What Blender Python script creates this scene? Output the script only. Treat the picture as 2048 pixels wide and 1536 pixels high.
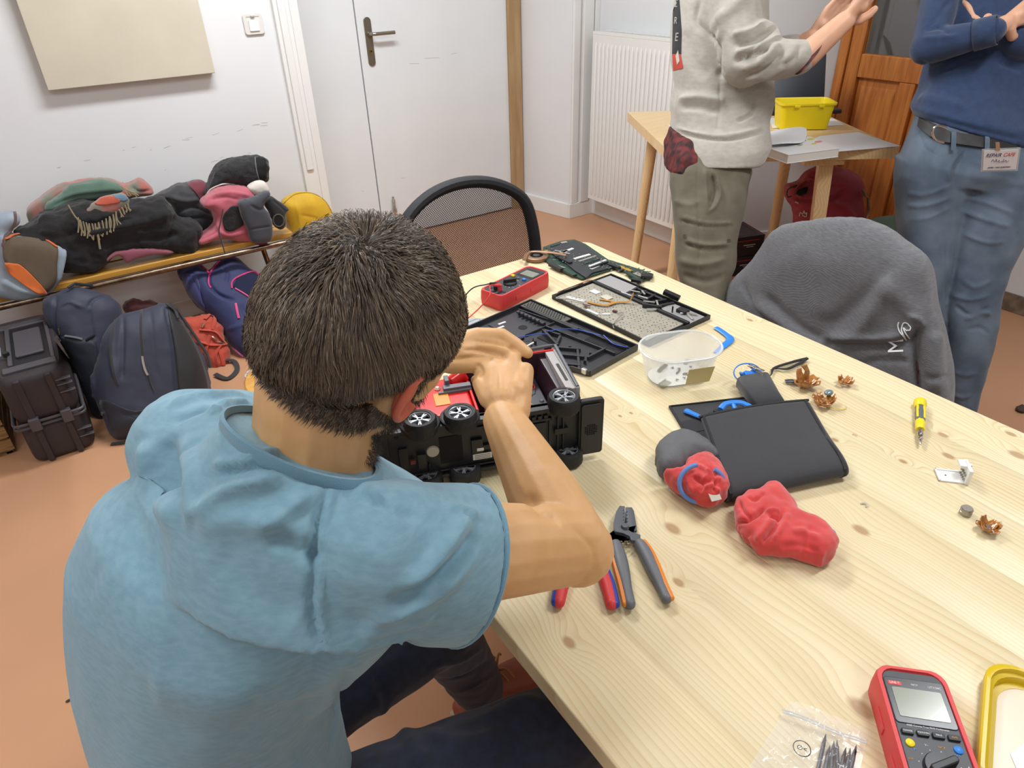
import bpy, bmesh, math, random
import numpy as np
from mathutils import Vector, Matrix, noise, Quaternion
from mathutils.bvhtree import BVHTree
random.seed(7)
S = bpy.context.scene
for o in list(bpy.data.objects): bpy.data.objects.remove(o)
COL = S.collection
PI = math.pi
# ---------------------------------------------------------------- camera (focal length in pixels of a 2048 wide frame)
FPX, YAW, PITCH, ROLL, CAMZ = 1382.75, 0.579238, 0.560471, -0.0325620, 1.55
cy_, sy_ = math.cos(YAW), math.sin(YAW)
FW = Vector((sy_*math.cos(PITCH), cy_*math.cos(PITCH), -math.sin(PITCH)))
R0 = Vector((cy_, -sy_, 0)); U0 = R0.cross(FW)
CR = math.cos(ROLL)*R0 + math.sin(ROLL)*U0
CU = -math.sin(ROLL)*R0 + math.cos(ROLL)*U0
cd = bpy.data.cameras.new('camera'); cam = bpy.data.objects.new('camera', cd); COL.objects.link(cam)
cd.sensor_width = 36.0; cd.lens = 36.0*FPX/2048; cd.clip_start = 0.02
m = Matrix((CR, CU, -FW)).transposed().to_4x4(); m.translation = (0, 0, CAMZ); cam.matrix_world = m
S.camera = cam
# ---------------------------------------------------------------- world, lights, exposure
w = bpy.data.worlds.new('world'); S.world = w; w.use_nodes = True
w.node_tree.nodes['Background'].inputs[0].default_value = (0.75, 0.8, 0.9, 1)
w.node_tree.nodes['Background'].inputs[1].default_value = 0.3
S.view_settings.view_transform = 'Standard'; S.view_settings.look = 'None'
S.view_settings.gamma = 1; S.view_settings.use_curve_mapping = False
S.view_settings.exposure = 0.45
LIGHTS = [((1.1, 2.55, 2.72), 1.25, 0.30, 46), ((1.9, 0.3, 2.72), 1.25, 0.30, 26), ((-0.9, 0.9, 2.72), 1.25, 0.30, 18), ((-0.2, -1.3, 2.72), 1.25, 0.30, 12)]
for i, (loc, sx, sy, pw) in enumerate(LIGHTS):
    ld = bpy.data.lights.new('ceiling_lamp_light', 'AREA'); ld.shape = 'RECTANGLE'; ld.size = sx; ld.size_y = sy
    ld.energy = pw; ld.color = (0.94, 0.975, 1.0)
    lo = bpy.data.objects.new('ceiling_lamp_light', ld); lo.location = loc; COL.objects.link(lo)

# ---------------------------------------------------------------- pixel helpers: where a sight line meets a real plane
CAMP = Vector((0, 0, CAMZ))
def ray(px, py): return CR*(px-1024) + CU*(-(py-768)) + FW*FPX
def Zp(px, py, z=0.75): d = ray(px, py); return CAMP + d*((z-CAMZ)/d.z)
def Yp(px, py, y): d = ray(px, py); return CAMP + d*(y/d.y)
def Xp(px, py, x): d = ray(px, py); return CAMP + d*(x/d.x)
def Dp(px, py, dep): return CAMP + ray(px, py)*(dep/FPX)

# ---------------------------------------------------------------- materials
MATS = {}
def srgb(c):
    if isinstance(c, str):
        c = [int(c[i:i+2], 16)/255 for i in (0, 2, 4)]
    return tuple((x/12.92 if x <= 0.04045 else ((x+0.055)/1.055)**2.4) for x in c[:3]) + (1,)
def mat(name, col, rough=0.6, metal=0.0, var=0.0, vscale=20.0, bump=0.0, bscale=200.0, spec=0.5, trans=0.0, alpha=1.0, sheen=0.0, col2=None, stretch=(1, 1, 1), sss=0.0, weave=0.0, coat=0.0, detail=3):
    if name in MATS: return MATS[name]
    M = bpy.data.materials.new(name); M.use_nodes = True; N = M.node_tree.nodes; L = M.node_tree.links
    b = N['Principled BSDF']; b.inputs['Base Color'].default_value = srgb(col); b.inputs['Roughness'].default_value = rough
    b.inputs['Metallic'].default_value = metal; b.inputs['Specular IOR Level'].default_value = spec
    b.inputs['Transmission Weight'].default_value = trans; b.inputs['Alpha'].default_value = alpha
    b.inputs['Sheen Weight'].default_value = sheen; b.inputs['Coat Weight'].default_value = coat
    if sss:
        b.inputs['Subsurface Weight'].default_value = sss; b.inputs['Subsurface Radius'].default_value = (0.01, 0.004, 0.002); b.inputs['Subsurface Scale'].default_value = 1.0
    tc = N.new('ShaderNodeTexCoord'); mp = N.new('ShaderNodeMapping'); L.new(tc.outputs['Object'], mp.inputs[0]); mp.inputs['Scale'].default_value = stretch
    if var or col2:
        n = N.new('ShaderNodeTexNoise'); n.inputs['Scale'].default_value = vscale; n.inputs['Detail'].default_value = detail; L.new(mp.outputs[0], n.inputs[0])
        r = N.new('ShaderNodeValToRGB'); c = srgb(col)
        k = max(0.0, 1-var); c2 = srgb(col2) if col2 else tuple(min(1, x*(1+var)) for x in c[:3])+(1,)
        r.color_ramp.elements[0].position = 0.35; r.color_ramp.elements[1].position = 0.65
        r.color_ramp.elements[0].color = c if col2 else tuple(x*k for x in c[:3])+(1,); r.color_ramp.elements[1].color = c2
        L.new(n.outputs['Fac'], r.inputs[0]); L.new(r.outputs[0], b.inputs['Base Color'])
    hs = []
    if bump:
        n = N.new('ShaderNodeTexNoise'); n.inputs['Scale'].default_value = bscale; n.inputs['Detail'].default_value = 3; L.new(mp.outputs[0], n.inputs[0]); hs.append((n.outputs['Fac'], bump))
    if weave:
        for ax in ('X', 'Y'):
            wv = N.new('ShaderNodeTexWave'); wv.bands_direction = ax; wv.inputs['Scale'].default_value = bscale; wv.inputs['Distortion'].default_value = 0.6; L.new(mp.outputs[0], wv.inputs[0]); hs.append((wv.outputs['Fac'], weave))
    prev = None
    for h, s in hs:
        bp = N.new('ShaderNodeBump'); bp.inputs['Strength'].default_value = s; bp.inputs['Distance'].default_value = 0.002; L.new(h, bp.inputs['Height'])
        if prev: L.new(prev.outputs[0], bp.inputs['Normal'])
        prev = bp
    if prev: L.new(prev.outputs[0], b.inputs['Normal'])
    MATS[name] = M; return M

# ---------------------------------------------------------------- object helpers
def tag(o, label=None, cat=None, group=None, kind=None):
    if label: o['label'] = label
    if cat: o['category'] = cat
    if group: o['group'] = group
    if kind: o['kind'] = kind
    return o
def frame(name, loc, label, cat, rz=0.0, group=None, rot=None):
    e = bpy.data.objects.new(name, None); COL.objects.link(e); e.empty_display_size = 0.05
    e.location = loc
    if rot is not None: e.rotation_mode = 'QUATERNION'; e.rotation_quaternion = rot
    else: e.rotation_euler = (0, 0, rz)
    return tag(e, label, cat, group)
def link_mesh(name, me, mt=None, parent=None, smooth=False, **kw):
    o = bpy.data.objects.new(name, me); COL.objects.link(o)
    if mt is not None:
        for x in (mt if isinstance(mt, (list, tuple)) else [mt]): me.materials.append(x)
    if smooth: me.polygons.foreach_set('use_smooth', [True]*len(me.polygons))
    if parent: o.parent = parent
    if kw: tag(o, **kw)
    return o
def rotTo(d):
    return Vector(d).normalized().to_track_quat('Z', 'Y').to_matrix()
class G:
    def __init__(s): s.v = []; s.f = []; s.mi = []; s.k = 0
    def add(s, vs, fs, mi=None):
        b = len(s.v); s.v += [tuple(x) for x in vs]; s.f += [tuple(i+b for i in f) for f in fs]; s.mi += [s.k if mi is None else mi]*len(fs); return s
    def m(s, k): s.k = k; return s
    def box(s, c, d, rz=0, R=None, top=1.0):
        x, y, z = d[0]/2, d[1]/2, d[2]/2
        vs = [Vector((a*x*(top if e > 0 else 1), b*y*(top if e > 0 else 1), e*z)) for e in (-1, 1) for a, b in ((-1, -1), (1, -1), (1, 1), (-1, 1))]
        Rm = R if R is not None else Matrix.Rotation(rz, 3, 'Z')
        return s.add([Rm @ q + Vector(c) for q in vs], [(3, 2, 1, 0), (4, 5, 6, 7), (0, 1, 5, 4), (1, 2, 6, 5), (2, 3, 7, 6), (3, 0, 4, 7)])
    def bx(s, x0, x1, y0, y1, z0, z1): return s.box(((x0+x1)/2, (y0+y1)/2, (z0+z1)/2), (abs(x1-x0), abs(y1-y0), abs(z1-z0)))
    def cyl(s, a, b, r0, r1=None, n=16, cap=True):
        r1 = r0 if r1 is None else r1
        a = Vector(a); b = Vector(b); M_ = rotTo(b-a); vs = []
        for p, r in ((a, r0), (b, r1)):
            for i in range(n): t = 2*PI*i/n; vs.append(M_ @ Vector((r*math.cos(t), r*math.sin(t), 0)) + p)
        fs = [(i, (i+1) % n, n+(i+1) % n, n+i) for i in range(n)]
        if cap: fs += [tuple(range(n-1, -1, -1)), tuple(range(n, 2*n))]
        return s.add(vs, fs)
    def tube(s, pts, r, n=8, closed=False, flat=None):
        pts = [Vector(p) for p in pts]; m_ = len(pts); vs = []; up = Vector((0, 0, 1)); pn = None
        for i, p in enumerate(pts):
            t = (pts[(i+1) % m_ if closed else min(i+1, m_-1)] - pts[(i-1) % m_ if closed else max(i-1, 0)])
            t = t.normalized() if t.length > 1e-9 else Vector((0, 0, 1))
            if pn is None: a = up if abs(t.z) < 0.9 else Vector((1, 0, 0)); pn = (a - t*a.dot(t)).normalized()
            else:
                pn = pn - t*pn.dot(t); pn = pn.normalized() if pn.length > 1e-6 else t.orthogonal().normalized()
            bn = t.cross(pn); rr = r[i] if isinstance(r, (list, tuple)) else r
            for j in range(n):
                an = 2*PI*j/n; fl = flat if flat else 1
                vs.append(p + pn*(math.cos(an)*rr*fl) + bn*(math.sin(an)*rr))
        fs = []
        for i in range(m_ if closed else m_-1):
            for j in range(n): a = i*n+j; b = i*n+(j+1) % n; c = ((i+1) % m_)*n+(j+1) % n; d = ((i+1) % m_)*n+j; fs.append((a, b, c, d))
        if not closed: fs += [tuple(range(n-1, -1, -1)), tuple(range((m_-1)*n, m_*n))]
        return s.add(vs, fs)
    def ball(s, c, r, R=None, nu=16, nv=10):
        r = (r, r, r) if not isinstance(r, (list, tuple, Vector)) else r; vs = []; c = Vector(c)
        Rm = R if R is not None else Matrix.Identity(3)
        vs.append(Rm @ Vector((0, 0, r[2])) + c)
        for i in range(1, nv):
            th = PI*i/nv
            for j in range(nu): ph = 2*PI*j/nu; vs.append(Rm @ Vector((r[0]*math.sin(th)*math.cos(ph), r[1]*math.sin(th)*math.sin(ph), r[2]*math.cos(th))) + c)
        vs.append(Rm @ Vector((0, 0, -r[2])) + c); fs = []
        for j in range(nu): fs.append((0, 1+j, 1+(j+1) % nu)); fs.append((len(vs)-1, 1+(nv-2)*nu+(j+1) % nu, 1+(nv-2)*nu+j))
        for i in range(nv-2):
            for j in range(nu): a = 1+i*nu+j; b = 1+i*nu+(j+1) % nu; fs.append((a, a+nu, b+nu, b))
        return s.add(vs, fs)
    def cap(s, a, b, r0, r1=None, n=14):
        r1 = r0 if r1 is None else r1; a = Vector(a); b = Vector(b); d = (b-a); 
        if d.length < 1e-6: return s.ball(a, r0)
        d.normalize(); M_ = rotTo(d); vs = []; prof = []
        for i in range(5): t = PI/2*i/4; prof.append((a - d*r0*math.cos(t), max(1e-4, r0*math.sin(t))))
        for i in range(5): t = PI/2*i/4; prof.append((b + d*r1*math.sin(t), max(1e-4, r1*math.cos(t))))
        for p, r in prof:
            for j in range(n): t = 2*PI*j/n; vs.append(M_ @ Vector((r*math.cos(t), r*math.sin(t), 0)) + p)
        fs = [(i*n+j, i*n+(j+1) % n, (i+1)*n+(j+1) % n, (i+1)*n+j) for i in range(9) for j in range(n)] + [tuple(range(n-1, -1, -1)), tuple(range(9*n, 10*n))]
        return s.add(vs, fs)
    def loft(s, rings, n=28, power=2.0, cap=True):
        """rings: (centre, u vector, v vector) cross-sections"""
        vs = []
        for c, u, v in rings:
            c = Vector(c); u = Vector(u); v = Vector(v)
            for j in range(n):
                t = 2*PI*j/n; ct, st = math.cos(t), math.sin(t)
                vs.append(c + u*(math.copysign(abs(ct)**(2/power), ct)) + v*(math.copysign(abs(st)**(2/power), st)))
        k = len(rings); fs = [(i*n+j, i*n+(j+1) % n, (i+1)*n+(j+1) % n, (i+1)*n+j) for i in range(k-1) for j in range(n)]
        if cap: fs += [tuple(range(n-1, -1, -1)), tuple(range((k-1)*n, k*n))]
        return s.add(vs, fs)
    def prism(s, pts, z0, z1, M4=None):
        n = len(pts); vs = [Vector((p[0], p[1], z0)) for p in pts] + [Vector((p[0], p[1], z1)) for p in pts]
        if M4 is not None: vs = [M4 @ q for q in vs]
        return s.add(vs, [tuple(range(n-1, -1, -1)), tuple(range(n, 2*n))] + [(i, (i+1) % n, n+(i+1) % n, n+i) for i in range(n)])
    def lathe(s, prof, c=(0, 0, 0), n=32, sx=1, sy=1, R=None):
        vs = []; c = Vector(c); Rm = R if R is not None else Matrix.Identity(3)
        for r, z in prof:
            for j in range(n): t = 2*PI*j/n; vs.append(Rm @ Vector((r*math.cos(t)*sx, r*math.sin(t)*sy, z)) + c)
        k = len(prof); return s.add(vs, [(i*n+j, i*n+(j+1) % n, (i+1)*n+(j+1) % n, (i+1)*n+j) for i in range(k-1) for j in range(n)])
    def xf(s, M4, start=0):
        for i in range(start, len(s.v)): s.v[i] = tuple(M4 @ Vector(s.v[i]))
        return s
    def mesh(s, name):
        me = bpy.data.meshes.new(name); me.from_pydata(s.v, [], s.f); me.polygons.foreach_set('material_index', s.mi); me.update()
        bm = bmesh.new(); bm.from_mesh(me); bmesh.ops.recalc_face_normals(bm, faces=bm.faces); bm.to_mesh(me); bm.free(); return me
    def build(s, name, mt, parent=None, smooth=False, bevel=0, seg=2, sub=0, solid=0, **kw):
        o = link_mesh(name, s.mesh(name), mt, parent, smooth or bevel > 0 or sub > 0, **kw)
        if solid: md = o.modifiers.new('s', 'SOLIDIFY'); md.thickness = solid; md.offset = 0
        if bevel:
            md = o.modifiers.new('b', 'BEVEL'); md.width = bevel; md.segments = seg; md.limit_method = 'ANGLE'; md.angle_limit = 0.6; md.harden_normals = False
            w_ = o.modifiers.new('w', 'WEIGHTED_NORMAL'); w_.keep_sharp = False
        if sub: md = o.modifiers.new('u', 'SUBSURF'); md.levels = sub; md.render_levels = sub
        if smooth and not bevel and not sub and not kw.get('nosharp'):
            try: o.data.set_sharp_from_angle(angle=0.7)
            except Exception: pass
        return o
def rrect(w, h, r, n=5, cx=0, cy=0):
    out = []
    for sx, sy, a0 in ((1, 1, 0), (-1, 1, PI/2), (-1, -1, PI), (1, -1, 1.5*PI)):
        for i in range(n+1): a = a0+PI/2*i/n; out.append((cx+sx*(w/2-r)+r*math.cos(a), cy+sy*(h/2-r)+r*math.sin(a)))
    return out
def spline(pts, k=8, closed=False):
    pts = [Vector(p) for p in pts]; n = len(pts); out = []
    for i in range(n if closed else n-1):
        p0 = pts[(i-1) % n] if closed or i > 0 else pts[0]; p1 = pts[i]; p2 = pts[(i+1) % n]; p3 = pts[(i+2) % n] if closed or i+2 < n else pts[-1]
        for j in range(k):
            t = j/k; out.append(0.5*((2*p1) + (p2-p0)*t + (2*p0-5*p1+4*p2-p3)*t*t + (3*p1-p0-3*p2+p3)*t**3))
    if not closed: out.append(pts[-1])
    return out
def text(name, body, size, mt, parent, M4, extrude=0.0002, align='CENTER', sx=1.0, **kw):
    cu = bpy.data.curves.new(name, 'FONT'); cu.body = body; cu.size = size; cu.extrude = extrude; cu.align_x = align; cu.align_y = 'CENTER'
    t = bpy.data.objects.new(name, cu); COL.objects.link(t)
    dg = bpy.context.evaluated_depsgraph_get(); me = bpy.data.meshes.new_from_object(t.evaluated_get(dg)); bpy.data.objects.remove(t)
    me.transform(M4 @ Matrix.Diagonal((sx, 1, 1, 1))); me.materials.clear()
    return link_mesh(name, me, mt, parent, **kw)
def coords(me):
    a = np.empty(len(me.vertices)*3); me.vertices.foreach_get('co', a); b = np.empty(len(me.vertices)*3); me.vertices.foreach_get('normal', b)
    return a.reshape(-1, 3), b.reshape(-1, 3)
def setco(me, a): me.vertices.foreach_set('co', a.ravel()); me.update()
def nz(co, s, seed=0.0, oct=2):
    out = np.empty(len(co)); sv = Vector((seed, seed*1.7, -seed))
    for i, c in enumerate(co):
        q = Vector(c)*s + sv; v = noise.noise(q)
        if oct > 1: v += 0.5*noise.noise(q*2.1)
        if oct > 2: v += 0.25*noise.noise(q*4.3)
        out[i] = v
    return out
def segdist(co, poly):
    best = np.full(len(co), 1e9); par = np.zeros(len(co)); L = len(poly)-1
    for k in range(L):
        a = np.array(poly[k]); d = np.array(poly[k+1])-a; t = np.clip(((co-a)@d)/max(1e-12, d@d), 0, 1)
        ds = np.linalg.norm(co-(a+t[:, None]*d), axis=1); m_ = ds < best; best[m_] = ds[m_]; par[m_] = (k+t[m_])/L
    return best, par
def remesh(g, voxel, smooth=4, fac=0.5, name='blob'):
    me = g.mesh(name); o = bpy.data.objects.new(name, me); COL.objects.link(o)
    md = o.modifiers.new('r', 'REMESH'); md.mode = 'VOXEL'; md.voxel_size = voxel
    if smooth: sm = o.modifiers.new('s', 'SMOOTH'); sm.factor = fac; sm.iterations = smooth
    dg = bpy.context.evaluated_depsgraph_get(); out = bpy.data.meshes.new_from_object(o.evaluated_get(dg)); bpy.data.objects.remove(o); out.name = name
    out.materials.clear(); return out
def folds(me, fl, wob=0.0):
    """fl: (points on the surface or pixel pairs, height, width); a fold is a raised or sunk ridge that fades at its ends"""
    co, no = coords(me); bvh = BVHTree.FromPolygons([Vector(c) for c in co], [tuple(p.vertices) for p in me.polygons]); off = np.zeros(len(co))
    for pts, amp, wd in fl:
        poly = []
        for q in spline([Vector((p[0], p[1], 0)) for p in pts], 6) if len(pts[0]) == 2 else []:
            h = bvh.ray_cast(CAMP, ray(q.x, q.y).normalized())
            if h[0] is not None: poly.append(h[0])
        if len(pts[0]) == 3: poly = spline(pts, 6)
        if len(poly) < 2: continue
        d, t = segdist(co, poly); e = np.clip(np.minimum(t, 1-t)*5+0.15, 0, 1)
        off += amp*e*np.exp(-(d/wd)**2)
    setco(me, co + no*off[:, None]); return me
def lump(me, amp, scale, seed=0, oct=2, aniso=(1, 1, 1), ridge=False):
    co, no = coords(me); n = nz(co*np.array(aniso), scale, seed, oct)
    if ridge: n = 1-2*np.abs(n)
    setco(me, co + no*(amp*n)[:, None]); return me
# ================================================================= MATERIALS
M_wall = mat('wall_paint', 'dcdee0', 0.6, var=0.02, vscale=2.0, bump=0.08, bscale=90)
M_trim = mat('trim_paint', 'e2e2e0', 0.4, var=0.02, vscale=5, bump=0.06, bscale=40)
M_doorw = mat('door_paint', 'dfe3e5', 0.45, var=0.02, vscale=3, bump=0.04, bscale=60)
M_floor = mat('terracotta_vinyl', 'c39371', 0.42, var=0.05, vscale=1.8, bump=0.05, bscale=30, spec=0.35)
M_ceil = mat('ceiling_paint', 'e8e6e2', 0.8)
M_orangewood = mat('varnished_wood', 'c67e3c', 0.35, col2='aa642a', vscale=9, stretch=(6, 6, 0.5), bump=0.05, bscale=40)
M_steel = mat('brushed_steel', '9a9488', 0.32, 0.9)
M_chrome = mat('chrome', 'c8c4bc', 0.18, 1.0)
M_black = mat('black_plastic', '1c1d20', 0.45)
M_dark = mat('dark_rubber', '16171a', 0.6, bump=0.1, bscale=300)
M_whitepl = mat('white_plastic', 'e6e6e4', 0.4)

def struct(g, name, mt, parent=None, bevel=0, **kw):
    o = g.build(name, mt, parent, bevel=bevel, **kw)
    if parent is None: o['kind'] = 'structure'
    return o
YB, XR = 3.6, 3.05
struct(G().bx(-2.6, 5.2, -2.6, 5.2, -0.1, 0.0), 'floor', M_floor)
struct(G().bx(-2.6, 5.2, -2.6, 5.2, 2.75, 2.85), 'ceiling', M_ceil)
struct(G().bx(-2.5, 1.10, YB, YB+0.2, 0, 2.75), 'wall_back', M_wall)
struct(G().bx(-2.6, -2.5, -2.5, 4.3, 0, 2.75), 'wall_left', M_wall)
struct(G().bx(-2.5, 3.8, -2.6, -2.5, 0, 2.75), 'wall_front', M_wall)
# recess around the white double door
YD = 4.0
struct(G().bx(1.0, 3.1, YD+0.05, YD+0.2, 0, 2.75), 'wall_recess', M_wall)
struct(G().prism([(2.757, YD+0.05), (2.85, 3.585), (3.05, 3.585), (3.2, 3.585), (3.2, YD+0.05)], 0, 2.75), 'wall_pillar', M_wall)
struct(G().bx(XR, 3.2, 2.62, 3.585, 0, 2.75), 'wall_right', M_wall)
DG0, DG1 = (3.062, 2.635), (3.66, 2.345)
struct(G().prism([DG0, DG1, (3.85, 2.345), (3.85, 2.9), (3.062, 2.9)], 0, 2.75), 'wall_diagonal', M_wall)
XD = 3.66
struct(G().bx(XD, 3.85, -2.5, 1.25, 0, 2.75).bx(XD, 3.85, 1.25, 2.36, 2.12, 2.75), 'wall_right_far', M_wall)
# baseboards
def base(name, a, b, h=0.098, t=0.014):
    a = Vector((*a, 0)); b = Vector((*b, 0)); d = (b-a); L = d.length; M4 = Matrix.Translation((a+b)/2) @ Matrix.Rotation(math.atan2(d.y, d.x), 4, 'Z')
    g = G().box((0, 0, h/2), (L, t*2, h)); g.xf(M4); struct(g, name, M_trim, bevel=0.003)
base('baseboard_recess', (2.757, YD-0.02), (2.85, 3.585)); base('baseboard_pillar', (2.84, 3.582), (3.05, 3.582)); base('baseboard_right', (XR, 3.59), (XR, 2.62))
base('baseboard_diagonal', DG0, DG1); base('baseboard_back', (-2.5, YB), (1.10, YB), 0.09, 0.006)
# door frame trim left of the white door
g = G().bx(1.106, 1.222, YB-0.022, YB+0.02, 0, 2.75).bx(1.125, 1.16, YB-0.032, YB, 0.62, 2.75).bx(1.18, 1.222, YB-0.028, YB, 0, 2.75)
struct(g, 'trim_1', M_trim, bevel=0.004)
struct(G().bx(1.10, 1.222, YB, YD+0.06, 0, 2.75), 'trim_2', M_trim)
struct(G().bx(2.664, 2.757, YD-0.02, YD+0.06, 0, 2.75), 'trim_3', mat('pale_strip_wood', 'b2956c', 0.5, col2='a08058', vscale=5, stretch=(5, 5, 0.6), bump=0.1, bscale=60), bevel=0.003, label='pale bare wood strip on the hinge side of the white door')
g = G().bx(2.855, 2.905, 3.570, 3.59, 0.098, 2.75).bx(2.925, 3.0, 3.563, 3.59, 0.098, 2.75).bx(3.01, 3.05, 3.568, 3.59, 0.098, 2.75)
struct(g, 'trim_4', M_trim, bevel=0.004)
# white door: one frame, two leaves
dr = bpy.data.objects.new('door_1', None); COL.objects.link(dr); dr.location = (1.675, YD, 0); dr['kind'] = 'structure'; dr['label'] = 'white double door in the recess with steel lever handle'
G().bx(-0.455, -0.0035, 0, 0.045, 0.01, 2.4).build('fixed_leaf', M_doorw, dr, bevel=0.002)
G().bx(0.0035, 0.988, 0, 0.045, 0.01, 2.4).build('leaf', M_doorw, dr, bevel=0.002)
G().bx(-0.01, 0.01, 0.03, 0.048, 0, 2.4).build('gap_shade', mat('gap_dark', '1e1c1a', 0.8), dr)  # dark strip behind the leaf gap, its colour stands in for the shade there
hp = G().prism(rrect(0.042, 0.247, 0.0205, 6), 0, 0.008, Matrix.Translation((0.0635, 0, 1.137)) @ Matrix.Rotation(math.radians(90), 4, 'X')).build('handle_plate', mat('plate_steel', '857c70', 0.38, 0.8), dr, bevel=0.0015)
G().tube(spline([(0.066, -0.005, 1.178), (0.066, -0.04, 1.178), (0.078, -0.052, 1.178), (0.10, -0.054, 1.178), (0.20, -0.054, 1.178)], 5), 0.0095, 12).build('lever', M_steel, hp, smooth=True)
G().cyl((0.066, -0.008, 1.178), (0.066, -0.014, 1.178), 0.015, n=20).build('rosette', M_steel, hp, smooth=True)
G().cyl((0.064, -0.008, 1.095), (0.064, -0.012, 1.095), 0.0085, n=16).box((0.064, -0.01, 1.083), (0.009, 0.004, 0.02)).build('lock_cylinder', mat('brass', 'a08c50', 0.35, 0.9), hp)
g = G().lathe([(0.0, 0.10), (0.006, 0.10), (0.007, 0.085), (0.011, 0.08), (0.012, 0.03), (0.017, 0.022), (0.017, 0.0), (0, 0)], (0.085, -0.02, 0.165), 16)
g.build('floor_bolt', M_chrome, dr, smooth=True, label='small chrome floor bolt near the foot of the leaf')
g = G()
for x, z, l, a in ((0.45, 1.02, 0.10, 0.05), (0.33, 1.0, 0.06, 0.1), (0.18, 0.36, 0.03, 0.1), (0.6, 1.03, 0.04, -0.1), (-0.1, 0.33, 0.015, 0.2)):
    g.box((x, -0.0002, z), (l, 0.0004, 0.0012), R=Matrix.Rotation(a, 3, 'Y'))
g.build('scuff_mark', mat('scuff', '8c8884', 0.8), dr)
# scuffs on the back wall are thin worn lines
g = G(); rs = random.Random(3)
for k in range(22):
    x = rs.uniform(0.05, 1.0); z = 0.72 + rs.choice((0.0, 0.12)) + 0.05*(x-0.5) + rs.uniform(-0.015, 0.015)
    g.box((x, YB-0.0002, z), (rs.uniform(0.006, 0.035), 0.0006, rs.uniform(0.0008, 0.002)), R=Matrix.Rotation(rs.uniform(-0.25, 0.1), 3, 'Y'))
s_ = g.build('trim_5', mat('wall_scuff', 'a8a5a0', 0.8)); s_['kind'] = 'structure'; s_['label'] = 'grey scuff lines on the wall above the bench'
# light switch
sw = frame('light_switch', (1.008, YB, 1.297), 'white square light switch high on the wall beside the door frame', 'light switch')
RX = Matrix.Rotation(math.radians(90), 4, 'X')
G().prism(rrect(0.088, 0.088, 0.012, 5), 0, 0.009, RX).build('plate', mat('switch_plate', 'd8d6d2', 0.4), sw, bevel=0.003)
G().prism(rrect(0.044, 0.046, 0.002, 2), 0.008, 0.014, Matrix.Translation((0, 0, -0.006)) @ RX).build('rocker', mat('switch_white', 'eeeef2', 0.3), sw, bevel=0.0015)
G().box((0.0, -0.012, 0.032), (0.018, 0.012, 0.005)).box((-0.018, -0.0095, 0.03), (0.02, 0.001, 0.004)).box((0.02, -0.0095, 0.03), (0.02, 0.001, 0.004)).build('label_slot', mat('slot_grey', 'b8b4ae', 0.5), sw)
# acoustic panel
ap = frame('acoustic_panel', (0.453, YB, 1.118), 'large beige fabric panel hung on the white wall', 'wall panel')
G().bx(-0.33, 0.33, -0.05, 0.0, 0, 1.3).build('fabric_board', mat('beige_board', 'c9c2b0', 0.85, var=0.03, vscale=6, bump=0.25, bscale=500), ap, bevel=0.003)
ap2 = tag(G().bx(-2.4, -0.16, YB-0.05, YB, 1.3, 2.6).build('acoustic_panel', MATS['beige_board'], bevel=0.003), 'beige fabric panel at the far left edge of the wall', 'wall panel') if False else None
# radiator
ra = frame('radiator', (2.93, 3.49, 0.145), 'tall white ribbed panel radiator on the right hand wall', 'radiator')
M_rad = mat('radiator_enamel', 'e2e2df', 0.3, spec=0.5)
# body hangs along -y from its left edge
RL, RH = 0.86, 0.985
G().bx(0.0, 0.008, -RL, 0, 0, RH-0.012).build('front_panel', M_rad, ra, bevel=0.003)
G().bx(0.012, 0.10, -RL+0.01, -0.008, 0.02, RH-0.03).build('core', mat('rad_core', 'c8c8c4', 0.5), ra)
G().bx(0.004, 0.115, -0.006, 0.0, 0.01, RH-0.005).build('side_panel', M_rad, ra, bevel=0.002)
g = G()
for k in range(24): g.box((0.057, -0.02-k*(RL-0.03)/23, RH), (0.09, 0.006, 0.006))
g.bx(0.0, 0.016, -RL, 0, RH-0.012, RH+0.004).bx(0.1, 0.115, -RL, 0, RH-0.012, RH+0.004)
g.build('top_grille', M_rad, ra, bevel=0.001)
rib = None
for k in range(24):
    y = -0.035-k*(RL-0.06)/23
    if rib is None:
        q = G().loft([((-0.001, 0, 0.03), (0.0, 0.006, 0), (0.002, 0, 0)), ((-0.003, 0, 0.05), (0, 0.0105, 0), (0.007, 0, 0)), ((-0.003, 0, RH-0.075), (0, 0.0105, 0), (0.007, 0, 0)), ((-0.001, 0, RH-0.055), (0, 0.006, 0), (0.002, 0, 0))], 12)
        rib = q.build('rib', M_rad, ra, smooth=True); rib.location = (0, y, 0)
    else:
        o = rib.copy(); o.location = (0, y, 0); COL.objects.link(o)
for z in (0.15, 0.8): pass
# orange wood door with glass
do = bpy.data.objects.new('door_2', None); COL.objects.link(do); do.location = (XD, 2.345, 0); do['kind'] = 'structure'; do['label'] = 'varnished orange wooden door with a dark glass pane'
DW = 1.095  # frame to frame, along -y
G().bx(-0.02, 0.10, -0.05, 0, 0, 2.15).build('jamb', M_orangewood, do, bevel=0.004)
G().bx(-0.02, 0.10, -DW, -DW+0.05, 0, 2.15).build('jamb', M_orangewood, do, bevel=0.004)
G().bx(-0.02, 0.10, -DW, 0, 2.10, 2.15).build('head_jamb', M_orangewood, do, bevel=0.004)
X0, X1 = -0.008, 0.035
G().bx(X0, X1, -0.123, -0.052, 0.02, 2.09).build('stile', M_orangewood, do, bevel=0.004)
G().bx(X0, X1, -DW+0.052, -DW+0.14, 0.02, 2.09).build('stile', M_orangewood, do, bevel=0.004)
G().bx(X0, X1, -DW+0.14, -0.123, 0.94, 1.052).build('lock_rail', M_orangewood, do, bevel=0.006)
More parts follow.
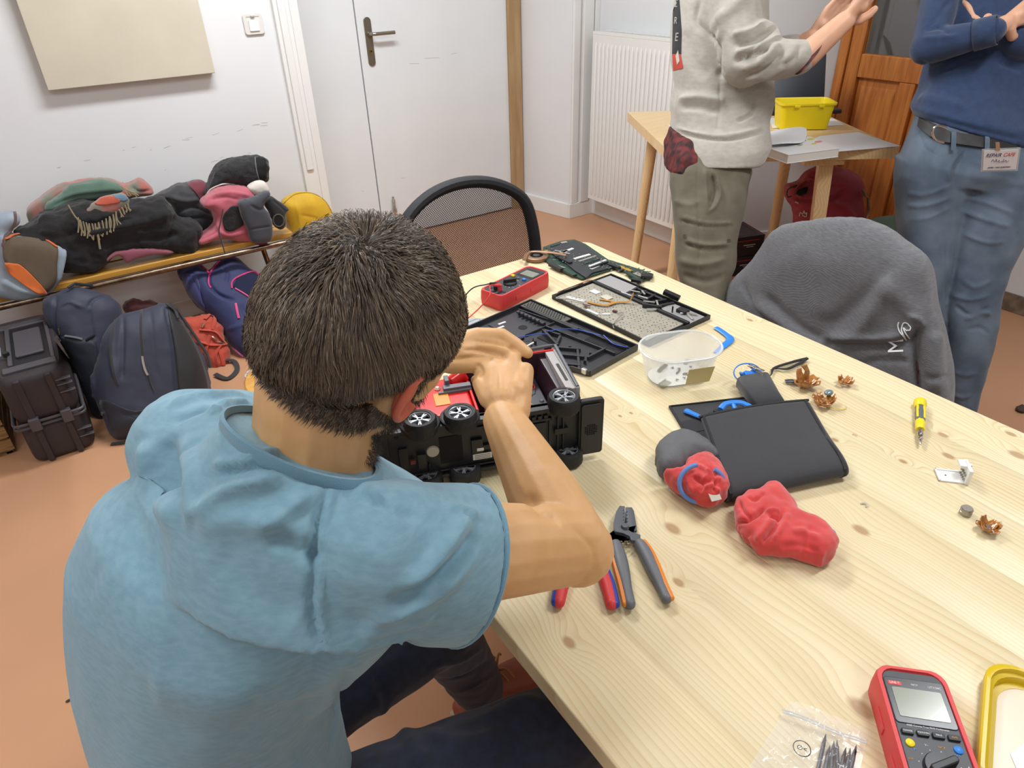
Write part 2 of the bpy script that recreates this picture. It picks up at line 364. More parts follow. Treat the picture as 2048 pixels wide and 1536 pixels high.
G().bx(X0, X1, -DW+0.14, -0.123, 0.02, 0.22).build('bottom_rail', M_orangewood, do, bevel=0.004)
G().bx(X0, X1, -DW+0.14, -0.123, 1.98, 2.09).build('top_rail', M_orangewood, do, bevel=0.004)
G().bx(X0, X1, -0.438, -0.356, 0.22, 0.94).build('muntin', M_orangewood, do, bevel=0.004)
G().bx(X0, X1, -0.775, -0.70, 0.22, 0.94).build('muntin', M_orangewood, do, bevel=0.004)
for a, b in ((-0.356, -0.123), (-0.70, -0.438), (-0.955, -0.775)):
    g = G().bx(0.018, 0.03, a, b, 0.22, 0.94)
    c = ((a+b)/2); w_ = b-a
    q = G().box((0, 0, 0), (w_-0.03, 0.66, 0.012), top=0.82); q.xf(Matrix.Translation((0.014, c, 0.58)) @ Matrix.Rotation(math.radians(-90), 4, 'Y') @ Matrix.Rotation(math.radians(90), 4, 'Z'))
    g.add(q.v, q.f); g.build('raised_panel', M_orangewood, do, bevel=0.003)
M_glass = mat('door_glass', '3a3c40', 0.03, spec=0.6, coat=0.3)
G().bx(0.012, 0.018, -DW+0.14, -0.123, 1.052, 1.98).build('glass_pane', mat('clear_glass', 'ffffff', 0.02, trans=1.0), do)
G().bx(-2, 0, 0, 1, 0, 1) if False else None
# dim room behind the glass
struct(G().bx(4.9, 5.0, 0.2, 3.4, 0, 2.75).bx(3.85, 5.0, 3.3, 3.4, 0, 2.75).bx(3.85, 5.0, 0.1, 0.2, 0, 2.75), 'wall_hall', mat('hall_wall', '9a9a98', 0.8))
struct(G().bx(XD-0.01, 3.86, -1.2+2.4, 2.35, 0.0, 0.02), 'trim_6', mat('threshold', '6b5c4c', 0.7), bevel=0.003)
struct(G().bx(XD-0.006, XD+0.01, -2.5, 1.25, 0, 0.09), 'baseboard_far', mat('worn_baseboard', '7a6a5a', 0.7, var=0.3, vscale=20), bevel=0.003)
hl_ = bpy.data.lights.new('hall_fill_light', 'POINT'); hl_.energy = 14; hl_.shadow_soft_size = .2; ho_ = bpy.data.objects.new('hall_fill_light', hl_); ho_.location = (4.4, 1.2, 2.4); COL.objects.link(ho_)  # added fill light without a fitting, brightens what shows through the pane
# unseen fittings of the room that carry its light
for i, (loc, sx, sy, pw) in enumerate(LIGHTS):
    wl = ('over the far end of the big table', 'over the right half of the big table', 'over the bench side of the room', 'behind the photographer')[i]
    fx = frame('ceiling_lamp', (loc[0], loc[1], 2.75), 'white ceiling lamp '+wl, 'lamp', group='ceiling lamps')
    G().box((0, 0, -0.007), (sx+0.05, sy+0.05, 0.014)).build('housing', M_whitepl, fx, bevel=0.003)
# ================================================================= BIG PINE TABLE
def pine(name, tone, tone2, knots, axis='Y', off=0.0, rough=0.38):
    """pale pine: growth rings run along the board and bend round each knot"""
    M = bpy.data.materials.new(name); M.use_nodes = True; N = M.node_tree.nodes; L = M.node_tree.links; b = N['Principled BSDF']; b.inputs['Roughness'].default_value = rough
    b.inputs['Specular IOR Level'].default_value = 0.45
    def nd(t, **k):
        n = N.new(t)
        for a, v in k.items(): setattr(n, a, v)
        return n
    def mth(op, a, b_=None, c=None):
        n = nd('ShaderNodeMath', operation=op)
        for i, v in enumerate((a, b_, c)):
            if v is None: continue
            if isinstance(v, (int, float)): n.inputs[i].default_value = v
            else: L.new(v, n.inputs[i])
        return n.outputs[0]
    geo = nd('ShaderNodeTexCoord'); sep = nd('ShaderNodeSeparateXYZ'); L.new(geo.outputs['Object'], sep.inputs[0])
    X, Y = (sep.outputs[0], sep.outputs[1]) if axis == 'Y' else (sep.outputs[1], sep.outputs[0])
    oi = nd('ShaderNodeObjectInfo'); 
    mp = nd('ShaderNodeMapping'); L.new(geo.outputs['Object'], mp.inputs[0]); mp.inputs['Scale'].default_value = (6, 0.8, 6) if axis == 'Y' else (0.8, 6, 6)
    sh = nd('ShaderNodeCombineXYZ'); L.new(mth('MULTIPLY', oi.outputs['Random'], 37.0), sh.inputs[2]); L.new(sh.outputs[0], mp.inputs[1])
    n1 = nd('ShaderNodeTexNoise'); n1.inputs['Scale'].default_value = 1.0; n1.inputs['Detail'].default_value = 2; L.new(mp.outputs[0], n1.inputs[0])
    warp = mth('MULTIPLY', n1.outputs['Fac'], 0.16); kn = None
    for kx, ky, r in knots:
        dx = mth('SUBTRACT', X, kx); dy = mth('MULTIPLY', mth('SUBTRACT', Y, ky), 0.62); d = mth('SQRT', mth('ADD', mth('MULTIPLY', dx, dx), mth('MULTIPLY', dy, dy)))
        e = mth('POWER', 2.718, mth('MULTIPLY', mth('POWER', mth('DIVIDE', d, r*2.6), 2.0), -1.0))
        warp = mth('ADD', warp, mth('MULTIPLY', e, 0.035))
        q = mth('SUBTRACT', 1.0, mth('MINIMUM', mth('DIVIDE', d, r), 1.0)); kn = q if kn is None else mth('MAXIMUM', kn, q)
    g = mth('ADD', X, warp)
    fr = mth('FRACT', mth('MULTIPLY', g, 95.0)); line = mth('POWER', fr, 3.0)
    fr2 = mth('FRACT', mth('MULTIPLY', g, 11.0))
    fine = nd('ShaderNodeTexNoise'); fm = nd('ShaderNodeMapping'); L.new(geo.outputs['Object'], fm.inputs[0]); fm.inputs['Scale'].default_value = (300, 8, 60) if axis == 'Y' else (8, 300, 60); L.new(fm.outputs[0], fine.inputs[0]); fine.inputs['Scale'].default_value = 1.0
    lo = nd('ShaderNodeTexNoise'); L.new(mp.outputs[0], lo.inputs[0]); lo.inputs['Scale'].default_value = 0.7
    t = mth('ADD', mth('MULTIPLY', mth('MULTIPLY', line, lo.outputs['Fac']), 0.75), mth('MULTIPLY', fine.outputs['Fac'], 0.18)); t = mth('ADD', t, mth('MULTIPLY', fr2, 0.12)); t = mth('ADD', t, mth('MULTIPLY', mth('SUBTRACT', oi.outputs['Random'], 0.5), 0.12))
    r = nd('ShaderNodeValToRGB'); r.color_ramp.elements[0].position = 0.05; r.color_ramp.elements[1].position = 0.75; r.color_ramp.elements[0].color = srgb(tone); r.color_ramp.elements[1].color = srgb(tone2); L.new(t, r.inputs[0])
    col = r.outputs[0]
    if kn is not None:
        kr = nd('ShaderNodeValToRGB'); kr.color_ramp.elements[0].position = 0.0; kr.color_ramp.elements[0].color = (0, 0, 0, 1); kr.color_ramp.elements[1].position = 0.45; kr.color_ramp.elements[1].color = (0.8, 0.8, 0.8, 1); L.new(kn, kr.inputs[0])
        mx = nd('ShaderNodeMix', data_type='RGBA'); L.new(kr.outputs[0], mx.inputs[0]); L.new(col, mx.inputs[6]); mx.inputs[7].default_value = srgb('a07c56'); col = mx.outputs[2]
    L.new(col, b.inputs['Base Color'])
    bp = nd('ShaderNodeBump'); bp.inputs['Strength'].default_value = 0.05; bp.inputs['Distance'].default_value = 0.001; L.new(line, bp.inputs['Height']); L.new(bp.outputs[0], b.inputs['Normal'])
    return M
TX0, TX1, TY0, TY1 = 0.328, 1.378, -0.55, 1.645
KN = [(1345, 1057, .012), (1357, 1165, .008), (1722, 1060, .011), (1886, 870, .008), (1897, 912, .009), (1806, 923, .006), (1138, 1285, .009), (1724, 1418, .014), (1032, 988, .007), (2022, 868, .008), (1240, 832, .004), (1535, 610, .006), (1500, 640, .007), (2035, 910, .012), (1262, 826, .004), (1497, 745, .004), (1670, 880, .006), (1180, 752, .004)]
knots = [(Zp(a, b).x, Zp(a, b).y, r) for a, b, r in KN]
bt = frame('table', (0, 0, 0), 'long pale pine table with the dismantled laptop and tools on it', 'table')
NB = 8; bw = (TX1-TX0)/NB
for k in range(NB):
    x0, x1 = TX0+k*bw, TX0+(k+1)*bw; e = 0.0001
    ks = [q for q in knots if x0-0.05 < q[0] < x1+0.05]
    M = pine('pine_board', 'dcd0ac', 'c3a878', ks)
    if k == 0: pts = [(x1-e, TY0), (x1-e, TY1)] + [(x0+0.03-0.03*math.sin(a), TY1-0.03+0.03*math.cos(a)) for a in np.linspace(0, PI/2, 6)] + [(x0, TY0)]
    elif k == NB-1: pts = [(x1, TY0)] + [(x1-0.035+0.035*math.cos(a), TY1-0.035+0.035*math.sin(a)) for a in np.linspace(0, PI/2, 6)] + [(x0+e, TY1), (x0+e, TY0)]
    else: pts = [(x0+e, TY0), (x1-e, TY0), (x1-e, TY1), (x0+e, TY1)]
    g = G().prism([(float(a), float(b)) for a, b in pts], 0.716, 0.75)
    o = g.build('board', M, bt, bevel=0.0025, seg=3)
    o.modifiers[0].limit_method = 'WEIGHT'; bw_ = o.data.attributes.new('bevel_weight_edge', 'FLOAT', 'EDGE')
    for ed in o.data.edges:
        A_, B_ = (o.data.vertices[i].co for i in ed.vertices)
        if abs(A_.z-B_.z) < 1e-5 and ((k == 0 and max(A_.x, B_.x) < x0+.031) or (k == NB-1 and min(A_.x, B_.x) > x1-.036) or abs(A_.y-B_.y) < 1e-5): bw_.data[ed.index].value = 1.0
M_pine2 = pine('pine_leg', 'e3c793', 'cda566', [], 'X')
for x in (TX0+0.14, TX1-0.14):
    for y in (TY0+0.25, TY1-0.30):
        G().cyl((x, y, 0.716), (x+(-0.03 if x < 0.8 else 0.03), y+(0.06 if y > 0.5 else -0.06), 0.0), 0.027, 0.018, 20).build('leg', M_pine2, bt, smooth=True)
for y in (TY0+0.25, TY1-0.30): G().bx(TX0+0.1, TX1-0.1, y-0.03, y+0.03, 0.69, 0.716).build('cross_batten', M_pine2, bt, bevel=0.003)
# ================================================================= THINGS ON THE BIG TABLE
T = 0.75
M_red = mat('red_rubber', 'cf3a3c', 0.5, bump=0.04, bscale=400)
M_face = mat('meter_face', '34353b', 0.45)
M_lcd = mat('lcd', '84897a', 0.18, spec=0.6, coat=0.3)
M_yel = mat('yellow_plastic', 'e6cf1a', 0.35)
M_blu = mat('blue_plastic', '2c7fd6', 0.4)
M_orange = mat('orange_plastic', 'e08428', 0.4)
M_grey = mat('grey_plastic', '5d6066', 0.45)
M_silver = mat('pressed_metal', 'a8a69c', 0.4, 0.6)
M_pcb = mat('pcb_green', '24483a', 0.4, col2='17241f', vscale=160)
M_ink = mat('print_white', 'd8d8d8', 0.6); M_inkb = mat('print_blue', '6f9fd0', 0.6); M_inkd = mat('print_dark', '30303a', 0.6); M_inko = mat('print_orange', 'c89440', 0.6)
def TM(x, y, z, rz=0, rx=0): return Matrix.Translation((x, y, z)) @ Matrix.Rotation(rz, 4, 'Z') @ Matrix.Rotation(rx, 4, 'X')

def multimeter(loc, ang, label, ys=1.0, near=True):
    e = frame('multimeter', loc, label, 'multimeter', rz=ang)
    W, Ln, H = 0.082, 0.18*ys, 0.044
    g = G(); n = 10
    def ring(sx, sy, z, bow=0.005):
        pts = []
        for x, y in rrect(W*sx, Ln*sy, 0.014, 4): pts.append((x, y + (bow*(1-(2*x/W)**2) if y > 0 else 0), z))
        return pts
    rs_ = [ring(0.93, 0.97, 0), ring(0.98, 0.99, 0.004), ring(1.0, 1.0, 0.02), ring(0.985, 0.99, H-0.006), ring(0.95, 0.975, H), ring(0.84, 0.93, H), ring(0.82, 0.92, H-0.003)]
    k = len(rs_[0]); vs = [p for r in rs_ for p in r]
    g.add(vs, [(i*k+j, i*k+(j+1) % k, (i+1)*k+(j+1) % k, (i+1)*k+j) for i in range(len(rs_)-1) for j in range(k)] + [tuple(range(k-1, -1, -1)), tuple(range((len(rs_)-1)*k, len(rs_)*k))])
    hl = g.build('holster', M_red, e, smooth=True)
    for y in (-0.03, 0.03):
        for s in (-1, 1): G().box((s*W*0.5, y, 0.02), (0.003, 0.03, 0.012)).build('grip_pad', M_red, e, bevel=0.001)
    G().prism([(x, y+(0.004*(1-(2*x/W)**2) if y > 0 else 0)) for x, y in rrect(W*0.82, Ln*0.915, 0.01, 4)], H-0.01, H-0.001).build('face', M_face, e, bevel=0.001)
    z = H-0.001
    if near: bz = (0, 0.044*ys, 0.062, 0.052); 
    else: bz = (0.003, 0.052*ys, 0.054, 0.046)
    b = G().prism(rrect(bz[2]+0.004, bz[3]+0.008, 0.004, 3, bz[0], bz[1]+0.001), z-0.002, z+0.0012).build('screen_bezel', mat('bezel', '2a2b30', 0.25), e, bevel=0.0008)
    G().prism(rrect(bz[2]-0.008, bz[3]-0.014, 0.002, 2, bz[0], bz[1]-0.002), z, z+0.0018).build('screen', M_lcd, b)
    if near:
        text('model_text', 'UT139C', 0.0042, M_ink, b, TM(0.022, 0.0665, z+0.0014)); text('logo_text', 'UNI-T', 0.0042, M_ink, b, TM(-0.022, 0.0665, z+0.0018))
        G().prism(rrect(0.015, 0.0052, 0.001, 2, -0.022, 0.0665), z, z+0.0016).build('logo_badge', M_red, b)
        text('sensor_text', 'NCV', 0.0036, M_ink, b, TM(0, 0.067, z+0.0014))
        text('model_line', '6000 Counts True RMS Multimeter', 0.0031, M_ink, e, TM(0, 0.0135, z+0.0003))
        for i, tx in enumerate(('RANGE', 'MAX/MIN', 'REL\u0394', 'Hz/%')):
            x = -0.024+i*0.016; q = G().prism(rrect(0.0125, 0.0065, 0.001, 2, x, 0.0045), z-0.001, z+0.003).build('key', mat('key_dark', '25262a', 0.5), e, bevel=0.0006)
            text('key_text', tx, 0.0029, M_ink if i < 3 else M_inko, q, TM(x, 0.0045, z+0.0031))
        for x, c in ((-0.0245, M_yel), (0.0245, M_blu)): G().lathe([(0.0048, 0), (0.0046, 0.0015), (0.003, 0.0024), (0, 0.0026)], (x, -0.0085, z), 20).build('round_key', c, e, smooth=True)
        cy, cr = -0.034, 0.018; lab = ['V~', 'V=', 'mV', '\u03A9', '\u00B0C', 'Hz%', 'LPF', 'mA', '\u00B5A', 'A', 'OFF', 'NCV']
        tr, n0 = 0.0265, 12
    else:
        cy, cr = -0.022, 0.019; lab = ['V', 'V=', '\u03A9', 'mA', 'A', 'Hz', 'OFF', '\u00B0C', 'hFE', '20', '200', '2k', '20k', '2M', '20m', '10A']; tr, n0 = 0.0262, 16
        for x, y, c in ((-0.024, 0.018, M_yel), (0.017, 0.0165, M_blu)): G().prism(rrect(0.010, 0.009, 0.002, 3, x, y), z, z+0.005).build('key', c, e, bevel=0.001)
        G().prism(rrect(0.010, 0.005, 0.001, 2, -0.004, 0.0165), z, z+0.003).build('key', M_grey, e, bevel=0.0008)
        for x, c in ((-0.022, M_dark), (-0.006, M_dark), (0.010, M_red), (0.024, M_dark)): G().cyl((x, -0.073, z-0.001), (x, -0.073, z+0.001), 0.005, n=16).build('socket', c, e)
    g = G()
    for i in range(n0):
        if 0.4*n0 < 0: pass
        a = PI/2 + 2*PI*(i+0.5)/n0
        text('scale_text', lab[i], 0.0034, (M_ink, M_inkb, M_inko)[i % 3], e, TM(tr*1.13*math.cos(a), cy+tr*math.sin(a), z+0.0003))
        g.cyl((tr*0.82*math.cos(a), cy+tr*0.8*math.sin(a), z), (tr*0.82*math.cos(a), cy+tr*0.8*math.sin(a), z+0.0003), 0.0006, n=6)
    g.build('scale_mark', M_ink, e)
    d = G().lathe([(cr, 0), (cr, 0.003), (cr*0.94, 0.005), (cr*0.3, 0.0055), (0, 0.0055)], (0, cy, z), 36).build('dial', mat('dial_dark', '2b2c31', 0.4), e, smooth=True)
    G().prism(rrect(cr*1.9, 0.008, 0.0035, 4), 0, 0.011, TM(0, cy, z+0.003, 0.5 if near else 1.0)).build('dial_grip', M_black, d, bevel=0.0015)
    return e
multimeter((0.681-0.09*math.cos(math.radians(45)), 0.178-0.09*math.sin(math.radians(45)), T), math.radians(-45), 'red and dark grey multimeter at the bottom right corner beside the zip bag', 1.0, True)
mm2 = multimeter((0.962, 1.438, T), math.radians(-75), 'red and black multimeter with two test leads, far end of the table', 1.14, False)
def lead(pts, mt, lab, name='test_lead'):
    o = G().tube(spline(pts, 8), 0.0016, 8).build(name, mt, smooth=True, label=lab, cat='cable'); return o
rt = math.radians
def mmw(x, y, z): return mm2.matrix_basis @ Vector((x, y, z)) if False else (Matrix.Translation((0.962, 1.438, T)) @ Matrix.Rotation(rt(-75), 4, 'Z')) @ Vector((x, y, z))
for x, mt, nm, end in ((0.010, M_red, 'red', [(0.845, 1.385, 0.80), (0.80, 1.385, 0.768), (0.72, 1.36, 0.756), (0.60, 1.33, 0.752)]), (-0.006, M_dark, 'black', [(0.83, 1.45, 0.80), (0.77, 1.45, 0.757), (0.66, 1.42, 0.752)])):
    p = mmw(x, -0.073, 0.044)
    e = frame('test_lead', p, nm+' test lead plugged into the far multimeter', 'cable')
    g = G().cyl((0, 0, 0.0), (0, 0, 0.016), 0.0058, 0.005, 16).cyl((0, 0, 0.014), (-0.016, 0.0, 0.019), 0.0052, 0.0035, 14); g.build('plug', mt, e, smooth=True)
    G().tube(spline([Vector((-0.014, 0, 0.019)), Vector((-0.03, 0, 0.02))]+[Vector(q)-p for q in end], 8), 0.0017, 8).build('wire', mt, e, smooth=True)
# ---- underside of the keyboard deck
kb = frame('laptop_keyboard_deck', (1.247, 1.372, T), 'metal underside of a laptop keyboard deck lying by the table edge', 'laptop part', rz=rt(-86.5))
KW, KD = 0.352, 0.222   # local x along the deck, local y negative towards the table centre
g = G().bx(0, KW, -KD, 0, 0.001, 0.004)
for a in ((0, KW, -0.004, 0), (0, KW, -KD, -KD+0.004), (0, 0.004, -KD, 0), (KW-0.004, KW, -KD, 0)): g.bx(*a, 0.001, 0.013)
g.build('case_shell', M_black, kb, bevel=0.001)
g = G().bx(0.008, 0.332, -0.215, -0.075, 0.004, 0.0075); g.build('keyboard_plate', mat('keyboard_plate', 'a9a496', 0.45, 0.35, var=0.06, vscale=40), kb, bevel=0.001)
g = G(); g2 = G(); rs = random.Random(5)
for r in range(9):
    for c in range(26):
        x = 0.016+c*0.0122+(r % 3)*0.004; y = -0.209+r*0.0162
        if x > 0.326: continue
        (g if rs.random() < 0.6 else g2).cyl((x, y, 0.0074), (x, y, 0.0079), 0.0012+rs.random()*0.0008, n=6)
        if rs.random() < 0.5: g.box((x+0.005, y+0.006, 0.0077), (0.0035, 0.0012, 0.0006), rz=rs.random())
g.build('plate_hole', mat('hole_dark', '3a3832', 0.7), kb, kind='stuff'); g2.build('plate_dimple', M_silver, kb, kind='stuff')
G().bx(0.24, 0.345, -0.068, -0.012, 0.004, 0.009).build('palm_plate', mat('palm_metal', 'b4b3b4', 0.35, 0.5), kb, bevel=0.001)
g = G().bx(0.005, 0.115, -0.068, -0.008, 0.004, 0.010); g.build('palm_plate', mat('palm_metal', 'b4b3b4', 0.35, 0.5), kb, bevel=0.001)
g = G().bx(0.005, 0.235, -0.079, -0.069, 0.004, 0.014).bx(0.12, 0.21, -0.06, -0.052, 0.004, 0.013).bx(0.12, 0.21, -0.022, -0.014, 0.004, 0.013)
for x in (0.12, 0.15, 0.182, 0.21, 0.236): g.box((x, -0.037, 0.009), (0.007, 0.05, 0.010), rz=0.15 if x < 0.2 else -0.3)
g.box((0.225, -0.075, 0.013), (0.05, 0.008, 0.012), rz=0.5).bx(0.235, 0.345, -0.079, -0.070, 0.004, 0.015)
g.build('deck_rib', M_black, kb, bevel=0.001)
g = G()
for x, y, a, l in ((0.13, -0.04, 0.4, .03), (0.15, -0.028, -0.5, .025), (0.17, -0.05, 0.2, .03), (0.2, -0.06, 0.6, .03), (0.22, -0.05, -0.7, .035), (0.235, -0.085, 0.9, .03), (0.315, -0.03, 0.5, .03), (0.325, -0.045, -0.4, .028), (0.30, -0.04, 1.2, .02), (0.13, -0.068, 0.1, .04)): g.box((x, y, 0.0125), (l, 0.005, 0.004), rz=a)
g.build('metal_bracket', mat('bracket', 'c9c9c6', 0.3, 0.8), kb, bevel=0.0006)
g = G().box((0.292, -0.035, 0.012), (0.028, 0.02, 0.012), rz=0.1).cyl((0.275, -0.055, 0.008), (0.275, -0.055, 0.026), 0.0022, n=10); g.build('hinge_block', M_black, kb, bevel=0.001)
G().box((0.22, 0.004, 0.02), (0.045, 0.014, 0.012), R=Matrix.Rotation(0.25, 3, 'Y') @ Matrix.Rotation(0.35, 3, 'Z')).build('hinge_cover', M_black, kb, bevel=0.001)
G().tube(spline([(0.09, -0.175, 0.010), (0.115, -0.17, 0.0115), (0.14, -0.155, 0.012), (0.145, -0.12, 0.012), (0.165, -0.098, 0.014), (0.168, -0.09, 0.03), (0.17, -0.088, 0.036)], 6), 0.005, 6, flat=0.12).build('ribbon_cable', mat('ribbon', 'b07a2a', 0.3, coat=0.4), kb)
G().tube(spline([(0.10, -0.14, 0.0095), (0.13, -0.125, 0.010), (0.142, -0.14, 0.011)], 6), 0.005, 6, flat=0.12).build('ribbon_cable', MATS['ribbon'], kb)
G().box((0.103, -0.118, 0.0095), (0.028, 0.022, 0.003)).build('touch_plate', mat('touch_plate', 'c2beac', 0.5, 0.2), kb, bevel=0.001)
lb = mat('paper_label', 'e4e4e0', 0.6)
for c, s_, a in (((0.055, -0.115), (0.026, 0.018), 0), ((0.055, -0.185), (0.055, 0.011), 0.35), ((0.172, -0.187), (0.02, 0.006), 0.9), ((0.14, -0.205), (0.04, 0.007), 0.05)): G().box((*c, 0.0088), (*s_, 0.0006), rz=a).build('paper_label', lb, kb)
for k in range(5): G().box((0.048+0.011*k-0.005, -0.1865+0.004*k-0.001, 0.0092), (0.0075, 0.003, 0.0003), rz=0.35).build('print_line', mat('print_grey', '77776f', 0.7), kb) if k < 4 else None
for c, pts in (('a9a59a', [(0.02, -0.215, 0.010), (0.03, -0.23, 0.016), (0.06, -0.2, 0.013), (0.09, -0.19, 0.011), (0.115, -0.2, 0.012)]), ('8c8a84', [(0.19, -0.165, 0.010), (0.205, -0.16, 0.016), (0.215, -0.19, 0.012), (0.225, -0.215, 0.010), (0.245, -0.232, 0.012)]), ('8a2a28', [(0.0, -0.2, 0.014), (0.002, -0.15, 0.016), (-0.006, -0.1, 0.012), (-0.004, -0.07, 0.01)]), ('2a2a2c', [(0.012, -0.228, 0.012), (0.006, -0.18, 0.018), (0.001, -0.11, 0.014)])):
    G().tube(spline(pts, 8), 0.0013, 6).build('wire', mat('wire_'+c, c, 0.5), kb, smooth=True)
G().box((0.178, -0.162, 0.011), (0.012, 0.007, 0.003), rz=0.3).build('connector', mat('connector_brown', '5a3030', 0.5), kb)
G().add([(0.095, -0.196, 0.0125), (0.118, -0.188, 0.0125), (0.112, -0.205, 0.0125), (0.095, -0.196, 0.0135), (0.118, -0.188, 0.0135), (0.112, -0.205, 0.0135)], [(2, 1, 0), (3, 4, 5), (0, 1, 4, 3), (1, 2, 5, 4), (2, 0, 3, 5)]).build('connector', MATS['connector_brown'], kb)
# ---- black bottom case
bc = frame('laptop_bottom_case', (0.962, 1.366, T), 'black laptop bottom case shell between the far multimeter and the clear tub', 'laptop part', rz=rt(-81.5))
M_case = mat('case_black', '2b2c30', 0.38, bump=0.05, bscale=500)
CW, CD = 0.357, 0.235
g = G().prism([(0, 0), (CW, 0), (CW, -0.165), (CW-0.045, -0.178), (CW-0.07, -0.215), (0.21, -0.235), (0.0, -CD)], 0.001, 0.004)
g.build('case_floor', M_case, bc, bevel=0.001)
g = G()
for x0, y0, x1, y1, h in ((0, 0, CW, 0, .014), (0, -CD, 0, 0, .014), (0, -CD, 0.21, -0.235, .012), (0.21, -0.235, CW-0.07, -0.215, .012), (CW-0.07, -0.215, CW-0.045, -0.178, .012), (CW-0.045, -0.178, CW, -0.165, .013), (CW, -0.165, CW, 0, .014)):
    d = math.hypot(x1-x0, y1-y0); g.box(((x0+x1)/2, (y0+y1)/2, 0.002+h/2), (d, 0.004, h), rz=math.atan2(y1-y0, x1-x0))
g.build('case_wall', M_case, bc, bevel=0.001)
g = G()
for x0, y0, x1, y1, h, t in ((0.01, -0.03, 0.34, -0.022, .010, .005), (0.02, -0.04, 0.20, -0.036, .012, .010), (0.01, -0.055, 0.34, -0.012, .008, .003), (0.13, -0.04, 0.125, -0.14, .008, .003), (0.03, -0.07, 0.12, -0.07, .012, .012), (0.13, -0.075, 0.34, -0.06, .010, .004), (0.14, -0.095, 0.22, -0.125, .012, .006), (0.14, -0.095, 0.19, -0.085, .012, .006), (0.19, -0.085, 0.23, -0.15, .010, .006), (0.2, -0.15, 0.27, -0.10, .010, .006), (0.225, -0.17, 0.30, -0.12, .010, .006), (0.25, -0.20, 0.32, -0.155, .010, .006), (0.2, -0.1, 0.26, -0.2, .009, .006), (0.26, -0.1, 0.33, -0.17, .009, .006), (0.15, -0.14, 0.21, -0.22, .009, .006), (0.05, -0.22, 0.2, -0.22, .008, .006), (0.13, -0.15, 0.13, -0.22, .008, .006), (0.21, -0.22, 0.26, -0.185, .012, .02), (0.31, -0.06, 0.31, -0.12, .012, .006)):
    d = math.hypot(x1-x0, y1-y0); g.box(((x0+x1)/2, (y0+y1)/2, 0.002+h/2), (d, t, h), rz=math.atan2(y1-y0, x1-x0))
g.build('case_rib', M_case, bc, bevel=0.0008)
G().bx(0.015, 0.125, -0.165, -0.075, 0.004, 0.0065).build('battery_cover_plate', mat('case_plate', '3a3b40', 0.35), bc, bevel=0.001)
G().lathe([(0.0, 0.0066), (0.0115, 0.0066), (0.0115, 0.0072), (0, 0.0072)], (0.09, -0.115, 0), 28).build('round_hole', mat('hole_black', '060607', 0.8), bc)
G().bx(0.24, 0.34, -0.055, -0.02, 0.004, 0.0055).build('film_sheet', mat('dark_film', '1f2024', 0.2), bc); G().bx(0.15, 0.2, -0.125, -0.1, 0.004, 0.0055).build('film_sheet', MATS['dark_film'], bc)
g = G(); rs = random.Random(8)
for i in range(15):
    for j in range(5): g.cyl((0.012+i*0.0085+(j % 2)*0.004, 0.005-j*0.0068-0.012, 0.0125), (0.012+i*0.0085+(j % 2)*0.004, 0.005-j*0.0068-0.012, 0.0134), 0.0022, n=8)
G().bx(0.004, 0.15, -0.042, -0.004, 0.009, 0.0126).build('vent_plate', mat('vent_grey', '55554f', 0.5, 0.3), bc, bevel=0.0006); g.build('vent_hole', MATS['hole_black'], bc, kind='stuff')
for c, s_ in (((0.035, -0.135), (0.006, 0.022)), ((0.05, -0.155), (0.006, 0.024))): G().box((*c, 0.0068), (*s_, 0.0006), rz=-0.1).build('paper_label', lb, bc)
for k in range(6): x = 0.035+k*0.014; G().box((x, -0.078, 0.017), (0.007, 0.008, 0.006)).build('contact_block', mat('contact', '4a4b50', 0.3), bc, bevel=0.0008)
for pts in ([(0.16, -0.1, .016), (0.18, -0.07, .018), (0.21, -0.045, .018), (0.27, -0.03, .019)], [(0.10, -0.19, .012), (0.13, -0.165, .014), (0.15, -0.13, .016), (0.17, -0.11, .016)], [(0.27, -0.02, .016), (0.31, -0.03, .012), (0.345, -0.02, .012)]):
    G().tube(spline(pts, 8), 0.0013, 6).build('wire', mat('wire_blue', '2c55b8', 0.4), bc, smooth=True)
for p in ((0.30, -0.1), (0.23, -0.135), (0.27, -0.165), (0.285, -0.205), (0.17, -0.15), (0.2, -0.2), (0.245, -0.11), (0.315, -0.135)): G().cyl((*p, 0.004), (*p, 0.0135), 0.0035, 0.003, n=10).build('screw_post', M_case, bc)
G().box((0.345, -0.17, 0.012), (0.012, 0.008, 0.012)).build('metal_bracket', MATS['bracket'], bc, bevel=0.001)
# ---- silver shield sheet behind the seated man's head
sh = frame('metal_shield', (0.775, 1.36, T), 'pierced silver metal sheet behind the black bottom case', 'laptop part', rz=rt(-38))
G().bx(-0.05, 0.045, -0.06, 0.03, 0.001, 0.003).build('sheet', mat('shield_metal', 'c4ccd2', 0.3, 0.6), sh, bevel=0.0005)
g = G(); rs = random.Random(4)
for i in range(46): g.box((rs.uniform(-.045, .04), rs.uniform(-.055, .025), 0.0034), (rs.uniform(.002, .008), 0.0018, 0.0006), rz=rs.choice((0, PI/2)))
g.build('slot', MATS['hole_dark'], sh, kind='stuff')
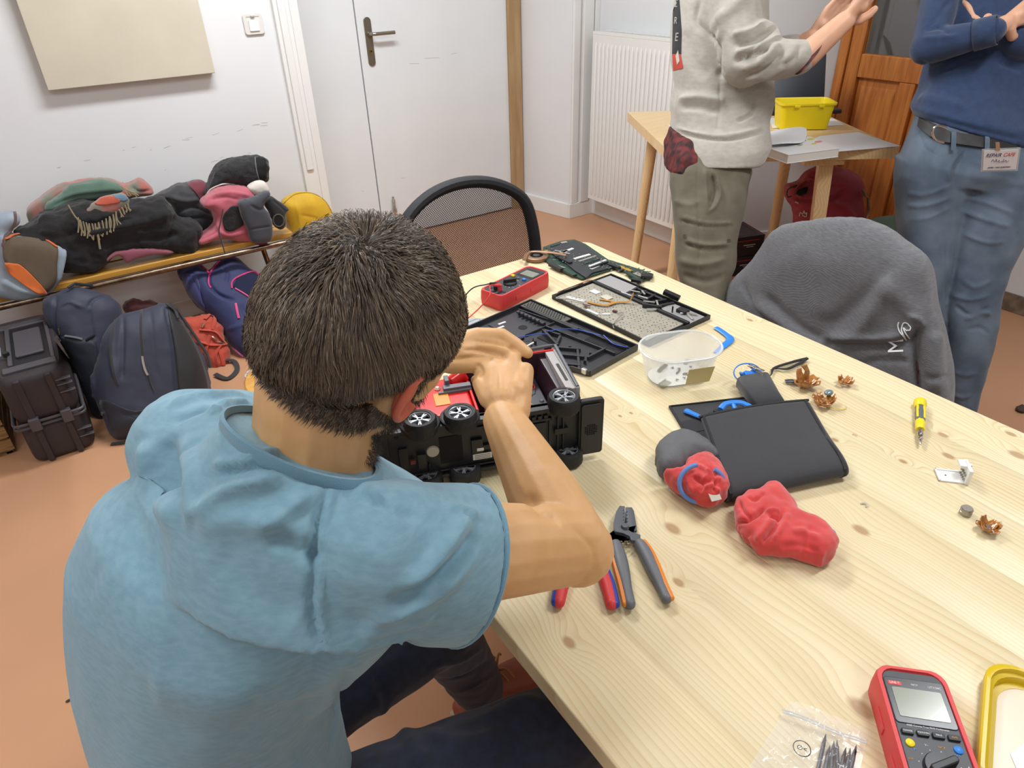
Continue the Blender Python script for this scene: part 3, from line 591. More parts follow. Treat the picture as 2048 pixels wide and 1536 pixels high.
# ---- motherboard with fan
def W(pts, z): return [(Zp(a, b, z).x, Zp(a, b, z).y) for a, b in pts]
mb = frame('motherboard', (0, 0, 0), 'green and black laptop motherboard on the far corner of the table', 'circuit board')
out = W([(1086, 494), (1122, 482), (1149, 479), (1171, 488), (1193, 503), (1216, 519), (1246, 528), (1278, 538), (1307, 548), (1306, 554), (1278, 565), (1256, 553), (1263, 546), (1231, 536), (1164, 558), (1128, 545), (1093, 523), (1085, 505)], 0.756)
G().prism(out, 0.7535, 0.7565).build('circuit_board', M_pcb, mb)
top = W([(1092, 495), (1122, 486), (1149, 481), (1168, 489), (1190, 505), (1212, 520), (1240, 529), (1262, 536), (1240, 540), (1226, 533), (1185, 544), (1172, 554), (1150, 540), (1128, 522), (1112, 512)], 0.762)
G().prism(top, 0.7568, 0.7605).build('cover_plate', mat('magnesium', '34363b', 0.45, 0.3, var=0.1, vscale=60, bump=0.1, bscale=200), mb, bevel=0.0008)
def strip(a, b, w_, z0, z1, mt, name, par, bevel=0.0006):
    A = Zp(*a, z1); B = Zp(*b, z1); d = B-A; return G().box(((A.x+B.x)/2, (A.y+B.y)/2, (z0+z1)/2), (d.length, w_, z1-z0), rz=math.atan2(d.y, d.x)).build(name, mt, par, bevel=bevel)
for a, b, w_, mt in (((1148, 517), (1180, 508), .010, 'w'), ((1158, 522), (1192, 511), .008, 's'), ((1168, 527), (1200, 516), .008, 'g'), ((1178, 532), (1212, 519), .007, 'w'), ((1182, 534), (1216, 522), .005, 'k'), ((1182, 537), (1202, 528), .009, 'l'), ((1115, 508), (1135, 500), .012, 's'), ((1126, 504), (1146, 496), .010, 'w'), ((1110, 500), (1140, 507), .006, 's'), ((1120, 514), (1142, 524), .012, 'k'), ((1100, 525), (1124, 537), .014, 'k'), ((1126, 536), (1150, 549), .016, 'g'), ((1115, 531), (1130, 536), .01, 's'), ((1250, 541), (1278, 557), .012, 'g'), ((1240, 532), (1262, 541), .012, 'y'), ((1282, 549), (1304, 550), .020, 'k'), ((1270, 545), (1290, 553), .016, 's'), ((1264, 556), (1284, 560), .014, 'k'), ((1100, 492), (1118, 487), .01, 'g'), ((1122, 485), (1134, 483), .012, 's'), ((1090, 500), (1100, 505), .014, 'y'), ((1216, 526), (1240, 534), .010, 'k')):
    mm_ = {'w': mat('white_slot', 'd8dcd8', 0.4), 's': M_silver, 'g': M_pcb, 'k': M_black, 'l': lb, 'y': mat('amber_tape', 'a8862a', 0.4)}[mt]
    strip(a, b, w_, 0.757, 0.7625 if mt != 'k' else 0.766, mm_, 'chip' if mt in 'ky' else 'slot', mb)
g = G(); rs = random.Random(9)
for i in range(150):
    a, b = rs.uniform(1090, 1300), 0; t = (a-1090)/210; b = rs.uniform(492+t*52, 520+t*38)
    p = Zp(a, b, 0.7575); 
    g.box((p.x, p.y, 0.7615), (rs.uniform(.002, .006), rs.uniform(.0015, .004), 0.002), rz=rs.random()*0.4)
g.build('small_component', mat('component', '8e9088', 0.4, 0.3), mb, kind='stuff')
fc = Zp(1073, 514, 0.757); fn = frame('cooling_fan', (fc.x, fc.y, T+0.002), 'round copper coloured cooling fan and heat pipe on the corner of the motherboard', 'fan', rz=0.3)
G().lathe([(0, 0), (0.034, 0), (0.036, 0.002), (0.036, 0.010), (0.032, 0.0115), (0.020, 0.0115), (0.019, 0.008), (0, 0.008)], (0, 0, 0), 36).build('fan_housing', mat('copper_dull', '8a6a50', 0.4, 0.4), fn, smooth=True)
G().lathe([(0, 0.012), (0.0105, 0.012), (0.012, 0.008), (0.012, 0.0)], (0, 0, 0), 24).build('hub', mat('hub_dark', '3b4048', 0.3), fn, smooth=True)
for k in range(18):
    if k == 0: bl = G().box((0.0155, 0, 0.0098), (0.008, 0.0008, 0.004), rz=0.5).build('blade', M_black, fn)
    else: o = bl.copy(); o.rotation_euler = (0, 0, 2*PI*k/18); COL.objects.link(o)
P1, P2, P3 = Zp(1060, 504, .766)-fn.location, Zp(1095, 504, .772)-fn.location, Zp(1132, 510, .768)-fn.location
G().tube(spline([Matrix.Rotation(-0.3, 3, 'Z') @ v for v in (Zp(1048, 520, .766)-fn.location, P1, P2, P3)], 6), 0.006, 8, flat=0.35).build('heat_pipe', MATS['copper_dull'], fn, smooth=True)
# ---- clear tub
tb = frame('plastic_tub', (Zp(1354, 752, T).x, Zp(1354, 752, T).y, T), 'clear plastic tub holding small black screws', 'tub')
TUBR = rt(-22); tb.scale = (1.05, 1.05, 1.0)
tb.rotation_euler = (0, 0, TUBR)
M_clear = mat('clear_plastic', 'eef1f2', 0.22, alpha=0.30, spec=0.7)
def oval(w_, h_, z, r): return [(x, y, z) for x, y in rrect(w_, h_, r, 9)]
rings = [oval(.122, .076, .0015, .036), oval(.130, .084, .002, .040), oval(.136, .090, .010, .043), oval(.160, .113, .070, .0545), oval(.166, .119, .0705, .0575), oval(.168, .121, .078, .0585), oval(.163, .116, .078, .056), oval(.157, .110, .070, .053), oval(.133, .087, .011, .0415), oval(.120, .074, .0032, .035)]
k = len(rings[0]); g = G().add([p for r in rings for p in r], [(i*k+j, i*k+(j+1) % k, (i+1)*k+(j+1) % k, (i+1)*k+j) for i in range(len(rings)-1) for j in range(k)] + [tuple(range(k-1, -1, -1)), tuple(range(9*k, 10*k))])
g.build('tub_body', M_clear, tb, smooth=True)
G().tube(oval(.168, .121, .0745, .0585), .0022, 6, closed=True).build('rim', mat('clear_rim', 'f4f6f6', 0.2, alpha=0.5), tb, smooth=True)
G().prism([(x*1.0, y) for x, y in rrect(.122, .078, .036, 6, 0.0, 0.0)], 0.0034, 0.0042).build('paper_liner', lb, tb)
G().loft([((0.02, -0.052, 0.012), (0.026, 0, 0), (0, -0.0006, 0)), ((0.024, -0.0555, 0.050), (0.028, 0, 0), (0, -0.0006, 0))], 8, 6).build('side_label', mat('label_tan', 'cdbb80', 0.6, alpha=0.8), tb)
tM = Matrix.Translation(tb.location) @ Matrix.Rotation(TUBR, 4, 'Z')
rs = random.Random(11); first = None
for i in range(13):
    p = tM @ Vector((rs.uniform(-.038, .045), rs.uniform(-.028, .026), 0.0042))
    if first is None:
        first = frame('screw', p, 'tiny black screw scattered on the bottom of the clear tub', 'screw', group='loose screws in the clear tub', rot=Quaternion((1, 0, 0), 1.2))
        G().cyl((0, 0, 0), (0, 0, 0.0014), 0.0024, n=10).build('head', M_black, first); G().cyl((0, 0, 0.001), (0, 0, 0.006), 0.001, n=8).build('shank', M_black, first); first.location.z += 0.0024; kids = [c for c in bpy.data.objects if c.parent == first]
    else:
        o = first.copy(); o.location = p + Vector((0, 0, 0.0024)); o.rotation_quaternion = Quaternion((rs.uniform(-1, 1), rs.uniform(-1, 1), 0), PI/2*rs.choice((0.9, 1.0)))
        COL.objects.link(o)
        for c in kids: q = c.copy(); q.parent = o; COL.objects.link(q)
def bit(name, px, py, z, build, mt, lab, cat, rz=0, **k):
    p = Zp(px, py, z); g = build(G()); g.xf(Matrix.Translation((p.x, p.y, z)) @ Matrix.Rotation(rz, 4, 'Z')); return g.build(name, mt, None, label=lab, cat=cat, **k)
bit('rubber_strip', 1325, 738, .7555, lambda g: g.tube([(-.016, 0, .002), (0, .001, .004), (.016, 0, .003)], .005, 8, flat=.4), M_black, 'short black rubber strip in the clear tub', 'plastic part', 0.3, smooth=True)
bit('metal_clip', 1372, 725, .7548, lambda g: g.box((0, 0, .001), (.018, .008, .0016)).box((0.008, 0, .003), (.002, .008, .004)), M_silver, 'small silver clip at the back of the clear tub', 'metal part', 0.5)
bit('metal_bracket', 1330, 768, .7548, lambda g: g.box((0, 0, .001), (.026, .014, .0014)).box((0.0, 0.007, .003), (.026, .0014, .004)).box((-.008, -.002, .0022), (.006, .004, .001)), M_silver, 'flat silver bracket at the front of the clear tub', 'metal part', 0.2)
# ---- blue pry tool beside the tub
A, B, C_ = Zp(1432, 655, .753), Zp(1461, 678, .754), Zp(1432, 706, .753)
g = G().tube(spline([A, (A+B)/2+Vector((.004, .003, 0)), B, (B+C_)/2, C_], 5), [.008]*8+[.009]*8+[.007]*5, 8, flat=.28)
g.build('pry_tool', M_blu, None, smooth=True, label='bent blue plastic pry tool beside the clear tub', cat='tool')
# ---- tweezers
p0, p1, p2 = Zp(1614, 719, .754), Zp(1540, 740, .754), Zp(1534, 757, .754)
tw = frame('tweezers', p0, 'black pointed tweezers near the far edge of the table', 'tweezers')
for p, off in ((p1, .016), (p2, -.016)):
    d = p-p0; n_ = Vector((-d.y, d.x, 0)).normalized()*off
    G().tube(spline([(0, 0, .003), d*0.3+n_*.6+Vector((0, 0, .003)), d*.68+n_+Vector((0, 0, .003)), d*.86+n_*.25+Vector((0, 0, .002)), d*1.0], 6), [.0040]*6+[.0036]*6+[.0034, .003, .0028, .0025, .002, .0018]+[.0016, .0014, .0012, .001, .0009, .0008, .0006], 8, flat=.6).build('arm', M_dark, tw, smooth=True)
# ---- bit screwdriver
a, b = Zp(1840, 803, .76), Zp(1839, 893, .755); d = (a-b); L_ = d.length
sd = frame('screwdriver', (b.x, b.y, .76), 'yellow and grey bit screwdriver lying on the right of the table', 'screwdriver', rot=Vector((d.x, d.y, 0)).to_track_quat('Z', 'Y'))
s_ = L_/0.16
G().lathe([(0, .156), (.009, .156), (.0118, .152), (.012, .142), (.0105, .138), (.0095, .13), (0, .13)], n=24).build('cap', M_yel, sd, smooth=True)
G().lathe([(.0090, .138), (.0085, .125), (.0095, .11), (.0092, .085), (.0085, .078), (0, .078)], n=8).build('grip', M_grey, sd, smooth=True)
for k_ in range(4): an = PI/4+k_*PI/2; G().cap((math.cos(an)*.0078, math.sin(an)*.0078, .087), (math.cos(an)*.0080, math.sin(an)*.0080, .128), .0025, n=8).build('grip_insert', M_yel, sd, smooth=True)
G().lathe([(0, .080), (.0082, .080), (.0088, .072), (.0082, .054), (.0068, .050), (0, .050)], n=20).build('collar', M_yel, sd, smooth=True)
G().lathe([(0, .052), (.0045, .052), (.0045, .040), (.0055, .039), (.0055, .032), (.0040, .031), (.0040, .024), (.0046, .023), (.0042, .018), (.0028, .017), (.0028, .006), (.0008, 0)], n=16).build('shaft', M_chrome, sd, smooth=True)
# ---- copper scraps: torn, bent shells
M_cop = mat('amber_shell', 'b87a34', 0.22, spec=0.7, coat=0.5, col2='8c5420', vscale=90)
def scrap(px, py, sz0, seed, lab, n=5, name='amber_shard'):
    sz = sz0*1.35; e = frame(name, Zp(px, py, T), lab, 'scrap'); rs = random.Random(seed)
    for i in range(n):
        a = 2*PI*i/n+rs.uniform(-.3, .3); w0 = sz*rs.uniform(.5, .8); h = sz*rs.uniform(.5, 1.0); g = G(); vs = []
        for r in range(5):
            t = r/4; rad = sz*(.25+.5*t+.1*math.sin(3*t*rs.random())); z = .0015+h*t*t*.9 if i % 2 else .0015+h*.6*t; ww = w0*(1-.55*t)*(1+.2*rs.uniform(-1, 1))
            for s in (-1, -.33, .33, 1): an = a+s*ww/max(rad, .003)*.8; vs.append((rad*math.cos(an), rad*math.sin(an), z+.18*sz*abs(s)+rs.uniform(0, .0012)))
        g.add(vs, [(r*4+c, r*4+c+1, r*4+c+5, r*4+c+4) for r in range(4) for c in range(3)]); g.build('shell_flake', M_cop, e, smooth=True, solid=.0012)
    return e
e = scrap(1610, 775, .024, 3, 'tall torn amber shard with a dark curved tab', 5); q = Zp(1578, 768, T)-e.location
G().tube(spline([q+Vector((-.006, .006, .006)), q+Vector((.004, -.002, .007)), q+Vector((.016, -.014, .004)), Vector((0, 0, .005))], 6), [.006]*6+[.0065]*6+[.004]*7, 8, flat=.5).build('dark_tab', mat('dark_gloss', '3a3e48', 0.2), e, smooth=True)
G().tube([(0, 0, .002), (-.002, .002, .04), (-.006, .01, .052)], [.009, .006, .008], 6, flat=.4).build('stem', M_cop, e, smooth=True)
e = scrap(1645, 812, .021, 8, 'torn amber shard with a small lens, nearest the tool pouch', 6); q = Zp(1655, 795, T+.01)-e.location
G().ball(q+Vector((0, 0, .012)), (.011, .008, .005), nu=18, nv=10).build('lens', mat('lens_grey', '6f8086', 0.1, coat=0.6), e, smooth=True)
G().tube(spline([(0, -.012, .003), (.004, -.022, .006), (.012, -.03, .003), (.026, -.034, .002), (.036, -.028, .002)], 6), .0006, 5).build('yellow_thread', M_yel, e)
scrap(1688, 770, .016, 12, 'small torn amber shard farthest right of the shards by the tweezers', 4)
e = scrap(1973, 1062, .0155, 21, 'torn amber shard beside the ribbed metal cap', 6); G().ball((-.004, -.008, .006), (.004, .003, .003)).build('white_bead', M_whitepl, e, smooth=True)
G().box((0, 0, .008), (.008, .006, .003), rz=.6).build('chip', M_chrome, e)
# ---- metal cap
g = G().lathe([(0, .0), (.0085, 0), (.0092, .002), (.0092, .006), (.0086, .0065), (.0086, .0075), (.0092, .008), (.0092, .012), (.0080, .0135), (.003, .0135), (0, .0135)], (0, 0, 0), 24)
p = Zp(1930, 1028, T); g.xf(Matrix.Translation(p)); g.build('ribbed_cap', mat('dull_nickel', 'a6a096', 0.35, 0.85), None, smooth=True, label='small ribbed metal cap near the right edge of the frame', cat='metal part')
# ---- white adapter
ad = frame('adapter_board', Zp(1905, 955, T), 'small white plastic adapter with an upright socket, right side of table', 'adapter', rz=rt(-48))
G().bx(-.026, .018, -.016, .016, 0, .003).bx(-.026, .018, .013, .016, 0, .005).bx(-.026, -.023, -.016, .016, 0, .005).build('base_plate', M_whitepl, ad, bevel=.0006)
G().bx(.014, .020, -.018, .018, 0, .030).bx(.004, .016, -.004, .016, .024, .030).bx(.016, .026, .006, .012, .022, .026).build('upright_socket', M_whitepl, ad, bevel=.0008)
g = G()
for i in range(4):
    for j in range(2): g.box((.0125, -.010+i*.006, .007+j*.008), (.003, .0025, .004))
g.build('contact', M_silver, ad, kind='stuff'); G().cyl((-.012, 0, .0031), (-.012, 0, .0035), .0014, n=8).build('hole', MATS['hole_black'], ad)
# ---- crumbs
for px, py, c, lab, s_ in ((1732, 1015, 'b0aa9c', 'tiny silver clip on the bare table right of the red glove', .006), (1711, 873, 'c9a890', 'tiny pink scrap on the table beyond the pouch', .004)):
    g = G().tube(spline([(0, 0, .001), (s_, s_*.4, .003), (s_*.6, s_*1.4, .002), (0, s_*1.6, .001)], 5), s_*.25, 6, flat=.5); p = Zp(px, py, T); g.xf(Matrix.Translation(p)); g.build('scrap_piece', mat('crumb_'+c, c, .5), None, smooth=True, label=lab, cat='scrap')
# ================================================================= POUCH, GLOVES, PLIERS, BAG, LID, TOY TRUCK
M_nyl = mat('black_nylon', '26272b', 0.75, bump=0.25, bscale=900, sheen=0.2, var=0.06, vscale=30)
HA, HB = Vector((.772, .536, 0)), Vector((.990, .462, 0))
pz = rt(-19.2)
po = frame('tool_pouch', (HA.x, HA.y, T), 'black nylon tool pouch folded over, with blue tools inside', 'tool pouch', rz=pz)
# flap: section curls from the base, round the fold, back over the top
sec = [(.165, .0035), (.10, .0035), (.05, .003), (.015, .003), (.0, .006), (-.006, .014), (-.003, .024), (.008, .030), (.03, .033), (.08, .036), (.13, .040), (.172, .043), (.188, .044)]
def flap_x(t, u):   # t along the section, u across the fold; the free edge leans to the right
    y, z = sec[t]; sk = .0 if t < 6 else -(y)*.30
    ux = -.004+.236*u; return (ux-.17*y if False else ux + (.05*max(0, y)/.19 if t >= 6 else 0), y, z + (.004*math.sin(u*PI) if t > 7 else 0) - (.008*u*u if t > 8 else 0))
nu = 14; g = G(); sp = [flap_x(t, u/nu) for t in range(len(sec)) for u in range(nu+1)]
g.add(sp, [(t*(nu+1)+u, t*(nu+1)+u+1, (t+1)*(nu+1)+u+1, (t+1)*(nu+1)+u) for t in range(len(sec)-1) for u in range(nu)])
fl = g.build('flap', M_nyl, po, smooth=True, solid=.0028, sub=1)
for u in (.035, .965):
    G().tube([flap_x(t, u)[:2]+(flap_x(t, u)[2]+(.0016 if t > 5 else -.001),) for t in range(len(sec))], .0035, 6, flat=.25).build('edge_binding', mat('binding', '1b1c20', 0.7, bump=.2, bscale=700), po, smooth=True)
G().tube([(flap_x(12, u/8)[0], .189, flap_x(12, u/8)[2]) for u in range(9)], .003, 6).build('edge_binding', MATS['binding'], po, smooth=True)
g = G().prism([(.005, .02), (.215, .02), (.235, .27), (.036, .292)], .0012, .0042); g.build('base_panel', M_nyl, po, bevel=.001)
G().tube([(.007, .05, .004), (.038, .290, .005), (.20, .273, .005)], .0025, 6).build('edge_binding', MATS['binding'], po)
G().bx(.03, .20, .195, .235, .004, .0055).build('elastic_strap', MATS['binding'], po, bevel=.0008)
# raised side pocket
pk = G().loft([((.215, .205, .016), (.030, -.004, 0), (0, .0, .013)), ((.222, .245, .018), (.031, -.004, 0), (0, 0, .014)), ((.232, .305, .022), (.034, -.004, .002), (0, 0, .016))], 20, 4.5, cap=False)
pk.build('side_pocket', M_nyl, po, smooth=True, solid=.002)
pm = Matrix.Translation((HA.x, HA.y, T)) @ Matrix.Rotation(pz, 4, 'Z')
def inp(name, lab, cat, pos, rz=0, rot=None):
    return frame(name, pm @ Vector(pos), lab, cat, rz=pz+rz, rot=rot)
e = inp('spudger', 'blue handled opening tool lying in the left corner of the pouch', 'tool', (.058, .262, .0045), rt(-62))
G().tube(spline([(0, 0, .004), (.02, 0, .005), (.04, 0, .0055)], 4), [.0072]*3+[.0062]*3+[.005]*3, 8, flat=.6).build('tip', M_blu, e, smooth=True)
G().cyl((.038, 0, .0055), (.055, 0, .0055), .0058, n=12).build('collar', M_black, e, smooth=True); G().cyl((.055, 0, .0055), (.078, 0, .0055), .0062, n=12).build('grip', M_blu, e, smooth=True)
e = inp('hand_clamp', 'blue and black tool half under the pouch flap', 'tool', (.135, .225, .006), rt(-12))
G().tube(spline([(-.02, 0, .016), (-.005, .012, .02), (.025, .012, .020), (.048, -.01, .016)], 6), .0065, 8, flat=.6).build('frame', M_blu, e, smooth=True)
G().cyl((-.008, -.012, .014), (.022, -.014, .014), .0062, n=12).build('barrel', M_black, e, smooth=True); G().cyl((.008, -.02, .014), (.008, .012, .018), .005, n=10).build('post', M_blu, e, smooth=True)
for i, (x, y, a) in enumerate(((.095, .215, .5), (.115, .222, .9), (.078, .205, .2))):
    e = inp('driver_bit', ('dark tool end showing between the two blue tools', 'dark curved tool end beside the blue clamp', 'dark tool end nearest the spudger')[i], 'tool', (x, y, .0045), a)
    G().cap((0, -.008, .007), (.006, .012, .009), .0065, .0055, 12).build('body', M_dark, e, smooth=True)
e = inp('wrist_strap', 'coiled blue wrist strap cord with a metal crocodile clip in the pouch pocket', 'cable', (.232, .308, .02))
pts = [(-.018+.0012*i, .006+.0125*math.sin(i*1.35), .010+.006*math.cos(i*1.35)) for i in range(36)]
G().tube(pts, .003, 6).build('coil', M_blu, e, smooth=True)
G().tube([(-.004+.031*math.cos(t), .012+.019*math.sin(t), .012+.012*math.sin(t)) for t in np.linspace(0, 2*PI, 30)], .0014, 6).build('wire_loop', M_blu, e, smooth=True)
g = G().box((.010, .006, .020), (.007, .040, .003), R=Matrix.Rotation(.35, 3, 'Z') @ Matrix.Rotation(.12, 3, 'X')).box((.010, .006, .0255), (.006, .040, .002), R=Matrix.Rotation(.35, 3, 'Z') @ Matrix.Rotation(-.10, 3, 'X')).cyl((.005, .006, .023), (.015, .009, .023), .004, n=12)
g.build('crocodile_clip', M_chrome, e, bevel=.0008)
# ---- gloves
M_knit = mat('red_knit', 'c93a38', 0.85, sheen=.4, bump=.35, bscale=1400, var=.08, vscale=25)
M_palm = mat('grey_latex', '5a5b5e', 0.6, bump=.5, bscale=700)
M_cord = mat('blue_cord', '5f86c4', 0.7, bump=.2, bscale=900)
gl = frame('work_glove', Zp(1395, 950, T), 'rolled grey and red work glove tucked against the pouch', 'glove')
o0 = gl.location
PADL = []
cc = Zp(1400, 966, T+.040)-o0
def arc(c, r1, r2, t0, t1, k=18, tilt=0): return [c + CR*(r1*math.cos(t)) + (CU*.75+Vector((0, 0, .0)))*(r2*math.sin(t)) + (-FW)*.006 for t in np.linspace(t0, t1, k)]
G().tube(arc(cc, .036, .042, rt(100), rt(310)), .0038, 8).build('edge_cord', M_cord, gl, smooth=True)
G().tube(arc(cc+CR*.006, .032, .036, rt(-75), rt(60)), .0038, 8).build('edge_cord', M_cord, gl, smooth=True)
G().box(Zp(1430, 993, T+.040)-o0, (.018, .014, .0012), R=Matrix.Rotation(-.3, 3, 'Z') @ Matrix.Rotation(.5, 3, 'X')).build('care_tag', mat('care_tag', 'c9c6b8', .8), gl)
g2_ = frame('work_glove', Zp(1570, 1055, T), 'red knitted work glove lying crumpled in front of the pouch', 'glove'); o0 = g2_.location
# ---- grey and orange crimping pliers
pl = frame('crimping_pliers', (0, 0, 0), 'grey crimping pliers with orange trimmed handles on the bare table', 'pliers')
M_tool = mat('tool_steel', '585c62', .42, .35, bump=.05, bscale=300)
def wp(pts, z): return [(q.x, q.y) for q in (Zp(a, b, z) for a, b in pts)]
G().prism(wp([(1239, 1012), (1250, 1013), (1249, 1020), (1252, 1030), (1249, 1048), (1252, 1056), (1262, 1064), (1281, 1070), (1281, 1079), (1276, 1083), (1262, 1081), (1259, 1073), (1246, 1067), (1231, 1064), (1227, 1056), (1227, 1045), (1232, 1024)], T+.015), T+.009, T+.016).build('jaw', M_tool, pl, bevel=.0008)
G().prism(wp([(1251, 1013), (1264, 1013), (1268, 1020), (1273, 1050), (1274, 1060), (1250, 1060), (1228, 1060), (1218, 1068), (1220, 1080), (1233, 1082), (1240, 1078), (1247, 1072), (1262, 1072), (1250, 1050), (1252, 1030)], T+.010), T+.004, T+.0088).build('jaw', M_tool, pl, bevel=.0008)
pc = Zp(1250, 1054, T+.016); G().lathe([(0, .0215), (.005, .0215), (.0066, .019), (.0066, .016)], (pc.x, pc.y, T-.0015), 20).build('pivot', M_tool, pl, smooth=True)
for i in range(10): 
    q = Zp(1247+(i % 2)*7, 1020+i*3.3, T+.0165); o = G().cyl((q.x, q.y, T+.0155), (q.x, q.y, T+.0163), .0009, n=8).build('die_notch', MATS['hole_black'], pl)
sp = Zp(1250, 1090, T+.008)
for dx in (-6, 5): q = Zp(1250+dx, 1088, T+.009); G().tube([(q.x+.003*math.cos(t*1.2), q.y-.010+.0012*t, q.z+.003*math.sin(t*1.2)) for t in range(16)], .0008, 6).build('spring', M_chrome, pl, smooth=True)
def handle(pts, orange, rr, zt=.011):
    P = spline([Zp(a, b, T+zt) for a, b in pts], 6); n_ = len(P); R_ = [rr*(.75+.35*math.sin(PI*min(1, i/(n_-1)*1.3))) for i in range(n_)]
    h = G().tube(P, R_, 10, flat=.9).ball(P[-1], R_[-1]*.98).build('handle', mat('handle_grey', '66696e', .5), pl, smooth=True)
    Q = [p + orange*rr*.62 for p in P]; G().tube(Q, [r*.62 for r in R_], 8).ball(Q[-1], R_[-1]*.6).build('handle_trim', M_orange, pl, smooth=True)
sd_ = (Zp(1200, 1150, T)-Zp(1260, 1150, T)).normalized()
handle([(1230, 1085), (1238, 1115), (1249, 1160), (1260, 1208)], sd_, .0108)
handle([(1277, 1084), (1292, 1108), (1314, 1155), (1333, 1197)], -sd_+Vector((0, 0, .2)), .0105)
# ---- red and blue pliers under the elbow
p2 = frame('combination_pliers', (0, 0, 0), 'red and blue handled pliers partly hidden under the bent elbow', 'pliers')
for pts, s_ in (([(1172, 1080), (1196, 1125), (1212, 1165), (1223, 1208)], 1), ([(1160, 1080), (1140, 1130), (1125, 1170), (1118, 1204)], -1)):
    P = spline([Zp(a, b, T+.010) for a, b in pts], 6); R_ = [.0085+.0015*math.sin(i/len(P)*PI) for i in range(len(P))]
    G().tube(P, R_, 10).ball(P[-1], R_[-1]).build('grip', M_red, p2, smooth=True)
    Q = [p - sd_*.0048*s_ for p in P]; G().tube(Q, [r*.8 for r in R_], 8).ball(Q[-1], R_[-1]*.78).build('grip_side', mat('deep_blue', '2c3f9c', .45), p2, smooth=True)
G().prism(wp([(1156, 1084), (1150, 1065), (1158, 1045), (1166, 1025), (1172, 1045), (1180, 1065), (1176, 1084)], T+.012), T+.004, T+.015).build('jaw', M_tool, p2, bevel=.001)
# ---- zip bag of drill bits
zb = frame('zip_bag', Zp(1640, 1480, T), 'clear zip bag of dark drill bits at the bottom edge of the frame', 'bag'); o0 = zb.location
A, B, Cc, Dd = Zp(1580, 1405, T), Zp(1737, 1467, T), Zp(1700, 1620, T), Zp(1470, 1580, T)
nn = 40; 
def sheet(z0, seed, up=1):
    vs = []
    for i in range(nn+1):
        for j in range(nn+1):
            u, v = i/nn, j/nn; p = A*(1-u)*(1-v)+B*u*(1-v)+Cc*u*v+Dd*(1-u)*v - o0
            edge = min(1, 5*min(u, 1-u, v+.1, 1-v)); q = Vector((u*6, v*6, seed)); r_ = abs(noise.noise(q))+.5*abs(noise.noise(q*2.7))+.3*abs(noise.noise(q*6))
            vs.append((p.x, p.y, z0+edge*(up*.007+r_*.010*up+.0006)))
    return G().add(vs, [(i*(nn+1)+j, i*(nn+1)+j+1, (i+1)*(nn+1)+j+1, (i+1)*(nn+1)+j) for i in range(nn) for j in range(nn)])
M_film = mat('clear_film', 'ffffff', 0.08, alpha=0.13, spec=1.0, coat=1.0)
sheet(.0015, 3.1).build('film_front', M_film, zb, smooth=True); sheet(.0006, 9.0, .1).build('film_back', M_film, zb, smooth=True)
a_, b_ = A*.83+Dd*.17-o0, B*.80+Cc*.20-o0
for dz in (0, .0028): G().tube([a_*(1-t)+b_*t+Vector((dz*.8, dz, .008+.002*math.sin(t*7))) for t in np.linspace(0, 1, 14)], .0009, 6).build('zip_strip', mat('zip_strip', 'd6dce4', .2, alpha=.6), zb, smooth=True)
cq = Zp(1604, 1497, T+.012)-o0; G().tube([cq+Vector((.0095*math.cos(t), .0095*math.sin(t), 0)) for t in np.linspace(0, 2*PI, 28, endpoint=False)], .0005, 5, closed=True).build('print_ring', mat('print_black', '15151a', .5), zb)
text('print_mark', '\u00D8<', .008, MATS['print_black'], zb, Matrix.Translation(cq) @ Matrix.Rotation(rt(-60), 4, 'Z'))
rs = random.Random(2); first = None
for i, (px, py, px2, py2) in enumerate(((1652, 1468, 1636, 1540), (1668, 1482, 1662, 1545), (1674, 1480, 1676, 1550), (1692, 1494, 1680, 1550), (1701, 1496, 1690, 1555), (1713, 1490, 1700, 1545), (1660, 1490, 1650, 1545))):
    a1, b1 = Zp(px, py, T+.005), Zp(px2, py2, T+.004); d = b1-a1
    e = frame('drill_bit', a1, ('dark pointed drill bit at the left end of the bundle in the zip bag', 'second dark drill bit from the left in the zip bag', 'middle dark drill bit in the zip bag', 'reddish dark drill bit right of the middle in the zip bag', 'thin dark drill bit second from the right in the zip bag', 'dark drill bit at the right end of the bundle in the zip bag', 'short dark drill bit lying low in the bundle in the zip bag')[i], 'drill bit', group='drill bits in the zip bag', rot=d.to_track_quat('Z', 'Y'))
    r_ = .0022
    G().tube([(0, 0, 0), (.0, 0, .008), (0, 0, .02), (0, 0, d.length)], [.0003, r_*.8, r_, r_], 8).build('shank', mat('bit_dark', '24222c', .3, .6), e, smooth=True)
    G().tube([(r_*.9*math.cos(t*.9), r_*.9*math.sin(t*.9), .008+t*.0016) for t in range(22)], .0005, 5).build('flute', MATS['bit_dark'], e, smooth=True)
# ---- yellow lid with a white sheet in it
ly = frame('box_lid', (0, 0, T), 'yellow plastic lid with white card in it at the right corner of the frame', 'lid', rz=rt(23))
M_yt = mat('yellow_translucent', 'd6b814', .3, alpha=.93)
ly.location = (.757, -.010, T)
g = G(); rr_ = [[(x, y, z) for x, y in rrect(.20+w_, .235+w_, .035, 7, 0, 0)] for w_, z in ((0, .002), (.002, .018), (-.002, .020), (-.010, .020), (-.012, .014), (-.020, .013), (-.022, .004), (-.034, .0035))]
k = len(rr_[0]); g.add([p for r in rr_ for p in r], [(i*k+j, i*k+(j+1) % k, (i+1)*k+(j+1) % k, (i+1)*k+j) for i in range(7) for j in range(k)]); g.build('rim', M_yt, ly, smooth=True)
G().prism(rrect(.168, .205, .02, 6), .0015, .003).build('panel', mat('lid_panel', 'dcc8b0', .3), ly)
G().prism([(-.08, -.1), (.07, -.1), (.07, .03), (-.02, .085), (-.08, .06)], .0032, .0040).build('white_card', mat('white_card', 'dfe4ee', .4), ly)
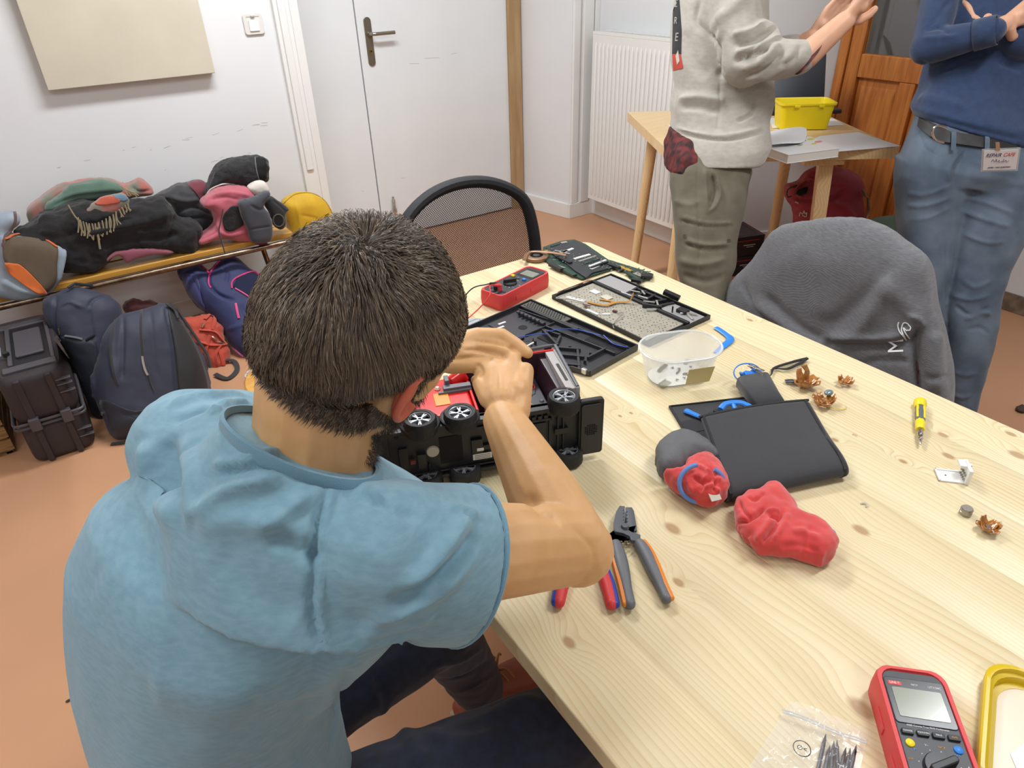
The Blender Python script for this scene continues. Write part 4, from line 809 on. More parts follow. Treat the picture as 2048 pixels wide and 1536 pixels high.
# ---- toy truck on its side
TR = Vector((.33, .90, T)); ux = Vector((.936, -.352, 0)).normalized(); un = Vector((ux.y, -ux.x, 0))   # un points to the viewer side
tr = frame('toy_truck', TR, 'red and black toy truck lying on its side, opened for repair', 'toy', rz=math.atan2(ux.y, ux.x))
# local axes: x along the truck, -y towards the viewer, z up
M_ch = mat('chassis_black', '1f2124', .42, bump=.03, bscale=300)
M_tred = mat('truck_red', 'd8201c', .25, coat=.3)
M_rim = mat('rim_silver', 'a3a8ae', .35, .4)
CX0, CX1 = .0, .345
G().bx(CX0, CX1, 0, .012, .018, .128).build('chassis_plate', M_ch, tr, bevel=.002)
G().prism([(.0, .01), (.0, -.006), (.012, -.010), (CX1-.01, -.010), (CX1, .01)], .018, .024).build('chassis_rail', M_ch, tr, bevel=.001)
G().prism([(.0, .01), (.0, -.006), (.012, -.010), (CX1-.01, -.010), (CX1, .01)], .122, .128).build('chassis_rail', M_ch, tr, bevel=.001)
g = G()
for x0, x1, z0, z1, d in ((.02, .035, .05, .09, .006), (.05, .065, .045, .075, .010), (.145, .165, .055, .085, .007), (.165, .19, .06, .07, .006), (.20, .205, .03, .12, .006), (.225, .29, .04, .045, .005), (.225, .29, .10, .105, .005), (.225, .23, .04, .105, .005), (.285, .29, .04, .105, .005), (.295, .32, .068, .08, .008), (.21, .22, .05, .10, .009), (.03, .20, .028, .031, .005), (.03, .20, .118, .121, .005), (.30, .303, .03, .12, .006), (.31, .313, .03, .12, .006), (.12, .20, .107, .110, .004), (.235, .28, .115, .12, .004), (.068, .071, .03, .05, .005)):
    g.bx(x0, x1, -d, .002, z0, z1)
g.build('chassis_rib', M_ch, tr, bevel=.0008)
for i in range(5): G().bx(.232+i*.011, .239+i*.011, -.0055, 0, .106, .112).build('rib_tooth', M_ch, tr, bevel=.0006)
G().bx(.090, .130, -.0012, .004, .042, .098).build('battery_recess', MATS['hole_black'], tr)
G().bx(.236, .280, -.004, .0, .050, .096).build('battery_door', M_ch, tr, bevel=.001)
G().lathe([(0, .003), (.0105, .003), (.0115, 0)], (.078, 0, .072), 24, R=Matrix.Rotation(PI/2, 3, 'X')).build('round_button', mat('cream', 'b8b4a4', .5), tr, smooth=True)
G().box((.042, -.008, .062), (.009, .006, .008)).build('switch', mat('switch_red', '6e2b26', .5), tr, bevel=.001)
for c, s_ in (((.163, .049), (.034, .012)), ((.16, .064), (.012, .006))): G().box((c[0], -.0075, c[1]), (s_[0], .0006, s_[1])).build('paper_sticker', lb, tr)
for k_ in range(3): G().box((.163, -.008, .0455+k_*.0035), (.028, .0003, .0008)).build('sticker_print', M_inkd, tr)
for x, z in ((.02, .03), (.02, .115), (.335, .03), (.335, .115), (.2, .075), (.265, .045)): G().cyl((x, -.004, z), (x, .004, z), .0035, n=10).build('screw_hole', MATS['hole_black'], tr)
# bumper at the right end
G().prism(rrect(.046, .118, .006, 4), -.006, .004, Matrix.Translation((.362, -.006, .073)) @ Matrix.Rotation(PI/2, 4, 'X')).build('bumper', M_ch, tr, bevel=.0015)
g = G().prism(rrect(.036, .105, .004, 3), 0, .0015, Matrix.Translation((.360, -.0125, .073)) @ Matrix.Rotation(PI/2, 4, 'X')); g.build('bumper_frame', mat('chassis_grey', '2a2c2f', .5), tr, bevel=.0006)
g = G()
for i in range(7):
    for j in range(6):
        x, z = .350+j*.004, .062+i*.004
        if math.hypot(x-.360, z-.073) < .013: g.bx(x-.0012, x+.0012, -.0150, -.0138, z-.001, z+.001)
g.build('speaker_slot', MATS['hole_black'], tr, kind='stuff')
# left end plate
G().bx(-.022, .004, -.008, .10, .012, .125).build('front_bumper', M_ch, tr, bevel=.002)
# body: closed red cab half, open box half
G().bx(.0, .16, .012, .135, .016, .132).build('cab_shell', M_tred, tr, bevel=.006, seg=3)
for i in range(2): G().lathe([(0, .0), (.034, 0), (.034, .004), (.030, .006), (0, .006)], ((.062, .130)[i], .004, .1295), 28).build('wheel_arch', M_ch, tr, smooth=True)
G().bx(.095, .122, .045, .085, .1315, .1335).build('amber_panel', mat('amber_panel', 'e08a12', .3), tr, bevel=.001)
g = G().bx(.115, .165, .082, .095, .131, .142).bx(.12, .128, .095, .115, .131, .150).bx(.105, .165, .078, .084, .131, .137); g.build('grey_bracket', M_grey, tr, bevel=.001)
G().cyl((.135, .12, .13), (.16, .12, .145), .013, n=20).build('red_knob', M_tred, tr, smooth=True)
G().lathe([(0, .004), (.003, .004), (.005, .001), (.0055, 0)], (.106, .10, .133), 16).build('eyelet', mat('eyelet', 'd8c8b8', .4), tr, smooth=True)
G().lathe([(.004, 0), (.004, .006), (.006, .006), (.006, 0)], (.055, .062, .132), 14).build('screw_boss', M_tred, tr, smooth=True)
g = G().bx(.160, .345, .150, .155, .014, .150).bx(.160, .165, .012, .155, .014, .135)
g.build('box_side', M_tred, tr, bevel=.0015)
G().bx(.165, .340, .148, .1505, .016, .148).build('box_lining', mat('mauve_dark', '33202a', .35), tr, bevel=.001)
G().prism([(.338, .010), (.346, .010), (.346, .162), (.338, .162)], .014, .150).build('box_end', mat('grey_white', 'a9a5a4', .4), tr, bevel=.001)
G().tube([(.342, .012, .150), (.345, .160, .153), (.335, .162, .153), (.245, .158, .152)], .0035, 8).build('box_edge', M_grey, tr, smooth=True)
G().bx(.165, .338, .012, .150, .014, .030).build('box_floor', mat('interior_dark', '2b2630', .5), tr)
G().add([(.305, .02, .03), (.337, .02, .03), (.337, .149, .03), (.295, .149, .03), (.315, .02, .13), (.337, .02, .13), (.337, .149, .14), (.308, .149, .14)], [(0, 1, 2, 3), (4, 5, 6, 7), (0, 1, 5, 4), (1, 2, 6, 5), (2, 3, 7, 6), (3, 0, 4, 7)]).build('curved_wall', MATS['mauve_dark'], tr, bevel=.003)
G().bx(.322, .3385, .012, .150, .128, .148).build('white_ledge', mat('grey_white', 'a9a5a4', .4), tr, bevel=.001)
G().box((.331, .07, .1485), (.005, .06, .001)).build('slot', MATS['hole_dark'], tr)
G().bx(.255, .300, .05, .145, .03, .098).build('gear_box', mat('gear_box', '3a3940', .45), tr, bevel=.003)
for x, y in ((.27, .125), (.275, .085), (.29, .06)): G().lathe([(0, .003), (.003, .003), (.005, 0)], (x, y, .098), 14).build('boss', mat('boss', '55555c', .3), tr, smooth=True)
me = G().prism(rrect(.052, .07, .018, 5, .215, .08), .05, .10).build('white_cover', mat('milky', 'b9b4ae', .45), tr, bevel=.004)
for i, c in enumerate(('e6c21a', 'c22b28', 'e8e6e0', '222226', 'e6c21a', 'e8e6e0', 'c22b28')):
    G().tube(spline([(.19+i*.006, .02, .10), (.215+i*.006, .028+.004*(i % 3), .118+.004*(i % 2)), (.24+i*.007, .032, .105), (.26+i*.006, .045+.01*(i % 2), .09)], 6), .0011, 6).build('wire', mat('wire_'+c, c, .4), tr, smooth=True)
G().tube(spline([(.24, .12, .10), (.262, .10, .112), (.285, .095, .105), (.29, .12, .10)], 6), .0010, 6).build('wire', MATS['wire_c22b28'], tr, smooth=True)
def wheel():
    e = bpy.data.objects.new('wheel', None); COL.objects.link(e); e.parent = tr
    R_, H_ = .0280, .030; n = 64; prof = [(R_*.70, -H_/2), (R_*.92, -H_/2), (R_, -H_*.36), (R_*1.0, -H_*.12), (R_*.985, 0), (R_*1.0, H_*.12), (R_, H_*.36), (R_*.92, H_/2), (R_*.72, H_/2), (R_*.70, H_*.30), (R_*.70, -H_*.3), (R_*.70, -H_/2)]
    g = G(); g.lathe(prof, n=n); vs = []
    for i, v in enumerate(g.v):
        x, y, z = v; j = i % n; ring = i//n; r = math.hypot(x, y); f = 1+(.028 if (j//2+(ring % 3 == 0)) % 2 else 0) if r > R_*.95 else 1; vs.append((x*f, y*f, z))
    g.v = vs; g.build('tyre', mat('tyre', '1b1c1e', .6, bump=.2, bscale=500), e, smooth=True)
    g = G().lathe([(R_*.72, H_*.44), (R_*.69, H_*.47), (R_*.64, H_*.44), (R_*.61, H_*.25)], n=40).lathe([(R_*.61, -H_*.25), (R_*.64, -H_*.44), (R_*.72, -H_*.44)], n=40)
    for s in range(5):
        a = 2*PI*s/5
        for da in (-.10, .10): g.box((R_*.36*math.cos(a+da), R_*.36*math.sin(a+da), H_*.34), (R_*.52, R_*.085, H_*.12), R=Matrix.Rotation(a+da*1.9, 3, 'Z'))
    g.lathe([(0, H_*.36), (R_*.10, H_*.36), (R_*.10, H_*.43), (R_*.17, H_*.43), (R_*.20, H_*.3), (R_*.2, 0)], n=20)
    g.build('rim', M_rim, e, smooth=True); G().cyl((0, 0, -H_*.2), (0, 0, H_*.12), R_*.60, n=30).build('hub_well', mat('well', '3c3f44', .5), e, smooth=True)
    return e
w0 = wheel()
for i, (x, z) in enumerate(((.062, .0165), (.130, .0165), (.320, .0165), (.062, .133), (.130, .133), (.312, .133))):
    if i == 0: o = w0
    else:
        o = w0.copy(); COL.objects.link(o)
        for c_ in list(bpy.data.objects):
            if c_.parent == w0: q = c_.copy(); q.parent = o; COL.objects.link(q)
    o.location = (x, -.004, z); o.rotation_euler = (0, 0, i*.7)
# ================================================================= SOFT THINGS: an outline on its own plane, given real thickness
def plane(P0, n):
    P0 = Vector(P0); n = Vector(n).normalized()
    if n.dot(CAMP-P0) < 0: n = -n
    def f(px, py): d = ray(px, py); return CAMP + d*((P0-CAMP).dot(n)/d.dot(n))
    return f, n
def PY(y0, tilt=0.0, yaw=0.0, x0=0.0): return plane((x0, y0, 0), Matrix.Rotation(yaw, 3, 'Z') @ Vector((0, -math.cos(tilt), math.sin(tilt))))
def pad(px, pl_, tf, tb, edge, vox=0.006, sm=5, zmin=0.001, fl=(), lmp=None, closed=True):
    """px: outline in photo pixels, carried to the plane; tf/tb: thickness in front and behind"""
    f, n = pl_; W_ = [f(*p) for p in px]; o = W_[0]; u = (Vector((0, 0, 1)).cross(n)); u = u.normalized() if u.length > .1 else Vector((1, 0, 0)); v = n.cross(u).normalized()
    P2 = np.array([((p-o).dot(u), (p-o).dot(v)) for p in W_]); sp = [Vector((a, b, 0)) for a, b in P2]; cl = spline(sp, 4, True); P2 = np.array([(q.x, q.y) for q in cl])
    mn, mx = P2.min(0), P2.max(0); s = max(vox*1.2, .004); nx, ny = int((mx[0]-mn[0])/s)+2, int((mx[1]-mn[1])/s)+2
    gx, gy = np.meshgrid(mn[0]+np.arange(nx)*s, mn[1]+np.arange(ny)*s, indexing='ij'); Q = np.stack([gx.ravel(), gy.ravel()], 1)
    ins = np.zeros(len(Q), bool); m_ = len(P2)
    for i in range(m_):
        a, b = P2[i], P2[(i+1) % m_]
        c = ((a[1] > Q[:, 1]) != (b[1] > Q[:, 1])); 
        with np.errstate(divide='ignore', invalid='ignore'): xx = (b[0]-a[0])*(Q[:, 1]-a[1])/(b[1]-a[1])+a[0]
        ins ^= c & (Q[:, 0] < xx)
    Q3 = np.hstack([Q, np.zeros((len(Q), 1))]); d, _ = segdist(Q3, [np.array([p[0], p[1], 0]) for p in list(P2)+[P2[0]]])
    h = np.sqrt(np.clip(1-(1-np.clip(d/edge, 0, 1))**2, 0, 1)); idx = {}; vs = []
    uu, vv, nn_, oo = np.array(u), np.array(v), np.array(n), np.array(o)
    for k_ in np.nonzero(ins)[0]:
        base = oo+uu*Q[k_, 0]+vv*Q[k_, 1]; idx[k_] = len(vs); e_ = .0015
        vs.append(base+nn_*(tf*h[k_]+e_)); vs.append(base-nn_*(tb*h[k_]+e_))
    fs = []; B = set()
    I = ins.reshape(nx, ny)
    def cell(i, j): return 0 <= i < nx-1 and 0 <= j < ny-1 and I[i, j] and I[i+1, j] and I[i+1, j+1] and I[i, j+1]
    for i in range(nx-1):
        for j in range(ny-1):
            if not cell(i, j): continue
            c = [idx[a*ny+b] for a, b in ((i, j), (i+1, j), (i+1, j+1), (i, j+1))]
            fs.append(tuple(c)); fs.append(tuple(k_+1 for k_ in reversed(c)))
            for (a, b), (ni, nj) in (((0, 1), (i, j-1)), ((1, 2), (i+1, j)), ((2, 3), (i, j+1)), ((3, 0), (i-1, j))):
                if not cell(ni, nj): fs.append((c[b], c[a], c[a]+1, c[b]+1))
    g = G(); g.v = [tuple(q) for q in vs]; g.f = fs; g.mi = [0]*len(fs)
    me = remesh(g, vox, sm)
    if lmp: lump(me, *lmp)
    if fl: folds(me, fl)
    if zmin is not None:
        co, _ = coords(me); co[:, 2] = np.maximum(co[:, 2], zmin); setco(me, co)
    return me
def soft(name, px, pl_, tf, tb, edge, mt, label=None, cat=None, parent=None, **k):
    me = pad(px, pl_, tf, tb, edge, **k); o = link_mesh(name, me, mt, parent, True)
    if label: tag(o, label, cat)
    return o
def stripe(name, px, pl_, off, r, mt, parent, flat=None, closed=False, k=5):
    f, n = pl_; pts = [f(*p)+n*off for p in px]
    return G().tube(spline(pts, k, closed), r, 6, closed=closed, flat=flat).build(name, mt, parent, smooth=True)
def skin_stripe(name, px, target, r, mt, parent, lift=0.001, flat=None, k=5, closed=False):
    """a strip laid on the surface of a mesh object"""
    me = target.data; bvh = BVHTree.FromPolygons([target.matrix_basis @ v.co for v in me.vertices], [tuple(p.vertices) for p in me.polygons]); pts = []
    for q in spline([Vector((p[0], p[1], 0)) for p in px], k, closed):
        d = ray(q.x, q.y).normalized(); h = bvh.ray_cast(CAMP, d)
        if h[0] is not None: pts.append(h[0]+h[1]*lift if h[1].dot(d) < 0 else h[0]-h[1]*lift)
    if len(pts) < 2: return None
    return G().tube(pts, r, 6, flat=flat, closed=closed).build(name, mt, parent, smooth=True)
def patch(name, px, target, mt, parent, thick=0.003, lift=0.0):
    """a panel following the surface of a mesh object inside a pixel outline"""
    me = target.data; bvh = BVHTree.FromPolygons([v.co.copy() for v in me.vertices], [tuple(p.vertices) for p in me.polygons])
    cx = sum(p[0] for p in px)/len(px); cy = sum(p[1] for p in px)/len(px); cl = spline([Vector((p[0], p[1], 0)) for p in px], 4, True); rings_ = 7; vs = []; ok = True; n = len(cl); last = None
    for r in range(rings_+1):
        t = 1-r/(rings_+.4)
        for q in cl:
            d = ray(cx+(q.x-cx)*t, cy+(q.y-cy)*t).normalized(); h = bvh.ray_cast(CAMP, d)
            if h[0] is not None: last = h[0]-d*(thick+lift)
            vs.append(last if last is not None else CAMP+d)
    fs = [(r*n+j, r*n+(j+1) % n, (r+1)*n+(j+1) % n, (r+1)*n+j) for r in range(rings_) for j in range(n)]+[tuple(range(rings_*n, (rings_+1)*n))]
    o = G().add(vs, fs).build(name, mt, parent, smooth=True); md = o.modifiers.new('s', 'SOLIDIFY'); md.thickness = thick*1.4; md.offset = 0
    return o
def relto(me, e): me.transform(Matrix.Translation(-e.location)); return me
GP = plane((0, 0, .774), (0, 0, 1))
me = pad([(1308, 911), (1312, 896), (1331, 880), (1356, 871), (1385, 875), (1420, 895), (1440, 925), (1391, 925), (1366, 946), (1337, 950), (1320, 948), (1311, 933)], GP, .030, .022, .034, .0028, 5, zmin=.751, lmp=(.0012, 60, 2)); gp_o = link_mesh('palm', relto(me, gl), M_palm, gl, True)
me = pad([(1322, 948), (1345, 948), (1362, 944), (1372, 927), (1394, 917), (1425, 921), (1444, 939), (1460, 971), (1456, 990), (1437, 1003), (1406, 1004), (1381, 993), (1344, 970)], plane((0, 0, .778), (0, 0, 1)), .028, .024, .030, .0024, 4, zmin=.751, fl=[([(1385, 950), (1400, 965), (1425, 958)], -.007, .004), ([(1398, 985), (1405, 968), (1393, 952)], -.006, .003), ([(1418, 932), (1432, 958), (1428, 985)], -.007, .003), ([(1372, 958), (1388, 988)], .004, .004), ([(1412, 942), (1442, 962)], .006, .004), ([(1395, 930), (1415, 945), (1408, 960)], .005, .004), ([(1410, 975), (1425, 970), (1440, 985)], .005, .003)], lmp=(.002, 70, 5)); link_mesh('cuff', relto(me, gl), M_knit, gl, True)
me = pad([(1469, 998), (1478, 1000), (1491, 988), (1502, 990), (1516, 984), (1531, 974), (1550, 973), (1572, 989), (1587, 1009), (1597, 1026), (1612, 1036), (1632, 1043), (1655, 1058), (1672, 1078), (1677, 1090), (1670, 1110), (1647, 1129), (1632, 1122), (1600, 1114), (1562, 1109), (1519, 1103), (1494, 1080), (1470, 1052), (1466, 1030)], plane((0, 0, .771), (0, 0, 1)), .026, .020, .030, .0024, 3, zmin=.751, fl=[([(1470, 1045), (1490, 1042), (1512, 1030), (1530, 1015)], -.010, .0035), ([(1478, 1002), (1486, 1020), (1500, 1035)], -.006, .003), ([(1520, 1090), (1540, 1068), (1560, 1042), (1566, 1020)], -.011, .0045), ([(1512, 1085), (1530, 1060), (1545, 1038)], .006, .006), ([(1546, 1080), (1560, 1050), (1575, 1025)], .005, .005), ([(1540, 1030), (1550, 1034), (1558, 1030)], -.012, .004), ([(1533, 1024), (1545, 1020), (1562, 1024)], .006, .003), ([(1495, 992), (1510, 1000), (1530, 985)], -.005, .003), ([(1583, 1065), (1605, 1062), (1640, 1078)], .004, .006), ([(1560, 1095), (1600, 1090), (1640, 1105)], -.003, .005), ([(1622, 1050), (1612, 1080), (1606, 1108)], -.003, .004), ([(1480, 1060), (1500, 1075), (1515, 1095)], .004, .004)], lmp=(.0025, 40, 3)); rg_o = link_mesh('knit_body', relto(me, g2_), M_knit, g2_, True)
def mixw(e, pts, r, nm): G().tube(spline([Vector(p)-e.location for p in pts], 6), r, 8).build(nm, M_cord, e, smooth=True)
mixw(g2_, [Zp(1656, 1060, .772), Zp(1666, 1064, .780), Zp(1670, 1076, .776), Zp(1668, 1086, .768)], .0034, 'edge_cord')
def fab(name, c, **k):
    kk = dict(rough=.85, sheen=.3, bump=.3, bscale=700, var=.07, vscale=18); kk.update(k); return mat(name, c, **kk)
# ================================================================= CHAIRS BY THE TABLE
M_mesh = mat('mesh_cord', '141416', .6)
def mesh_chair(x, y, rz, label, zb=0.94):
    e = frame('office_chair', (x, y, 0), label, 'chair', rz=rz)
    # local: the sitter faces -y, back at +y
    def pt(u, z): return Vector((u, .0+.03*(1-(2*u/.5)**2)-.02+.10*(z-.55), z))
    out = [(-.245, .50), (-.250, .62), (-.245, .74), (-.215, .84), (-.12, .905), (0, .928), (.12, .91), (.215, .85), (.245, .75), (.250, .62), (.245, .50), (.2, .455), (0, .44), (-.2, .455)]
    g = G().tube(spline([pt(u, z) for u, z in out], 6, True), .024, 10, closed=True, flat=.8); g.build('back_frame', mat('frame_weave', '1b1d22', .7, bump=.5, bscale=350), e, smooth=True)
    cl = [(q.x, q.y) for q in spline([Vector((u, z, 0)) for u, z in out], 6, True)]
    def inside(a, b):
        c = False
        for i in range(len(cl)):
            (x1, y1), (x2, y2) = cl[i], cl[(i+1) % len(cl)]
            if (y1 > b) != (y2 > b) and a < (x2-x1)*(b-y1)/(y2-y1)+x1: c = not c
        return c
    # woven mesh: two families of diagonal cords
    g = G(); st = .0078
    for s in (1, -1):
        k_ = -160
        while k_ < 160:
            run = []
            for i in range(0, 90):
                t = i*.0085-.38; u = t; z = .68+s*t+k_*st
                if inside(u, z): run.append(pt(u, z)+Vector((0, .0006*s, 0)))
                elif len(run) > 1: 
                    g.tube([run[0], run[len(run)//2], run[-1]], .00115, 3); run = []
                else: run = []
            if len(run) > 1: g.tube([run[0], run[len(run)//2], run[-1]], .00115, 3)
            k_ += 1
    g.build('back_mesh', M_mesh, e, kind='stuff')
    G().loft([((0, -.24, .42), (.22, 0, 0), (0, .22, 0)), ((0, -.24, .455), (.25, 0, 0), (0, .24, 0)), ((0, -.24, .48), (.24, 0, 0), (0, .23, 0))], 32, 3).build('seat', fab('seat_black', '1d1e22'), e, smooth=True)
    G().tube([(0, -.2, .41), (0, .02, .40), (0, .045, .5)], .02, 8).build('back_post', M_black, e, smooth=True)
    G().cyl((0, -.22, .09), (0, -.22, .42), .025).build('gas_column', M_black, e, smooth=True)
    for k_ in range(5):
        a = k_*2*PI/5+.3; p = Vector((math.cos(a)*.28, -.22+math.sin(a)*.28, .065))
        lg = G().tube([(0, -.22, .11), (math.cos(a)*.15, -.22+math.sin(a)*.15, .095), p], [.024, .019, .014], 8).build('leg', M_black, e, smooth=True)
        G().cyl(p+Vector((-.012, 0, -.037)), p+Vector((.012, 0, -.037)), .028, n=16).build('castor', M_black, lg, smooth=True)
    return e
mesh_chair(1.075, 1.87, rt(-3), 'black mesh backed office chair at the far end of the table')
M_jack = mat('grey_jacket', '6b6c70', .85, sheen=.3, col2='56575b', vscale=60, stretch=(1, 1, 12), weave=.25, bscale=260)
jc_ = mesh_chair(1.775, .985, rt(-90), 'office chair hidden under the grey jacket on the right of the table'); jc_.scale = (.78, .84, .86)
jp = plane((1.70, .95, 0), (-1, 0, .12))
jk = frame('jacket', (1.70, .95, .5), 'grey jacket draped over a chair back on the right of the table', 'jacket')
def rel(me, e): me.transform(Matrix.Translation(-e.location)); return me
me = pad([(1450, 596), (1470, 560), (1510, 512), (1545, 462), (1580, 443), (1640, 434), (1710, 432), (1765, 452), (1800, 478), (1842, 508), (1862, 545), (1875, 610), (1893, 690), (1905, 755), (1903, 830), (1870, 900), (1700, 900), (1560, 800), (1430, 690)], jp, .075, .11, .16, .007, 6, fl=[
    ([(1500, 600), (1560, 640), (1620, 680), (1660, 690)], .018, .022), ([(1530, 590), (1600, 655), (1650, 682)], -.014, .014), ([(1480, 560), (1530, 640), (1620, 720)], -.010, .012),
    ([(1660, 690), (1720, 660), (1790, 560)], .012, .022), ([(1650, 660), (1720, 600), (1780, 520)], -.008, .02), ([(1640, 685), (1720, 690), (1790, 690), (1830, 672)], -.016, .011), ([(1660, 675), (1730, 680), (1800, 672), (1828, 650)], .012, .011),
    ([(1836, 655), (1829, 690), (1832, 730), (1838, 800)], -.030, .010), ([(1870, 660), (1868, 720), (1870, 790)], .018, .022), ([(1832, 745), (1860, 755), (1895, 750)], -.008, .006), ([(1815, 632), (1838, 640), (1845, 655)], .013, .008), ([(1760, 560), (1800, 600), (1850, 640)], .008, .025), ([(1600, 480), (1640, 560), (1640, 640)], .006, .04), ([(1690, 740), (1760, 720), (1830, 725)], -.006, .008)], lmp=(.007, 6, 4))
shell = link_mesh('shell', me, M_jack, None, True); me.transform(Matrix.Translation((0, 0, 0)))
def emb(body, px, py, size, a, name):
    bvh = BVHTree.FromPolygons([v.co.copy() for v in shell.data.vertices], [tuple(p.vertices) for p in shell.data.polygons]); d = ray(px, py).normalized(); h = bvh.ray_cast(CAMP, d); n = h[1] if h[1].dot(d) < 0 else -h[1]
    n = (n*.5 - d*.5).normalized()
    X = (CR*math.cos(a)+CU*math.sin(a)); X = (X-n*X.dot(n)).normalized(); Y = n.cross(X); M4 = Matrix((X, Y, n)).transposed().to_4x4(); M4.translation = h[0]+n*.014
    return text(name, body, size, mat('thread_white', 'cfd0d0', .7), None, M4, .0008)
e1 = emb('MI', 1795, 690, .052, rt(92), 'embroidered_letters'); e2 = skin_stripe('embroidered_emblem', [(1798, 644), (1796, 652), (1800, 664), (1808, 674), (1812, 680), (1806, 668), (1804, 656), (1808, 646), (1816, 648), (1820, 656), (1814, 662), (1808, 656), (1812, 668), (1818, 676)], shell, .0016, mat('thread_white', 'cfd0d0', .7), None, .003, k=4)
e3 = skin_stripe('pocket_zip', [(1834, 722), (1836, 745), (1834, 768)], shell, .0022, mat('zip_maroon', '5c2a30', .5), None)
for o in (shell, e1, e2, e3):
    if o: o.parent = jk; o.matrix_parent_inverse = Matrix.Translation(-jk.location)
# ================================================================= BENCH
M_bwood = mat('bench_wood', 'cb9a44', .35, col2='b98334', vscale=7, stretch=(.6, 8, 8), bump=.05, bscale=50)
M_tub = mat('bench_tube', '8a7a66', .28, .9, col2='6a5444', vscale=30)
be = frame('bench', (.1, 3.34, 0), 'low bench with honey coloured wooden seat on a worn steel tube frame', 'bench')
for i, (a, b) in enumerate(((3.205, 3.33), (3.345, 3.47))): G().bx(-1.1-.1, .885-.1, a-3.34, b-3.34, .425, .45).build('seat_slat', M_bwood, be, bevel=.004)
G().tube(spline([(-1.2, -.155, .415), (.70, -.155, .415), (.775, -.155, .405), (.805, -.15, .36), (.812, -.13, .2), (.815, -.12, .0)], 6), .0125, 12).build('front_tube', M_tub, be, smooth=True)
G().tube([(-1.2, .10, .415), (.72, .10, .415)], .0125, 12).build('rear_tube', M_tub, be, smooth=True)
G().tube(spline([(.68, .11, .41), (.70, .12, .25), (.73, .13, 0)], 4), .0125, 12).build('leg', M_tub, be, smooth=True)
for x in (-1.15,): 
    for y in (-.15, .12): G().cyl((x, y, .41), (x-.02, y, 0), .0125, n=12).build('leg', M_tub, be, smooth=True)
G().tube([(.66, -.15, .41), (.66, .10, .41)], .010, 10).build('cross_tube', M_tub, be, smooth=True)
# ================================================================= CLOTHES ON THE BENCH
M_scarf = mat('plaid_wool', 'a8605a', .95, sheen=.4, col2='77786a', vscale=16, bump=.5, bscale=500, detail=1)
M_green = fab('green_wool', '4f6a5c', bump=.6, bscale=900); M_blackwool = fab('black_wool', '131214', bump=1.0, bscale=260, sheen=.15, var=.25, vscale=30)
M_quilt = fab('quilt_black', '2b2c31', rough=.7); M_maroon = fab('maroon_cloth', '6a2c38'); M_pink = fab('dusty_pink_cloth', 'b25a68'); M_pinkd = fab('pink_lining', '8a4a58')
M_fleece = fab('black_fleece', '1a1a1c', bump=1.4, bscale=120, var=.3, vscale=60, sheen=.15); M_cream = fab('cream_lining', 'cfc9c0'); M_slate = fab('slate_cloth', '3a3e46'); M_gj = fab('steel_grey_cloth', '8e9aa6', sheen=.15); M_olive = fab('olive_lining', '5d5040', sheen=.1); M_or = fab('orange_lining', 'd0692a')
Z0 = .452
o = soft('scarf', [(52, 420), (69, 402), (108, 373), (162, 358), (219, 357), (250, 367), (279, 355), (304, 372), (306, 391), (269, 396), (208, 410), (120, 440), (77, 455), (56, 446)], PY(3.43), .05, .06, .05, M_scarf, zmin=Z0, lmp=(.006, 14, 1), fl=[([(60, 425), (110, 390), (170, 368)], .008, .012), ([(262, 372), (280, 384), (304, 380)], -.01, .007)])
sc = frame('scarf', o.location, 'multicoloured fringed wool scarf over the green sweater on the bench', 'scarf'); o.name = 'rear_fold'; o.parent = sc
for c, pxs in (('b8503a', [(193, 400), (215, 393), (238, 396), (236, 405), (215, 409), (192, 412)]), ('5c7f96', [(228, 390), (246, 388), (254, 396), (240, 399)])): pass
f2 = soft('front_fold', [(164, 436), (172, 418), (187, 402), (208, 391), (246, 386), (260, 402), (250, 418), (219, 436), (194, 451), (168, 449)], PY(3.235), .022, .03, .03, M_scarf, parent=sc, zmin=Z0, vox=.005, lmp=(.003, 25, 6))
patch('red_check', [(190, 407), (202, 396), (220, 392), (236, 396), (240, 404), (222, 408), (205, 410)], f2, fab('brick_wool', 'b0503a', bump=.5), sc, .0015); patch('blue_check', [(226, 390), (244, 389), (256, 398), (246, 402), (232, 396)], f2, fab('blue_wool', '5a7a90', bump=.5), sc, .0015)
f_, n_ = PY(3.185); rs = random.Random(6)
tas = [(156, 440), (160, 445), (166, 448), (172, 450), (178, 452), (184, 452), (190, 452), (197, 450), (204, 446), (212, 442), (219, 438), (226, 434), (232, 428), (238, 424), (244, 420), (250, 416), (256, 412)]
g = G()
for i, (a, b) in enumerate(tas):
    L_ = 26 if i < 13 else 10; 
    for s in range(2): g.tube(spline([f_(a, b-5), f_(a+2+rs.uniform(-2, 3), b+L_*.4), f_(a+4+rs.uniform(-4, 6), b+L_*rs.uniform(.7, 1.1))], 4), .0027, 5)
g.tube(spline([f_(195, 455), f_(197, 478), f_(200, 498)], 4), .004, 5).tube(spline([f_(136, 410), f_(148, 430), f_(160, 445)], 4), .0028, 5)
for i in range(8): g.tube(spline([f_(243+i*3, 372+i*2), f_(250+i*3, 380+rs.uniform(0, 8)), f_(256+i*3, 392+rs.uniform(-4, 4))], 4), .0022, 5)
g.build('fringe', fab('fringe_yarn', '968868'), sc, smooth=True, kind='stuff')
soft('sweater', [(88, 424), (87, 410), (117, 388), (146, 366), (208, 359), (248, 375), (237, 388), (188, 400), (146, 406), (117, 421)], PY(3.36), .04, .05, .04, M_green, 'green knitted sweater heaped on top of the black coat', 'sweater', zmin=Z0, lmp=(.003, 20, 2), fl=[([(95, 418), (140, 396), (190, 390), (236, 384)], -.006, .006), ([(110, 405), (160, 385), (230, 378)], .005, .008)])
